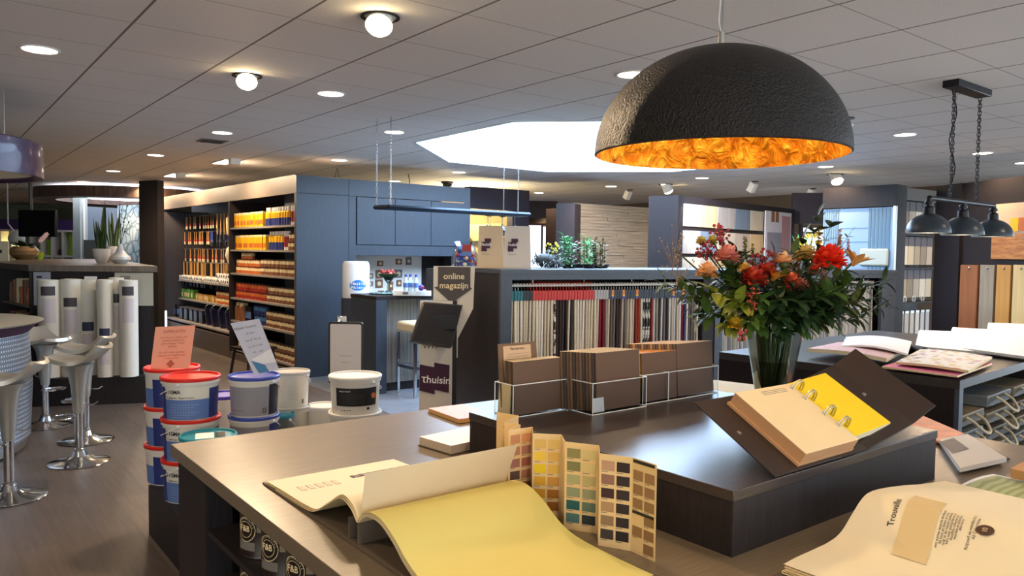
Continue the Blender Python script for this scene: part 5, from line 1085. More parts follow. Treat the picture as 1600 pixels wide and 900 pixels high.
# ================================================================ PAINT BUCKETS ON THE PLINTH
PL = MB().box(0, 0, 0, 2.1, 1.72, .27, DW)
tag(PL.build('display_platform', loc=(.975, 2.7, 0)), 'low dark platform behind the counter on which paint buckets are stacked', 'platform')
FACE = PI+YAW  # towards the viewer
def bucket(lab, px, py, D, R, h, lidm, body, style, group=None, z=None, turn=0):
    p = atd(px, py, D); t = thing('paint_bucket', lab, 'paint bucket', (p.x, p.y, z if z is not None else .271), math.atan2(-p.y, -p.x)+turn, group)
    # local +x faces the viewer
    tp = .93
    MB().lathe([(.0001, 0), (R*tp*.95, 0), (R*tp*.96, .008), (R*.955, h*.84), (R*1.0, h*.845), (R*1.0, h*.93), (R*.96, h*.94)], body, n=48).build('tub', t)
    MB().lathe([(R*1.0, h*.91), (R*1.03, h*.92), (R*1.035, h*.975), (R*1.0, h), (R*.95, h*.995), (R*.93, h*.955), (.0001, h*.955)], lidm, n=48).build('lid', t)
    g = MB(); g.tube([(R*.99*math.cos(a_)*1.02, R*1.03*math.sin(a_), h*.86-.33*h*max(0, math.cos(a_))) for a_ in [-PI/2+PI*i/16 for i in range(17)]], .0022, PWHITE, 6); g.v = [tuple(Matrix.Rotation(2.3 if style != 'sigma' else -1.9, 3, 'Z') @ Vector(v_)) for v_ in g.v]; 
    ha_ = 2.3 if style != 'sigma' else -1.9
    for s_ in (-1, 1): g.ball((-s_*R*1.01*math.sin(ha_), s_*R*1.01*math.cos(ha_), h*.86), .009, PWHITE, 8)
    g.build('handle', t)
    rl = lambda z: R*(.93*.96+(.955-.93*.96)*z/h/.84)+.0012
    def band(m, z0, z1, a0, a1, mt): m.lathe([(rl(z0), z0), (rl(z1), z1)], mt, n=max(3, int(abs(a1-a0)*10)), a0=a0, a1=a1)
    LBL = t
    def lettering(body_, size, ang_, z, mt, bold=.01):
        # letters wrapped around the tub, each turned with the wall
        tw = size*(.7 if body_.isupper() else .56); n = len(body_)
        for i, ch in enumerate(body_):
            if ch == ' ': continue
            a_ = ang_+(i-(n-1)/2)*tw/rl(z); nn = Vector((math.cos(a_), math.sin(a_), 0)); text(ch, size, frame(nn*(rl(z)+.001)+Vector((0, 0, z)), Vector((0, 0, 1)).cross(nn), (0, 0, 1)), mt, LBL, 'lettering', bold=bold)
    if style == 'sigma':
        m = MB(); band(m, .006, h*.5, -.95, .8, LBLUE); LBL = m.build('label_lower', t)
        m = MB(); band(m, .006, h*.74, .8, 1.9, NAVY); m.build('label_side', t); m = MB(); band(m, .006, h*.78, -1.9, -.95, NAVY); m.build('label_side', t)
        m = MB()
        for i in range(6): band(m, h*.08+i*h*.06, h*.085+i*h*.06, -.7, .1+.4*((i*7) % 3)/3, PWHITE)
        m.build('small_print', t)
        lettering('SIGMA', .026, -.6, h*.68, TXTD, .02); lettering('Sigmatex Superlatex', .0135, -.32, h*.55, TXTD, .01)
        nn = Vector((math.cos(-1.12), math.sin(-1.12), 0)); M = frame(nn*(rl(h*.68)+.001)+Vector((0, 0, h*.68)), Vector((0, 0, 1)).cross(nn), (0, 0, 1)); MB().add([(-.012, -.009, 0), (.012, -.009, 0), (0, .013, 0)], [(0, 1, 2)], NAVY, M).build('emblem', t)
    elif style == 'grey':
        m = MB(); band(m, .01, h*.76, -1.5, .55, GREYL); m.build('label', t); m = MB(); band(m, .01, h*.8, .55, 1.6, NAVY if 'lower' in lab else mat('midnight_label', (22, 26, 48), .4)); m.build('label_side', t)
        m = MB()
        for i in range(9): band(m, h*.3+i*h*.045, h*.305+i*h*.045, -1.2, .1, TXTG)
        m.build('small_print', t); m = MB(); band(m, h*.1, h*.24, .25, .45, mat('print_code', (110, 100, 96), .5)); band(m, h*.17, h*.185, -1.3, -.5, TXTD); m.build('print_block', t)
    elif style == 'wallpro':
        m = MB(); band(m, h*.24, h*.72, -.85, 1.0, DKL); LBL = m.build('label', t); m = MB(); m.lathe([(.0001, 0), (.016, 0)], OR, n=18, M=frame(Vector((math.cos(.8), math.sin(.8), 0))*(rl(h*.5)+.002)+Vector((0, 0, h*.5)), (-math.sin(.8), math.cos(.8), 0), (0, 0, 1))); m.build('price_dot', t)
        lettering('muurverf', .014, -.42, h*.64, TXTW, .01); m = MB()
        for i in range(5): band(m, h*.32+i*h*.055, h*.327+i*h*.055, -.7, .35, TXTG)
        for i in range(4): band(m, h*.12, h*.145, -.6+i*.12, -.55+i*.12, TXTD)
        band(m, h*.13, h*.2, .5, .62, TXTD); m.build('small_print', t)
    elif style == 'histor':
        m = MB(); band(m, .012, h*.62, -1.9, 1.2, DKL); LBL = m.build('label', t); m = MB(); band(m, h*.62, h*.82, -1.9, 1.6, mat('olive_label', (120, 124, 110), .5)); m.build('label_top', t)
        lettering('HISTOR', .026, -.85, h*.5, TXTW, .02); lettering('MONODEK', .03, -.75, h*.24, mat('cyan_print', (70, 170, 200), .5), .02); lettering('BINNEN', .013, -.85, h*.1, TXTW, .01)
        MB().box(-R*.5, -R*.45, h*.957, R*.45, R*.2, h*.962, PWHITE).box(-R*.45, R*.25, h*.957, R*.3, R*.6, h*.962, DKL).build('lid_sticker', t)
    elif style == 'back':
        m = MB()
        for i in range(7): band(m, h*.25+i*h*.06, h*.256+i*h*.06, -.5, .1, mat('faint_print', (170, 164, 158), .5))
        band(m, h*.12, h*.24, .35, .5, TXTG); m.build('small_print', t)
    elif style == 'dark':
        m = MB(); band(m, h*.1, h*.55, -.2, 1.2, DKL); m.build('label', t)
    return t
def stack(labs, px, D, R, h, lidm, body, styles, turn=0, group=None, z0=.271):
    for i, l in enumerate(labs): bucket(l, px, 600, D, R, h, lidm, body, styles[i] if isinstance(styles, list) else styles, group, z0+i*(h-.004), turn)
H_ = .214
stack(['bottom of the front red lidded stack, white and blue paint bucket', 'middle white and blue bucket of the front red lidded stack', 'white and blue paint bucket with red lid on top of the front stack'], 298, 3.9, .142, H_, REDP, BUCKW, 'sigma', -.1, 'red lidded paint buckets')
stack(['bottom of the rear left red lidded stack, blue paint bucket', 'middle blue bucket of the rear left red lidded stack', 'red lidded bucket at the far left carrying the pink notice'], 269, 4.19, .142, H_, REDP, BUCKW, 'sigma', -1.6, 'red lidded paint buckets behind')
stack(['black bucket with teal lid at the bottom beside the counter corner', 'bucket with wide teal lid nearest to the counter corner'], 325, 3.62, .128, .2, TEAL, BUCKW, 'histor', -.0, 'teal lidded buckets')
stack(['bottom bucket of the blue lidded stack', 'lower visible blue lidded bucket with grey label', 'blue lidded bucket with grey label carrying the white notice'], 397, 4.0, .129, H_-.003, BLUEPL, BUCKW, 'grey', .1, 'blue lidded buckets with grey labels')
stack(['white bucket bottom of the violet lidded pair', 'bucket with bright violet blue lid seen between the red and blue lids'], 350, 4.5, .12, .215, PURP, BUCKW, 'back', 0)
stack(['bottom of the narrow teal lidded stack', 'narrow bucket with teal lid peeking out right of the blue lidded stack'], 438, 4.15, .075, .195, TEAL, mat('grey_tub', (120, 124, 120), .4), 'back', 0)
GREYLID = mat('grey_rim_lid', (200, 196, 188), .4)
stack(['bottom of the tall white stack behind the blue lids', 'middle white bucket with grey rim of the tall white stack', 'plain white bucket with clear lid on top of the tall white stack'], 455, 4.3, .102, .203, GREYLID, BUCKW, 'back', .3)
stack(['bottom white bucket of the short pair between the stacks', 'short white bucket with dark label between the two white stacks'], 506, 4.35, .1, .2, WHITE, BUCKW, 'dark', 0)
stack(['lowest white bucket of the rightmost stack', 'white bucket under the black labelled one in the rightmost stack', 'white bucket with black label on top of the rightmost stack'], 555, 4.17, .141, .204, WHITE, BUCKW, ['back', 'back', 'wallpro'], 0)
p = atd(498, 600, 4.39); bucket('white bucket with grey lid in the back row beside the tall white stack', 500, 600, 4.42, .09, .22, GREYLID, BUCKW, 'back', z=.271+.2) if 0 else None
# notices
def notice(lab, corners, D, mt, lines, title, parent_z, thick=.0015, D2=None, name='paper_notice', cat='notice'):
    # corners in photo order: top-left, top-right, bottom-right, bottom-left
    a_, b_, c_, d_ = [atd(x, y, dd) for (x, y), dd in zip(corners, D)]
    t = thing(name, lab, cat, (a_+b_+c_+d_)/4); o = t.location; a_, b_, c_, d_ = a_-o, b_-o, c_-o, d_-o; n_ = (b_-a_).cross(d_-a_).normalized()
    if n_.dot(EYE-o) < 0: n_ = -n_
    m = MB(); m.add([a_, b_, c_, d_]+[q-n_*thick for q in (a_, b_, c_, d_)], [(0, 1, 2, 3), (7, 6, 5, 4), (0, 4, 5, 1), (1, 5, 6, 2), (2, 6, 7, 3), (3, 7, 4, 0)], mt); m.build('sheet', t)
    X_ = (b_-a_+c_-d_)/2; Y_ = (a_-d_+b_-c_)/2; w_ = X_.length; h_ = Y_.length
    def at(u, v): return (a_*(1-u)+b_*u)*(1-v)+(d_*(1-u)+c_*u)*v+n_*.001
    for (v, s_, txt) in lines: text(txt, s_*w_, frame(at(.5, v), X_, Y_), title, t, bold=.005)
    return t, at, X_, Y_
RP_ = mat('notice_red_print', (196, 96, 76), .6)
t, at, X_, Y_ = notice('pink paper notice standing on the rear red bucket lid', [(243, 511), (305, 508), (296, 575), (235, 577)], (4.22, 4.2, 4.12, 4.14), mat('salmon_paper', (248, 176, 148), .6), [(.13, .1, 'SUPERLATEX'), (.27, .062, 'Voor binnen en buiten, mat'), (.34, .062, 'uitstekend dekkend en'), (.41, .062, 'goed reinigbaar 10 liter'), (.49, .07, '€ 69,95'), (.62, .062, 'Nu ook in kleur leverbaar'), (.69, .062, 'vraag naar de mogelijkheden'), (.76, .062, 'in onze winkel')], RP_, 0)
MB().lathe([(.0001, 0), (.024, 0)], RP_, n=4, M=frame(at(.5, .89), X_, Y_)).build('bucket_drawing', t)
t, at, X_, Y_ = notice('white paper notice with blue drawing leaning on the blue lidded bucket', [(360, 505), (405, 498), (436, 577), (398, 587)], (4.05, 4.08, 3.98, 3.94), mat('cool_white_paper', (206, 208, 222), .6), [(.12, .15, 'Histor monodek'), (.24, .12, '10 liter'), (.37, .12, 'van € 79,95'), (.49, .12, 'nu € 59,95'), (.6, .12, 'mat  wit')], TXTG, 0)
g = MB(); g.add([at(.12, .74), at(.55, .86), at(.6, 1.0), at(.2, .98)], [(0, 1, 2, 3)], BLU); g.add([at(.12, .72), at(1, .6), at(1, .86), at(.5, .84)], [(0, 1, 2, 3)], PWHITE); g.build('picture', t, raw=True)
p = atd(540, 600, 4.75); t = thing('framed_stand_sign', 'rounded black framed sign with pale sheet standing behind the rightmost white buckets', 'sign', (p.x, p.y, .271), ang-.08)
zt, zb_ = zat(541, 503, 4.75)-.271, zat(541, 600, 4.75)-.271; hw = 28*4.75/FPX
def rrect(m, hw, z0, z1, r, y0, y1, mt):
    pts = []
    for cx_, cz_, a0 in ((hw-r, z1-r, 0), (-hw+r, z1-r, PI/2), (-hw+r, z0+r, PI), (hw-r, z0+r, 1.5*PI)):
        for i in range(5): pts.append((cx_+r*math.cos(a0+PI/2*i/4), cz_+r*math.sin(a0+PI/2*i/4)))
    n = len(pts); m.add([(x, y0, z) for x, z in pts]+[(x, y1, z) for x, z in pts], [list(range(n)), list(range(n, 2*n))[::-1]]+[(i, n+i, n+(i+1) % n, (i+1) % n) for i in range(n)], mt)
m = MB(); rrect(m, hw, zb_, zt, .02, 0, .015, BLACK); m.build('frame', t); m = MB(); rrect(m, hw-.013, zb_+.012, zt-.014, .01, -.002, 0, mat('sign_sheet', (206, 198, 190), .35)); m.build('sheet', t)
g = MB()
for i, (w_, z) in enumerate([(.04, .46), (.028, .43), (.06, .36), (.05, .34)]): g.box(-w_, -.004, zt*z/.62, w_, -.002, zt*z/.62+.005, mat('faint_sheet_print', (176, 166, 158), .5))
g.build('print', t); MB().tube([(0, .01, 0), (0, .01, zb_+.02)], .01, BLACK, 8).build('post', t); MB().lathe([(.0001, 0), (.09, 0), (.09, .008), (.0001, .008)], BLACK, n=24).build('base', t)

# ================================================================ OPEN WALLPAPER BOOK (LEFT FOREGROUND)
def W(x, y, z): return atz(x, y, z)
COV = mat('book_cover_taupe', (96, 84, 70), .6)
t = thing('open_sample_book', 'large open wallpaper sample book with cream and yellow pages on the counter left corner', 'sample book', (.755, 1.5, .9))
# local: x along the spine (0..PH), y across
PH = .40
def prof(pts, u):
    # piecewise catmull interpolation on (y, z)
    n = len(pts)-1; s_ = min(u*n, n-1e-6); i = int(s_); f_ = s_-i; P0, P1, P2, P3 = pts[max(i-1, 0)], pts[i], pts[i+1], pts[min(i+2, n)]
    return tuple(.5*((2*P1[k])+(-P0[k]+P2[k])*f_+(2*P0[k]-5*P1[k]+4*P2[k]-P3[k])*f_*f_+(-P0[k]+3*P1[k]-3*P2[k]+P3[k])*f_**3) for k in (0, 1))
MB().box(-.005, .05, .001, PH+.01, .57, .006, COV).build('cover', t); MB().box(-.005, -.55, .001, PH+.01, .0, .006, COV).build('cover', t)
MB().box(-.005, 0, .001, PH+.01, .05, .006, COV).box(0, .045, .006, PH, .049, .055, COV).box(0, .0, .006, PH, .004, .062, COV).build('spine', t)
MB().lathe([(.0001, 0), (.004, 0)], DKL, n=12, M=Matrix.Translation((-.001, -.035, .045)) @ Matrix.Rotation(-PI/2, 4, 'Y')).build('rivet', t) if 0 else None
LP = [(.55, .012), (.42, .016), (.3, .018), (.22, .026), (.15, .062), (.08, .098), (.03, .09), (.0, .066)]
RPf = [(-.0, .066), (-.04, .09), (-.1, .093), (-.16, .07), (-.21, .04), (-.27, .02), (-.38, .012), (-.5, .010)]
m = MB()
for k in range(5): m.sheet(lambda u_, v_, k=k: Vector((v_*(PH-.004)+.002*k*(1 if k % 2 else -.4), prof(LP, u_)[0]+.006*k*(1-u_), prof(LP, u_)[1]-.0022*k)), 40, 2, .0016, PEACH if k else PAPER, PEACH)
m.build('left_pages', t, smooth=60)
m = MB(); m.sheet(lambda u_, v_: Vector((v_*(PH-.002)+.0, prof(RPf, u_)[0], prof(RPf, u_)[1]+.004*math.sin(v_*3)*u_)), 44, 6, .001, YELLOWP); m.build('yellow_page', t, smooth=60)
m = MB()
for k in range(1, 5): m.sheet(lambda u_, v_, k=k: Vector((v_*(PH-.004), prof(RPf, u_)[0]+.004*k*u_, max(prof(RPf, u_)[1]-.0024*k, .008+.0006*(5-k)))), 40, 2, .0016, PEACH)
m.build('right_pages', t, smooth=60)
# raised page, turned upright and leaning
b0 = (-.002, -.005, .072); m = MB()
m.sheet(lambda u_, v_: Vector((v_*(PH-.005), -.012-.02*u_-.075*u_*v_*.4, .074+.098*u_+.012*v_*u_)), 10, 6, .0008, mat('translucent_page', (214, 194, 160), .7)); m.build('standing_page', t, smooth=60)
g = MB()
for i, (x0, x1, c_) in enumerate([(.03, .07, (188, 162, 126)), (.095, .135, (198, 174, 138)), (.17, .2, (204, 182, 146))]): g.add([(x, -.0105-.02*u_-.03*u_*x/PH, .074+.098*u_+.012*u_*x/PH) for x, u_ in ((x0, .3), (x1, .3), (x1, .85), (x0, .85))], [(0, 1, 2, 3)], mat('page_square_%d' % i, c_, .7))
g.build('colour_squares', t, raw=True)
m.add([(x, y, .0172) for x, y in ((.22, .34), (.35, .34), (.35, .30), (.22, .30))], [(0, 1, 2, 3)], TXTG) if 0 else None
m = MB()
for i in range(22): y0 = .43; m.box(.2+.0085*i, y0, .0155, .207+.0085*i, y0+.02, .0172, [AUB, TXTG, BRN][i % 3])
m.build('printed_strip', t); m = MB()
for i in range(5): m.box(.04+.024*i, .40, .0155, .055+.024*i, .44, .0176, mat('pale_print', (206, 196, 176), .7))
m.build('printed_paragraph', t)
# ================================================================ RIGHT FOREGROUND BOOK
t = thing('open_sample_book', 'open cream paint sample book with printed text and brown roundel at the lower right', 'sample book', (1.39, .86, .9))
PX = [(0, .020), (.05, .023), (.12, .024), (.18, .027), (.225, .038), (.27, .068), (.31, .094), (.345, .104), (.40, .103), (.5, .092), (.62, .075), (.75, .06)]
pz = lambda u_: prof(PX, u_)
m = MB(); m.sheet(lambda u_, v_: Vector((pz(u_)[0], -.62*v_+.012*math.sin(PI*u_)*0, pz(u_)[1])), 200, 4, .001, PAPER); page = m.build('open_page', t, smooth=60)
m = MB()
for k in range(1, 6): m.sheet(lambda u_, v_, k=k: Vector((pz(u_)[0]-.003*k+.001*(k % 2), -.001-.617*v_-.002*(k % 3), max(.0065, pz(u_)[1]-.004*k-.001))), 40, 2, .002, PEACH)
m.build('pages', t, smooth=60); MB().box(-.06, -.62, .0005, .7, .004, .004, COV).build('cover', t)
def onpage(x, y):
    lo, hi = 0, 1
    for _ in range(24):
        mid = (lo+hi)/2
        if pz(mid)[0] < x: lo = mid
        else: hi = mid
    z = pz(lo)[1]; u2 = min(1, lo+.02); s_ = (pz(u2)[1]-z)/max(1e-6, pz(u2)[0]-pz(lo)[0]); return Vector((x, y, z+.0026)), Vector((1, 0, s_)).normalized()
def onp(px, py):
    z = .99
    for _ in range(6): q = atz(px, py, z); v_, s_ = onpage(min(.74, q.x-1.39), q.y-.86); z = v_.z+.9
    return v_, s_
def wrap(me, M=None):   # lay a flat mesh on the curved page
    for v in me.vertices:
        c = v.co.copy(); v.co = onpage(c.x, c.y)[0]+Vector((0, 0, .0002))
def page_text(body_, px, py, size, px2, py2, mt=TXTG, sgn=1):
    a_, _ = onp(px, py); b_, _ = onp(px2, py2); X_ = Vector((b_.x-a_.x, b_.y-a_.y, 0)); o = text(body_, size, frame(Vector(((a_.x+b_.x)/2, (a_.y+b_.y)/2, 0)), X_, Vector((0, 0, 1)).cross(X_)), mt, page, bold=.006, ext=0); wrap(o.data); return o
page_text('Trouvailles', 1389, 852, .019, 1404, 833, TXTD)
q4 = [onp(*p_)[0] for p_ in ((1428, 818), (1478, 832), (1446, 883), (1392, 866))]; m = MB()
for i in range(12):
    for j in range(12): m.add([onpage(*((q4[0]*(1-u_)+q4[1]*u_)*(1-v_)+(q4[3]*(1-u_)+q4[2]*u_)*v_).to_tuple()[:2])[0] for u_, v_ in ((i/12, j/12), ((i+1)/12, j/12), ((i+1)/12, (j+1)/12), (i/12, (j+1)/12))], [(0, 1, 2, 3)], mat('page_swatch', (208, 188, 140), .8))
m.build('swatch_square', page, raw=True)
for i in range(7):
    page_text(['een warme neutrale tint die past', 'bij hout en linnen en rustig', 'oogt in de ruimte combineer', 'hem met zachte kleuren uit', 'dezelfde collectie voor', 'wanden en plafonds in', 'elke kamer'][i], 1448+i*6, 893-i*.5, .0078, 1486+i*5, 829+i*3)
for i in range(2): page_text(['Krijtverf op waterbasis No. 10', 'All Colours by hand'][i], 1500+9*i, 896, .0085, 1530+8*i, 846, TXTG)
c_, s_ = onp(1537, 883); nrm = Vector((-s_.z, 0, s_.x)); MB().lathe([(.0001, 0), (.0165, 0)], mat('roundel_brown', (76, 48, 30), .6), n=32, M=frame(c_+nrm*.0004, s_, (0, 1, 0))).build('roundel', page)
a_, _ = onp(1534, 888); b_, _ = onp(1540, 878); text('10', .014, frame(c_+nrm*.001, b_-a_, nrm.cross(b_-a_)), CRM, page)

# ---- green swirl sheet and cream book behind it
GSW = bpy.data.materials.new('green_swirl_wallpaper'); GSW.use_nodes = True; nt = GSW.node_tree; tc = nt.nodes.new('ShaderNodeTexCoord'); wv = nt.nodes.new('ShaderNodeTexWave'); wv.wave_type = 'RINGS'; wv.inputs['Scale'].default_value = 14; wv.inputs['Distortion'].default_value = 9; wv.inputs['Detail'].default_value = 1; wv.inputs['Detail Scale'].default_value = .35
nt.links.new(tc.outputs['Object'], wv.inputs[0]); nt.links.new(ramp(nt, wv.outputs['Fac'], [(.2, (146, 152, 96)), (.7, (172, 182, 132))]), nt.nodes['Principled BSDF'].inputs[0]); nt.nodes['Principled BSDF'].inputs['Roughness'].default_value = .6
t = thing('wallpaper_sample_book', 'wallpaper book opened at a green swirling pattern behind the cream text page', 'sample book', (2.16, .85, .9)); 
MB().box(-.1, -.6, .001, .3, .02, .006, COV).build('cover', t)
MB().sheet(lambda u_, v_: Vector((-.06+.36*u_, -.0-.6*v_+.05*u_*0, .02+.012*math.sin(u_*3))), 12, 2, .001, GSW).build('pattern_page', t, smooth=60)
MB().sheet(lambda u_, v_: Vector((.0+.33*u_, .018-.6*v_, .012+.012*math.sin(u_*3))), 12, 2, .004, PWHITE).build('pages', t, smooth=60)
t = thing('closed_catalogue', 'thick cream catalogue with brown page edges lying at the right edge of the counter', 'book', (2.46, .8, .9), -.12)
MB().box(-.05, -.5, .001, .3, .0, .005, BLACK).build('cover', t); MB().sheet(lambda u_, v_: Vector((-.04+.3*u_, -.004-.48*v_, .036+.02*math.sin(u_*2.2))), 12, 2, .001, PAPER).build('top_page', t, smooth=60)
MB().sheet(lambda u_, v_: Vector((-.04+.3*u_, -.006-.48*v_, .035+.02*math.sin(u_*2.2))), 12, 2, .028, mat('page_edge_brown', (196, 150, 104), .7)).build('pages', t, smooth=60)
# ---- small items around the raised box
p = W(733, 668, .9); t = thing('thick_white_book', 'thick blank white book half behind the left end of the raised box', 'book', (1.36, 2.02, .9), .12)
MB().box(-.02, 0, .0005, .2, .17, .003, COV).build('cover', t); MB().box(-.015, .003, .003, .2, .168, .03, mat('page_block', (206, 190, 170), .7)).box(-.015, .003, .03, .2, .168, .0305, PWHITE).build('pages', t, bevel=.001)
t = thing('pink_colour_brochure', 'brochure with pink and blue cover behind the left end of the raised box', 'brochure', (1.62, 2.42, .9), -.05)
MB().box(0, -.04, .0005, .4, .2, .016, mat('orange_pages', (226, 176, 110), .6)).build('pages', t, bevel=.001); MB().box(0, -.04, .016, .16, .2, .018, mat('rose_cover', (232, 178, 176), .5)).box(.16, -.04, .016, .4, .2, .018, mat('blue_cover', (150, 186, 216), .5)).build('cover', t); MB().box(-.004, -.044, -.0, .4, .2, .0015, WENGE).build('back_cover', t)
q = W(1145, 606, 1.03); t = thing('cream_page_stack', 'cream page book lying between the raised box and the glass vase', 'book', (2.42, 1.69, .9), .25)
MB().box(0, 0, .0, .36, .25, .11, mat('page_block', (206, 190, 170), .7)).build('pages', t, bevel=.002); MB().sheet(lambda u_, v_: Vector((.37*u_-.005, .26*v_-.005, .114+.012*math.sin(u_*3.1))), 12, 2, .004, PAPER).build('top_page', t, smooth=60)
# open booklet right of the raised box
t = thing('open_brochure', 'open brochure with orange strokes and grey photo right of the raised box', 'brochure', (2.5, .95, .9))
c4 = [W(x, y, .915) for x, y in ((1441, 649), (1506, 677), (1468, 690), (1405, 672))]; o_ = t.location
g = MB(); q = [v-o_ for v in c4]; g.add(q+[v-Vector((0, 0, .006)) for v in q], [(0, 1, 2, 3), (7, 6, 5, 4), (0, 4, 5, 1), (1, 5, 6, 2), (2, 6, 7, 3), (3, 7, 4, 0)], mat('orange_strokes', (226, 150, 120), .5, noise=.35, nscale=14)); g.build('upper_page', t)
c4 = [W(x, y, .925) for x, y in ((1468, 686), (1512, 678), (1573, 715), (1500, 731))]+[]; q = [v-o_ for v in c4]
g = MB(); g.add(q+[v-Vector((0, 0, .014)) for v in q], [(0, 1, 2, 3), (7, 6, 5, 4), (0, 4, 5, 1), (1, 5, 6, 2), (2, 6, 7, 3), (3, 7, 4, 0)], mat('grey_page', (206, 200, 190), .5)); g.build('lower_page', t)
c4 = [W(x, y, .9265) for x, y in ((1470, 690), (1490, 684), (1514, 701), (1488, 708))]; g = MB(); g.add([v-o_ for v in c4], [(0, 1, 2, 3)], mat('landscape_print', (110, 100, 98), .5, noise=.5, nscale=40)); g.build('photo_print', t, raw=True)
c4 = [W(x, y, .906) for x, y in ((1466, 688), (1512, 680), (1578, 716), (1497, 734))]; g = MB(); q = [v-o_ for v in c4]; g.add(q+[v-Vector((0, 0, .004)) for v in q], [(0, 1, 2, 3), (7, 6, 5, 4), (0, 4, 5, 1), (1, 5, 6, 2), (2, 6, 7, 3), (3, 7, 4, 0)], BLACK); g.build('cover', t)

# ================================================================ FOLDED COLOUR CARD
t = thing('folding_colour_card', 'zigzag folded paint colour card standing in front of the raised box', 'colour card', (1.1, 1.2, .9)); HC = .208
def Bt(x, y): q = atz(x, y, .9); return Vector((q.x-1.1, q.y-1.2, 0))
def Tp(x, y): q = atz(x, y, .9+HC); return Vector((q.x-1.1, q.y-1.2, 0))
fp = [Tp(776, 644), Tp(810, 649), Tp(789, 660), Tp(813, 663), Tp(795, 672), Tp(832, 667), Bt(834.5, 795), Bt(876, 811), Bt(882, 828), Bt(933, 834), Bt(934.5, 852), Bt(985, 861), Bt(1023, 878)]
fp[6] = Tp(832.5, 677); fp[7] = Tp(877, 679); fp[8] = Tp(883, 690)
CC = mat('card_stock', (226, 196, 140), .65); nfa = len(fp)-1
sw = {0: [[(222, 204, 160)]*1, 6], }
pal = {1: ['e2cf9e', 'd8c79a', 'b9b294', '9c9a88', '7b7f7a', '8a8676'], 0: ['e0c48e', 'd9bd8c', 'c9b48a', 'b6a684', 'a49a80', '8f8a78'],
       4: [('c08a62', 'cf9468'), ('b07e66', 'a87868'), ('9c6a5c', '9a5c50'), ('5a443c', 'b07864'), ('2c2426', '96624e'), ('8a6450', '7a4c40')],
       6: [('d6b060', 'dab868'), ('e6c03c', 'd8ae54'), ('e4c400', 'dcb44c'), ('d8a020', 'c89238'), ('cc9420', 'a86a10'), ('b87c14', '9a5a14')],
       8: [('8c8452', 'd0c084'), ('7a784c', 'd2c282'), ('a8a674', 'b8ac74'), ('8c9474', '909474'), ('1c5a58', '5c7464'), ('4c7470', '222e30')],
       10: [('b89072', '2a1a1c'), ('8c6456', '2c1e20'), ('381c22', '2e2022'), ('a88660', '2a1c20'), ('8a7050', '221a1c'), ('3c3430', '1e181a')],
       11: [('9c7850', '9a764e'), ('947048', '96724c'), ('947048', '927048'), ('', '8c6c44'), ('947048', '8e6a44'), ('', '8c6a44')]}
hx = lambda h: tuple(int(h[i:i+2], 16) for i in (0, 2, 4))
for i in range(nfa):
    a_, b_ = fp[i], fp[i+1]; d = b_-a_; n_ = Vector((d.y, -d.x, 0)).normalized()
    pn = MB(); toeye = (EYE-Vector((1.1, 1.2, .9)))-a_
    if n_.dot(Vector((toeye.x, toeye.y, 0))) < 0: n_ = -n_
    pn.add([a_, b_, b_+Vector((0, 0, HC)), a_+Vector((0, 0, HC)), a_-n_*.0008, b_-n_*.0008, b_-n_*.0008+Vector((0, 0, HC)), a_-n_*.0008+Vector((0, 0, HC))], [(0, 1, 2, 3), (7, 6, 5, 4), (0, 4, 5, 1), (1, 5, 6, 2), (2, 6, 7, 3), (3, 7, 4, 0)], CC)
    pan = pn.build('card_panel', t)
    if i in pal:
        g = MB(); rows = pal[i]
        for r_i, row_ in enumerate(rows):
            cs = row_ if isinstance(row_, tuple) else (row_,)
            for c_i, h_ in enumerate(cs):
                if not h_: continue
                u0, u1 = (.07+.47*c_i, .07+.47*c_i+.4) if len(cs) == 2 else (.3, .85); top = .97-(.05 if i == 11 else 0)-.148*r_i; z1_ = HC*top-.008; z0_ = z1_-HC*.105
                g.add([a_+d*u0+n_*.0008+Vector((0, 0, z0_)), a_+d*u1+n_*.0008+Vector((0, 0, z0_)), a_+d*u1+n_*.0008+Vector((0, 0, z1_)), a_+d*u0+n_*.0008+Vector((0, 0, z1_))], [(0, 1, 2, 3)], mat('chip_'+h_, hx(h_), .6))
                g.add([a_+d*u0+n_*.0008+Vector((0, 0, z0_-.0035)), a_+d*(u0+(u1-u0)*.5)+n_*.0008+Vector((0, 0, z0_-.0035)), a_+d*(u0+(u1-u0)*.5)+n_*.0008+Vector((0, 0, z0_-.002)), a_+d*u0+n_*.0008+Vector((0, 0, z0_-.002))], [(0, 1, 2, 3)], TXTG)
        if i == 11:
            for z_ in (HC*.955, HC*.42): g.add([a_+d*.06+n_*.001+Vector((0, 0, z_)), a_+d*.94+n_*.001+Vector((0, 0, z_)), a_+d*.94+n_*.001+Vector((0, 0, z_+.007)), a_+d*.06+n_*.001+Vector((0, 0, z_+.007))], [(0, 1, 2, 3)], DKL)
        g.build('colour_chips', pan, raw=True)

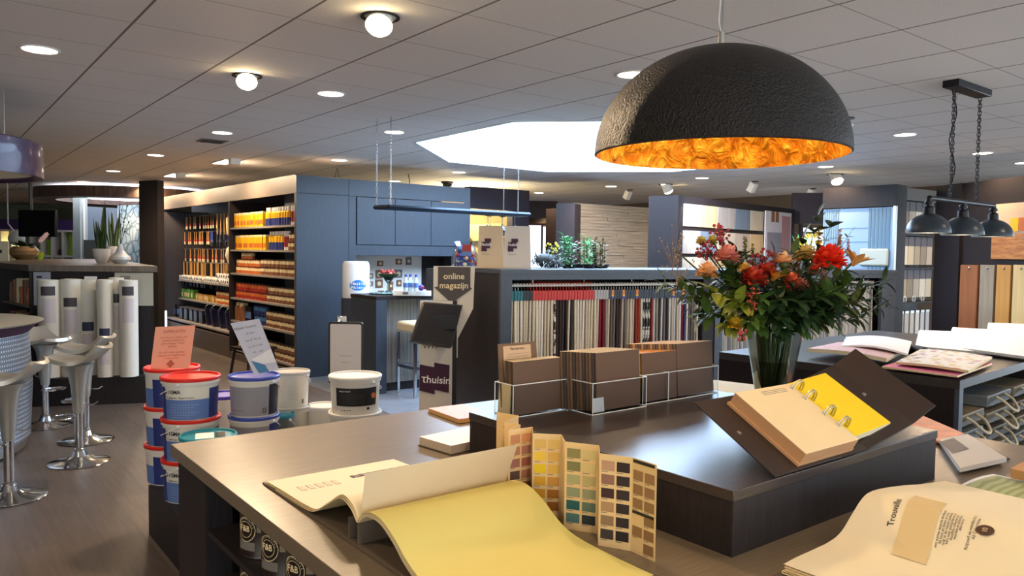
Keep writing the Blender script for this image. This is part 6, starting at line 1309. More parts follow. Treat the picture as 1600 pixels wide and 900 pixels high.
# ================================================================ RING BINDER
BT = math.atan2(.13, .228); t = thing('ring_binder', 'open dark brown ring binder with peach and yellow page blocks on the raised box', 'ring binder', (1.525, .972, 1.049))
RB = Matrix.Rotation(BT, 4, 'X'); BRB = mat('binder_dark_brown', (40, 29, 25), .5)
MB().box(0, 0, 0, .3, .268, .004, BRB, RB).build('left_cover', t, bevel=.001); MB().box(.3, 0, 0, .42, .268, .004, BRB, RB).build('spine', t)
rc = MB(); RF = Matrix.Translation(RB @ Vector((.42, 0, 0))) @ Matrix.Rotation(BT, 4, 'X') @ Matrix.Rotation(-.28, 4, 'Y'); rc.box(0, 0, 0, .2, .268, .004, BRB, RF); rc.build('right_cover', t, bevel=.001)
RG = RF @ Matrix.Translation((.2, 0, 0)) @ Matrix.Rotation(-.35, 4, 'Y'); MB().box(0, 0, 0, .09, .268, .004, BRB, RG).build('closing_flap', t, bevel=.001)
MB().box(.1, .008, .004, .352, .242, .012, mat('page_edge_tan', (186, 142, 100), .7), RB).box(.108, .01, .012, .352, .24, .04, mat('page_edge_tan', (186, 142, 100), .7), RB).box(.108, .01, .04, .352, .24, .0415, PEACH, RB).build('left_pages', t, bevel=.001)
YB2 = RB @ Matrix.Translation((.372, .03, .008)) @ Matrix.Rotation(-.1, 4, 'Y'); MB().box(0, 0, 0, .18, .222, .02, PAPER, YB2).box(0, 0, .02, .18, .222, .0212, VIVID, YB2).build('yellow_pages', t, bevel=.001)
for v_ in (.216, .172, .108, .062):
    MB().tube([RB @ Vector((.36+.026*math.cos(a_), v_, .03+.036*math.sin(a_))) for a_ in [PI*i/10 for i in range(11)]], .0022, SATIN, 8).tube([RB @ Vector((.36+.026*math.cos(a_), v_+.007, .03+.036*math.sin(a_))) for a_ in [PI*i/10 for i in range(11)]], .0022, SATIN, 8).build('ring', t)
MB().box(.335, .03, .004, .385, .24, .01, SATIN, RB).build('ring_mechanism', t)
g = MB().lathe([(.0001, .0), (.006, .0), (.006, .003), (.0001, .004)], SATIN, n=16, M=RF @ Matrix.Translation((.17, .14, .004))); g.build('snap', t); MB().lathe([(.0001, .0), (.006, .0), (.006, .003), (.0001, .004)], SATIN, n=16, M=RB @ Matrix.Translation((.033, .142, .004))).build('snap', t)
g = MB()
for i in range(3): g.box(.2, .225-.006*i, .0416, .31, .2265-.006*i, .0419, TXTG, RB)
g.build('print', t)
wd = MB(); wd.add([(.29, .05, .0), (.45, .05, 0), (.45, .22, 0), (.29, .22, 0), (.29, .22, .118), (.45, .22, .118), (.29, .05, .02), (.45, .05, .02)], [(0, 3, 2, 1), (0, 1, 7, 6), (6, 7, 5, 4), (3, 4, 5, 2), (0, 6, 4, 3), (1, 2, 5, 7)], BRB); wd.build('support_wedge', t)

# ================================================================ CLEAR TRAYS WITH SAMPLE BOARDS
ZB = 1.0465
def tray(lab, x0, x1, y0, y1, h=.1, div=()):
    t = thing('acrylic_tray', lab, 'tray', (x0, y0, ZB)); w_, d_ = x1-x0, y1-y0; g = MB(); th = .003
    g.box(0, 0, 0, w_, th, h, ACRYL).box(0, d_-th, 0, w_, d_, h, ACRYL).box(0, th, 0, th, d_-th, h, ACRYL).box(w_-th, th, 0, w_, d_-th, h, ACRYL).box(0, 0, 0, w_, d_, th, ACRYL)
    for dx in div: g.box(dx, th, 0, dx+th, d_-th, h, ACRYL)
    g.build('panes', t); e = MB(); q = .0016
    for (a_, b_) in (((0, 0), (w_, 0)), ((w_, 0), (w_, d_)), ((w_, d_), (0, d_)), ((0, d_), (0, 0))):
        for z in (h, .001): e.tube([(a_[0], a_[1], z), (b_[0], b_[1], z)], q, EDGE, 4)
        e.tube([(a_[0], a_[1], 0), (a_[0], a_[1], h)], q, EDGE, 4)
    for dx in div:
        e.tube([(dx, 0, h), (dx, d_, h)], q, EDGE, 4); e.tube([(dx, 0, 0), (dx, 0, h)], q, EDGE, 4); e.tube([(dx, d_, 0), (dx, d_, h)], q, EDGE, 4)
    e.build('edges', t); return t
tray('clear acrylic tray at the left, holding the boards with the paper label', 1.43, 1.650, 1.812, 1.905)
tray('longer clear acrylic tray set forward, holding the two middle board bundles', 1.658, 1.905, 1.70, 1.84)
tray('clear acrylic tray at the right end holding the board bundles near the vase', 1.912, 2.318, 1.722, 1.85, div=(.13, ))
def board(lab, grp, x0, w_, y, h, lean, mt, cat='sample board', th=.0045, edge=None):
    o = MB().box(0, 0, 0, w_, th, h, mt).box(0, .0003, h, w_, th-.0003, h+.0005, edge or mt).build('sample_board', loc=(x0, y, ZB+.0045), rot=(-lean, 0, 0)); tag(o, lab, cat, grp); return o
BD = [mat('board_grey', (104, 84, 70), .8, spec=.2), mat('board_brown', (118, 96, 76), .8, spec=.2), mat('board_dark', (74, 64, 60), .7)]; BE = mat('board_edge_cream', (228, 206, 160), .7); BO = mat('board_edge_orange', (214, 142, 60), .6)
def bundle(n, x0, w_, ya, yb, h, lean, nm, edge, shear=.0, mts=BD):
    for i in range(n):
        y = ya+(yb-ya)*i/max(1, n-1)
        board('%s, %s from the front' % (nm, ORD[i]), nm+'s', x0+shear*i, w_, y, h, lean, mts[(i*2) % 3] if i else BD[0], edge=edge)
bundle(6, 1.442, .2, 1.822, 1.86, .165, .05, 'brown grey sample board in the left tray', BE)
t = thing('labelled_sample_board', 'taller board with a printed paper label at the back of the left tray', 'sample board', (1.435, 1.872, ZB+.0045), (-.12, 0, 0)); MB().box(0, 0, 0, .155, .005, .215, BD[1]).build('board', t); MB().box(.018, -.001, .1, .13, 0, .207, mat('label_tan', (202, 170, 132), .7)).build('label', t); text('Marmerstuc', .012, frame((.074, -.002, .197), (1, 0, 0), (0, 0, 1)), TXTD, t)
g = MB()
for i in range(5): g.box(.03, -.0016, .18-.008*i, .118, -.001, .181-.008*i, TXTG)
g.build('small_print', t)
t = thing('cream_paper_block', 'small block of cream papers in the left corner of the left tray', 'paper block', (1.434, 1.84, ZB+.0045), (0, .06, 0)); MB().box(0, 0, 0, .006, .055, .095, BE).box(.006, .002, 0, .012, .053, .09, PAPER).build('papers', t)
bundle(12, 1.700, .2, 1.722, 1.815, .185, .06, 'dark cream edged sample board in the middle tray', BE, -.006)
bundle(11, 1.93, .18, 1.74, 1.815, .165, .05, 'orange edged sample board right of the middle bundle', BO, -.006, [mat('board_orange', (200, 128, 60), .6), BD[1], mat('board_ochre', (206, 160, 70), .6)])
bundle(18, 2.12, .2, 1.742, 1.835, .185, .08, 'tan edged sample board in the right tray', mat('board_edge_tan', (222, 190, 144), .7), -.009, [mat('board_tan', (176, 132, 84), .6), BD[1], BD[0]])
t = thing('printed_insert_card', 'small speckled white insert card in the corner of the middle tray', 'card', (1.672, 1.712, ZB+.004), (-.1, 0, 0)); MB().box(0, 0, 0, .05, .001, .045, mat('speckled_card', (200, 208, 218), .4, noise=.6, nscale=300)).build('card', t)

# ================================================================ VASE AND BOUQUET
VL = Vector((2.56, 1.635, .9)); V0 = atd(1210, 500, 2.86); V0.z = .901; VH = .372
t = thing('glass_vase', 'tall conical clear glass vase with water, holding the bouquet behind the raised box', 'vase', V0)
vr = lambda z: .046+(.105-.046)*(z/VH)**1.15
MB().lathe([(.0001, 0), (.046, 0), (.047, .012)]+[(vr(z), z) for z in [VH*i/14 for i in range(1, 15)]]+[(vr(z)-.003, z) for z in [VH*i/14 for i in range(14, 0, -1)]]+[(.043, .014), (.0001, .014)], GLASS, n=56).build('glass', t)
MB().lathe([(.0001, .016)]+[(vr(z)-.004, z) for z in [.016+.24*i/8 for i in range(9)]]+[(.0001, .256)], WATERM, n=48).build('water', t)
MB().tube([(vr(VH)*math.cos(2*PI*i/40), vr(VH)*math.sin(2*PI*i/40), VH) for i in range(40)], .0018, EDGE, 5, closed=True).build('rim', t)
RIM = V0+Vector((0, 0, VH))
def stemof(tip, r, rad=.0026):
    a_ = r.uniform(0, 6.28); base = V0+Vector((.025*math.cos(a_), .025*math.sin(a_), .03)); d = (tip-RIM); d.z = 0; k = min(1, .07/max(.001, d.length)); neck = RIM+d*k+Vector((0, 0, r.uniform(-.02, .02)))
    mid = neck.lerp(tip, .5)+Vector((0, 0, .02)); return [base, base.lerp(neck, .6), neck, mid, tip], rad*1.25
def petal_ball(m, c, R, n, mt, mt2, r, ruff=.5, open_=.9):
    c = Vector(c); ax = (EYE-c).normalized()*.45+Vector((0, 0, .7)); ax.normalize(); u_ = ax.orthogonal().normalized(); w_ = ax.cross(u_)
    layers = 7
    for L_ in range(layers):
        k = int(n*(.45+.55*L_/layers)); el = 1.4-open_*1.9*L_/(layers-1)
        for i in range(k):
            a_ = 2*PI*i/k+L_*.7+r.uniform(-.2, .2); d = (u_*math.cos(a_)+w_*math.sin(a_))*math.cos(el)+ax*math.sin(el)
            m.leaf(c-ax*R*.25+d*R*.12, d, ax+d*.3+Vector((r.uniform(-ruff, ruff), r.uniform(-ruff, ruff), r.uniform(-ruff, ruff)))*.6, R*r.uniform(.78, .98), R*.34, mt if r.random() < .6 else mt2, -.3+.3*r.random(), 4, .35)
def flower(kind, px, py, D, R, c1, c2, lab, seed, grp=None):
    R *= 1.16; r = random.Random(seed); tip = atd(px, py, D); t = thing(kind, lab, 'flower', V0, 0, grp); tip = tip-V0
    m1 = mat('petal_%d_%d_%d' % c1, c1, .55, noise=.2, nscale=60); m2 = mat('petal_%d_%d_%d' % c2, c2, .55, noise=.2, nscale=60)
    pts, rad = stemof(tip+V0, r); m = MB(); m.tube([p_-V0 for p_ in pts], rad, STEMM, 6); m.build('stem', t)
    g = MB()
    if kind in ('carnation', 'zinnia', 'rose', 'dahlia', 'ranunculus'):
        saved = EYE; petal_ball(g, tip, R, {'carnation': 20, 'zinnia': 18, 'rose': 8, 'dahlia': 22, 'ranunculus': 12}[kind], m1, m2, r, {'carnation': .9, 'rose': .2}.get(kind, .5), {'rose': .7}.get(kind, .95))
        g.ball(tip-Vector((0, 0, R*.35)), R*.45, STEMM, 8)
    elif kind == 'berry_sprig':
        for i in range(34):
            d = Vector((r.gauss(0, 1), r.gauss(0, 1), r.gauss(0, 1))).normalized()*R*r.random()**.4; g.ball(tip+d, R*.15*r.uniform(.8, 1.2), m1 if r.random() < .6 else m2, 8)
            if i % 3 == 0: g.tube([tip-Vector((0, 0, R*.8)), tip+d], .001, STEMM, 4)
    elif kind in ('snapdragon', 'stock_flower'):
        for i in range(26):
            h_ = i/26; a_ = i*2.4; d = Vector((math.cos(a_), math.sin(a_), .5)); q = tip+Vector((0, 0, (h_-.5)*R*2.2)); 
            for k in range(4): g.leaf(q, d+Vector((r.uniform(-.7, .7), r.uniform(-.7, .7), r.uniform(-.5, .5))), (0, 0, 1), R*.42*(1.15-h_*.6), R*.14, m1 if r.random() < .6 else m2, .2, 3)
    elif kind == 'lily':
        ax = Vector((.2, -.3, .9)).normalized(); u_ = ax.orthogonal().normalized(); w_ = ax.cross(u_)
        for i in range(6): a_ = i*PI/3; d = (u_*math.cos(a_)+w_*math.sin(a_))*.55+ax*.8; g.leaf(tip-ax*R*.4, d, ax, R*1.5, R*.3, m1 if i % 2 else m2, .25, 6, .35)
    elif kind == 'dried_sprig':
        for i in range(30):
            q = tip+Vector((r.gauss(0, R*.5), r.gauss(0, R*.3), r.gauss(0, R*.7))); g.ball(q, .0032, m1, 6); g.tube([q, tip-Vector((0, 0, R))], .0006, m2, 3)
    g.build('berries' if kind == 'berry_sprig' else 'bloom', t, smooth=60); return t
F = flower; DV = 2.84
F('carnation', 1105, 423, 2.72, .036, (236, 176, 116), (246, 200, 146), 'peach carnation at the left side of the bouquet', 1)
F('zinnia', 1137, 398, 2.74, .042, (216, 134, 116), (232, 166, 146), 'salmon pink zinnia at the upper left of the bouquet', 2)
F('berry_sprig', 1103, 393, 2.82, .034, (150, 40, 52), (178, 60, 66), 'maroon berry sprig left of the salmon zinnia', 3)
F('berry_sprig', 1124, 366, 2.86, .034, (160, 44, 58), (190, 70, 74), 'maroon berry sprig at the very top left of the bouquet', 4)
F('stock_flower', 1130, 378, 2.84, .03, (196, 74, 60), (170, 50, 50), 'brick red small blossom cluster above the salmon zinnia', 5)
F('ranunculus', 1096, 376, 2.84, .02, (214, 190, 90), (196, 170, 84), 'small mustard blossom at the top left edge of the bouquet', 6)
F('ranunculus', 1113, 375, 2.86, .022, (222, 196, 98), (200, 176, 80), 'pale yellow blossom beside the mustard one', 7)
F('stock_flower', 1164, 389, 2.84, .036, (150, 144, 60), (176, 160, 76), 'green yellow bud spike above the middle of the bouquet', 8)
F('stock_flower', 1176, 397, 2.88, .03, (164, 150, 70), (190, 160, 90), 'second green yellow bud spike, slightly lower right', 9)
F('berry_sprig', 1191, 406, 2.78, .04, (146, 38, 50), (170, 52, 60), 'maroon berries in the middle of the bouquet above the red dahlias', 10)
F('rose', 1225, 407, 2.72, .036, (244, 176, 116), (250, 200, 150), 'peach rose in the middle of the bouquet', 11)
F('ranunculus', 1164, 419, 2.72, .024, (232, 190, 90), (224, 170, 70), 'yellow bud left of the red dahlia', 12)
F('dahlia', 1178, 433, 2.68, .042, (170, 44, 26), (196, 74, 40), 'deep orange red dahlia low in the middle left', 13)
F('dahlia', 1197, 424, 2.73, .036, (160, 30, 26), (190, 56, 30), 'dark red dahlia right behind the orange one', 14)
F('lily', 1210, 432, 2.70, .036, (226, 144, 50), (206, 120, 40), 'orange lily like petals right of the dahlias', 15)
F('stock_flower', 1232, 424, 2.72, .044, (206, 134, 112), (190, 104, 88), 'coral stock blossoms below the peach rose', 16)
F('stock_flower', 1248, 412, 2.78, .036, (230, 150, 90), (208, 120, 84), 'apricot stock blossoms between rose and red carnation', 17)
F('ranunculus', 1238, 436, 2.69, .028, (224, 120, 70), (206, 92, 60), 'orange coral blossom low in the centre', 18)
F('zinnia', 1260, 396, 2.74, .036, (228, 196, 110), (236, 206, 140), 'cream yellow zinnia left of the red carnation', 19)
F('snapdragon', 1280, 378, 2.84, .042, (210, 176, 100), (188, 160, 74), 'yellow green snapdragon rising above the red carnation', 20)
F('carnation', 1296, 402, 2.66, .052, (232, 44, 20), (250, 74, 34), 'large bright red carnation at the right of the bouquet', 21)
F('snapdragon', 1312, 377, 2.84, .034, (216, 160, 120), (196, 130, 110), 'pale salmon snapdragon to the upper right of the red carnation', 22)
F('snapdragon', 1325, 388, 2.86, .026, (206, 140, 120), (222, 170, 140), 'small salmon snapdragon tip at the right', 23)
F('stock_flower', 1288, 430, 2.76, .04, (210, 150, 134), (190, 120, 110), 'dusty pink blossoms under the red carnation', 24)
F('lily', 1336, 408, 2.74, .046, (236, 172, 100), (226, 156, 90), 'orange lily at the right side of the bouquet', 25)
F('berry_sprig', 1176, 458, 2.66, .02, (214, 78, 66), (232, 110, 90), 'coral berries hanging below the red dahlias', 26)
F('berry_sprig', 1173, 481, 2.66, .024, (216, 80, 66), (236, 112, 92), 'coral berries lower left near the vase', 27)
F('berry_sprig', 1160, 524, 2.66, .022, (224, 84, 80), (240, 120, 104), 'coral berries hanging over the vase rim', 28)
F('ranunculus', 1232, 448, 2.72, .022, (202, 74, 60), (216, 100, 70), 'small red blossom right below the centre', 29)
F('dried_sprig', 1052, 388, 2.86, .06, (176, 142, 104), (150, 124, 96), 'dry brown seed sprig reaching out to the far left', 30)
F('dried_sprig', 1062, 430, 2.84, .04, (170, 140, 90), (150, 124, 96), 'dry brown seed sprig at the left above the fabric hangers', 31)
F('ranunculus', 1150, 505, 2.68, .03, (214, 180, 50), (196, 160, 40), 'yellow crinkled blossom hanging at the lower left', 32)
F('ranunculus', 1252, 445, 2.74, .03, (196, 120, 100), (176, 100, 84), 'muted rose blossom in shade at the centre right', 33)
F('stock_flower', 1210, 412, 2.8, .036, (206, 130, 110), (226, 160, 130), 'pale coral stock between berries and peach rose', 34)
F('ranunculus', 1272, 420, 2.8, .028, (214, 150, 120), (226, 170, 140), 'pale peach blossom left below the red carnation', 35)
def branch(tx, ty, D, lab, seed, mt, L=.05, wd=.011, n=9, tipfree=.75, name='leafy_branch', sub=True, start=.35):
    r = random.Random(seed); tip = atd(tx, ty, D); t = thing(name, lab, 'foliage branch', V0); pts, _ = stemof(tip, r); pts = [p_-V0 for p_ in pts]; MB().tube(pts, [.003, .0028, .0024, .0018, .0008], STEMM, 6).build('stem', t); g = MB()
    for i in range(n):
        f_ = start+(1-start)*(i+.5)/n; q = pts[2].lerp(pts[3], f_/.5) if f_ < .5 else pts[3].lerp(pts[4], (f_-.5)/.5); ax = (pts[4]-pts[2]).normalized(); a_ = i*2.4+r.random(); s_ = ax.orthogonal().normalized(); s2_ = ax.cross(s_)
        for k in (0, 1) if sub else (0,):
            d = (s_*math.cos(a_+k*PI)+s2_*math.sin(a_+k*PI))*.9+ax*.7; g.leaf(q, d, (r.uniform(-.3, .3), r.uniform(-.3, .3), 1), L*r.uniform(.8, 1.25), wd*r.uniform(.8, 1.2), mt, .35, 5)
    g.leaf(pts[4], (pts[4]-pts[3]), (0, 0, 1), L, wd, mt, .3); g.build('leaves', t, smooth=80); return t
Bq = [(1386, 438, 2.86, 'dark leafy branch reaching to the far right, level with the lily', LEAFD, .06, .011, 9), (1378, 462, 2.9, 'dark fine leafy branch at the far right, second from the top', LEAFD, .05, .009, 10), (1350, 497, 2.84, 'dark drooping branch at the lower right of the bouquet', LEAFD, .055, .01, 10),
      (1390, 480, 2.95, 'fine dark twig at the far right edge of the bouquet', LEAFD, .04, .008, 10), (1360, 445, 2.76, 'dark pointed leaves below the orange lily', LEAFD, .07, .014, 7), (1278, 338, 2.86, 'dark branch with big leaves rising highest above the bouquet', LEAFD, .07, .018, 6), (1302, 345, 2.82, 'second tall leafy tip right of the highest branch', LEAFD, .07, .016, 5),
      (1330, 362, 2.84, 'thin dark spike twig at the upper right', LEAFD, .03, .004, 5), (1033, 441, 2.84, 'leafy branch reaching to the far left over the hangers', LEAFM, .06, .014, 7), (1060, 452, 2.8, 'green leafy branch at the left below the peach carnation', LEAFM, .06, .014, 8), (1102, 490, 2.74, 'broad leaved green branch at the lower left', LEAFM, .075, .02, 7), (1085, 475, 2.78, 'olive leafy branch at the left side', LEAFD, .06, .014, 8),
      (1115, 455, 2.68, 'yellow green large leaves at the left front', LEAFY, .085, .022, 6), (1145, 440, 2.7, 'fresh green leaves beneath the salmon zinnia', LEAFM, .07, .018, 9), (1150, 470, 2.66, 'yellow green leaves at the left centre front', LEAFY, .075, .02, 8), (1185, 465, 2.64, 'green leaves below the red dahlias', LEAFM, .07, .018, 9), (1215, 462, 2.66, 'dark green leaf mass at the centre front', LEAFD, .07, .018, 10), (1245, 468, 2.66, 'dark green leaves at the centre right front', LEAFD, .07, .018, 10),
      (1275, 462, 2.7, 'dark green leaves below the red carnation', LEAFD, .07, .018, 10), (1300, 470, 2.74, 'dark green foliage at the right centre', LEAFD, .065, .015, 10), (1325, 458, 2.8, 'dark green foliage below the orange lily', LEAFD, .06, .014, 10), (1310, 492, 2.7, 'dark leaves drooping at the right above the big round leaf', LEAFD, .06, .014, 9), (1260, 495, 2.68, 'dense dark foliage just above the vase, right side', LEAFD, .065, .016, 10), (1215, 495, 2.66, 'dense dark foliage just above the vase, middle', LEAFD, .065, .016, 10),
      (1170, 500, 2.66, 'mixed green foliage just above the vase, left side', LEAFM, .065, .016, 9), (1135, 505, 2.7, 'yellow green foliage drooping left of the vase', LEAFY, .06, .016, 8), (1240, 430, 2.8, 'dark foliage behind the coral stock blossoms', LEAFD, .06, .014, 9), (1155, 415, 2.8, 'green foliage behind the yellow bud', LEAFM, .06, .014, 9), (1210, 400, 2.85, 'dark leaves peeking up behind the peach rose', LEAFD, .06, .014, 7), (1190, 448, 2.8, 'dark filler foliage behind the dahlias', LEAFD, .065, .015, 10),
      (1230, 480, 2.8, 'dark filler foliage in the depth of the bouquet', LEAFD, .07, .018, 12), (1285, 482, 2.82, 'dark filler foliage behind the right foliage', LEAFD, .07, .018, 12), (1200, 482, 2.8, 'dark filler foliage behind the left foliage', LEAFD, .07, .018, 12), (1255, 375, 2.86, 'dark leaves left of the yellow green snapdragon', LEAFD, .065, .015, 6)]
for i, (x, y) in enumerate([(1120, 430), (1140, 420), (1160, 440), (1180, 412), (1205, 445), (1225, 438), (1245, 455), (1265, 440), (1285, 450), (1310, 440), (1330, 440), (1345, 470), (1130, 480), (1160, 485), (1190, 505), (1220, 515), (1250, 512), (1280, 505), (1335, 478), (1115, 470), (1240, 395), (1150, 395), (1270, 405), (1320, 420), (1200, 470), (1300, 455)]):
    Bq.append((x, y, 2.72+.05*(i % 5), 'filler twig of %s leaves, %s of bouquet, by the %s' % (['dark green', 'mid green', 'olive'][i % 3], ['left part', 'middle', 'right part'][0 if x < 1180 else 1 if x < 1260 else 2], ['peach carnation', 'salmon zinnia', 'yellow bud', 'maroon berries', 'red dahlias', 'coral stock', 'vase mouth right side', 'cream zinnia', 'red carnation underside', 'dusty pink blossoms', 'orange lily', 'far right twigs', 'left broad leaves', 'lower left berries', 'vase rim front', 'vase rim middle', 'vase rim back', 'vase rim right', 'drooping branch', 'left front leaves', 'peach rose', 'top left berries', 'yellow snapdragon', 'lily stem', 'centre stems', 'red carnation stem'][i]), [LEAFD, LEAFM, mat('olive_green_leaf', (92, 100, 44), .5, noise=.3, nscale=20)][i % 3], .06, .017, 9))
for i, (x, y, D, lab, mt, L_, w_, n_) in enumerate(Bq): branch(x, y, D, lab, 50+i, mt, L_, w_, n_)
t = thing('salal_leaf', 'single big round dark leaf drooping at the right of the vase', 'foliage branch', V0); tp = atd(1322, 522, 2.72)-V0; st_ = atd(1285, 500, 2.74)-V0; pts, _ = stemof(st_+V0, random.Random(77)); MB().tube([p_-V0 for p_ in pts], .002, STEMM, 6).build('stem', t); MB().leaf(st_, tp-st_, (.3, -.6, .6), (tp-st_).length*1.15, .036, LEAFM, .15, 8).build('leaf', t, smooth=80)
t = thing('potted_daffodils', 'yellow daffodils with bright green leaves behind the bouquet near the window', 'potted plant', (atd(1258, 420, 7.35).x, atd(1258, 420, 7.35).y, 1.421)); g = MB(); r = random.Random(12); f2 = MB()
for i in range(22): a_ = r.uniform(0, 6.28); g.leaf((.02*math.cos(a_), .02*math.sin(a_), .05), (math.cos(a_)*.35, math.sin(a_)*.35, 1), (1, 0, 0), r.uniform(.2, .32), .012, BG, .1)
for i in range(16):
    c_ = Vector((r.uniform(-.11, .11), r.uniform(-.1, .1), r.uniform(.24, .36)))
    for k in range(6): f2.leaf(c_, (math.cos(k*1.05), -.4, math.sin(k*1.05)), (0, -1, 0), .03, .01, YF, .1, 3)
g.build('leaves', t); f2.build('blossoms', t); MB().lathe([(.0001, 0), (.06, 0), (.075, .08), (.0001, .07)], mat('striped_pot', (90, 96, 104), .5), n=20).build('pot', t)

# ================================================================ RIGHT TABLE WITH WALLPAPER BOOKS
TZ = 1.0; c_ = atz(1500, 595, TZ); l_ = atz(1240, 553, TZ); e1_ = (l_-c_).normalized(); e2_ = (atz(1600, 566, TZ)-c_).normalized()
ra = math.atan2(e2_.y, e2_.x); t = thing('corner_display_table', 'tall dark table at the right carrying opened wallpaper books', 'table', (c_.x, c_.y, 0), ra); tw, tdp = 2.1, 1.25
sh_ = math.tan(math.atan2(e1_.y, e1_.x)-ra-PI/2)
MB().box(0, 0, TZ-.04, tw, tdp, TZ, DWX).build('top_board', t); MB().box(0, .02, 0, .04, tdp, TZ-.04, WENGE).box(0, 0, 0, .05, .02, TZ-.04, SLATE).build('side_panel', t); MB().box(tw-.04, 0, 0, tw, tdp, TZ-.04, WENGE).build('side_panel', t); MB().box(.04, .45, 0, tw, .48, TZ-.04, WENGE).build('inner_panel', t); MB().box(.05, .02, 0, tw, .45, .08, WENGE).build('plinth', t)
MT = Matrix.Translation((c_.x, c_.y, 0)) @ Matrix.Rotation(ra, 4, 'Z')
SB = [mat('sample_pack_%d' % i, c, .5, noise=.2) for i, c in enumerate([(128, 116, 94), (112, 118, 120), (120, 112, 92), (96, 90, 80)])]
for cI, (x0, n_) in enumerate([(.07, 5), (.50, 6), (.93, 6)]):
    for i in range(n_):
        z = .86-.088*i-(.03 if cI == 0 else -.02); w_ = MT @ Vector((x0, .03, z-.07)); k = (i+cI) % 4
        o = thing('handled_sample_pack', '%s sample pack with rope handle, %s from top, %s column under right table' % (['beige', 'blue grey', 'olive', 'dark'][k], ORD[i], ORD[cI]), 'sample pack', w_, ra, 'sample packs with rope handles')
        MB().box(0, 0, 0, .38, .3, .055, SB[k]).build('pack', o, bevel=.004); MB().box(0, -.002, .003, .38, 0, .05, clear('sleeve_film', (245, 245, 245), .3)).build('sleeve', o)
        MB().tube([(.13, 0, .04)]+[(.13+.14*(.5-.5*math.cos(a_)), -.02-.06*math.sin(a_), .04-.07*math.sin(a_)) for a_ in [PI*j/10 for j in range(1, 10)]]+[(.27, 0, .04)], .007, mat('rope', (190, 178, 152), .8), 8).build('handle', o)
FLO = bpy.data.materials.new('floral_wallpaper'); FLO.use_nodes = True; nt = FLO.node_tree; b_ = nt.nodes['Principled BSDF']; tc = nt.nodes.new('ShaderNodeTexCoord'); vo = nt.nodes.new('ShaderNodeTexVoronoi'); vo.inputs['Scale'].default_value = 22; nt.links.new(tc.outputs['Object'], vo.inputs[0])
lt = nt.nodes.new('ShaderNodeMath'); lt.operation = 'LESS_THAN'; lt.inputs[1].default_value = .36; nt.links.new(vo.outputs['Distance'], lt.inputs[0]); sp = nt.nodes.new('ShaderNodeSeparateColor'); nt.links.new(vo.outputs['Color'], sp.inputs[0])
pc = ramp(nt, sp.outputs[0], [(.0, (226, 190, 180)), (.2, (150, 110, 170)), (.4, (200, 200, 90)), (.6, (210, 120, 130)), (.75, (110, 100, 150)), (.9, (226, 196, 120))]); mx = nt.nodes.new('ShaderNodeMix'); mx.data_type = 'RGBA'; nt.links.new(lt.outputs[0], mx.inputs[0]); mx.inputs[6].default_value = lin((226, 224, 216)); nt.links.new(pc, mx.inputs[7]); nt.links.new(mx.outputs[2], b_.inputs[0])
def flatbook(name, lab, corners, z, th, mt, emt, cat='sample book', parts=None, curve=0):
    t = thing(name, lab, cat, (c_.x, c_.y, TZ)); o_ = t.location; q = [atz(x, y, z)-o_ for x, y in corners]
    m = MB(); m.sheet(lambda u_, v_: (q[0]*(1-u_)+q[1]*u_)*(1-v_)+(q[3]*(1-u_)+q[2]*u_)*v_+Vector((0, 0, curve*math.sin(PI*u_)*1.0)), 16, 4, th, mt, emt); m.build('pages', t, smooth=60); return t, q
flatbook('floral_wallpaper_book', 'opened wallpaper book with scattered flower pattern at the near corner of the right table', [(1440, 548), (1550, 561), (1513, 583), (1400, 569)], TZ+.03, .012, FLO, PEACH, curve=.006)
flatbook('pink_wallpaper_book', 'wallpaper book with a pink edge strip under the floral book', [(1440, 556), (1550, 570), (1496, 590), (1378, 575)], TZ+.012, .009, mat('pink_strip', (226, 120, 156), .5), PEACH)
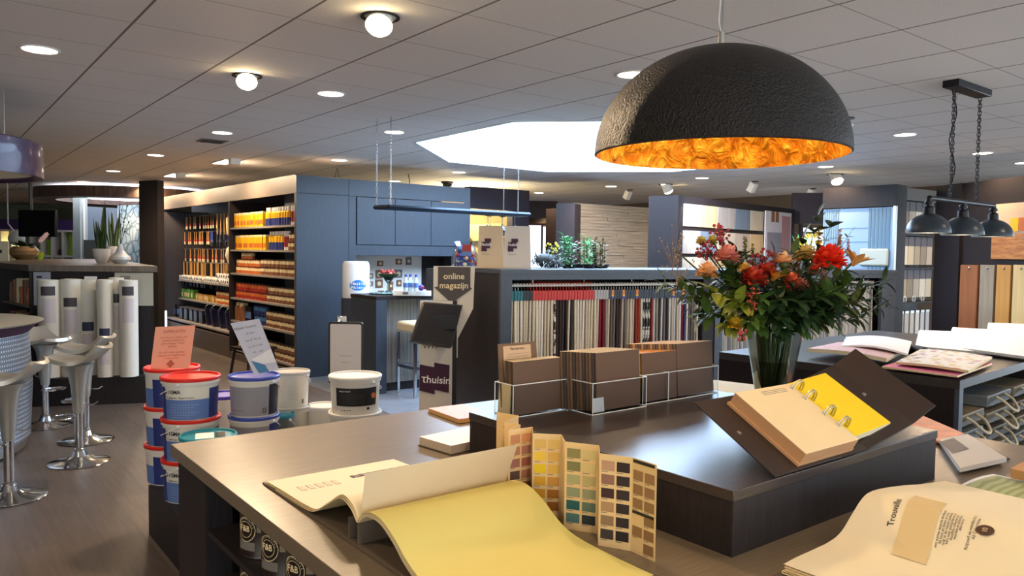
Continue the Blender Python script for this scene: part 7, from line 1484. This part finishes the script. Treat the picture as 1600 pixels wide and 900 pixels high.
flatbook('red_print_wallpaper_book', 'wallpaper book with red printed edge at the left end of the right table', [(1310, 540), (1420, 548), (1385, 566), (1262, 550)], TZ+.03, .02, mat('pink_print', (214, 176, 176), .6, noise=.35, nscale=60), PAPER, curve=.01)
t, q = flatbook('curved_white_pages', 'stack of curling white pages on the left end of the right table', [(1322, 529), (1424, 536), (1418, 556), (1316, 543)], TZ+.05, .01, PWHITE, PWHITE, curve=.02)
# big curled white pages
def curl(lab, x0, y0, x1, y1, xb, yb, xc, yc, seed, zb_=TZ+.02, hump=.09):
    t = thing('open_white_sample_book', lab, 'sample book', (c_.x, c_.y, TZ)); o_ = t.location; A_, B_, C_, D__ = [atz(x, y, z)-o_ for (x, y, z) in ((x0, y0, zb_+hump*.6), (x1, y1, zb_+hump*.6), (xb, yb, zb_), (xc, yc, zb_))]
    m = MB()
    for k in range(4): m.sheet(lambda u_, v_, k=k: (A_*(1-u_)+B_*u_)*(1-v_)+(D__*(1-u_)+C_*u_)*v_+Vector((0, 0, hump*.45*math.sin(PI*v_**.7)*(1-.3*v_)-.004*k)), 10, 18, .002, PWHITE if k else PWHITE)
    m.build('pages', t, smooth=70); MB().sheet(lambda u_, v_: (A_*(1-u_)+B_*u_)*(1-v_)+(D__*(1-u_)+C_*u_)*v_*1.02+Vector((0, 0, -.022-(hump*.6)*(1-v_)*.9)), 4, 4, .003, COV).build('cover', t)
curl('large sample book with bright white curled pages in the middle of the right table', 1438, 520, 1500, 522, 1560, 553, 1430, 541, 1)
curl('large sample book with white curled pages at the right end of the right table', 1490, 516, 1610, 522, 1606, 558, 1480, 541, 2, TZ+.03, .1)
curl('highest curling white pages at the back of the right table', 1545, 509, 1625, 512, 1640, 535, 1540, 530, 3, TZ+.04, .1)
t = thing('dark_book_cover', 'dark curled book cover between the white pages and the floral book', 'sample book', (c_.x, c_.y, TZ)); q0 = atz(1420, 545, TZ+.03)-t.location
MB().tube([q0+Vector((0, 0, .0)), q0+(atz(1440, 550, TZ+.03)-atz(1415, 546, TZ+.03))], [.03, .025], DKL, 14).build('cover', t)
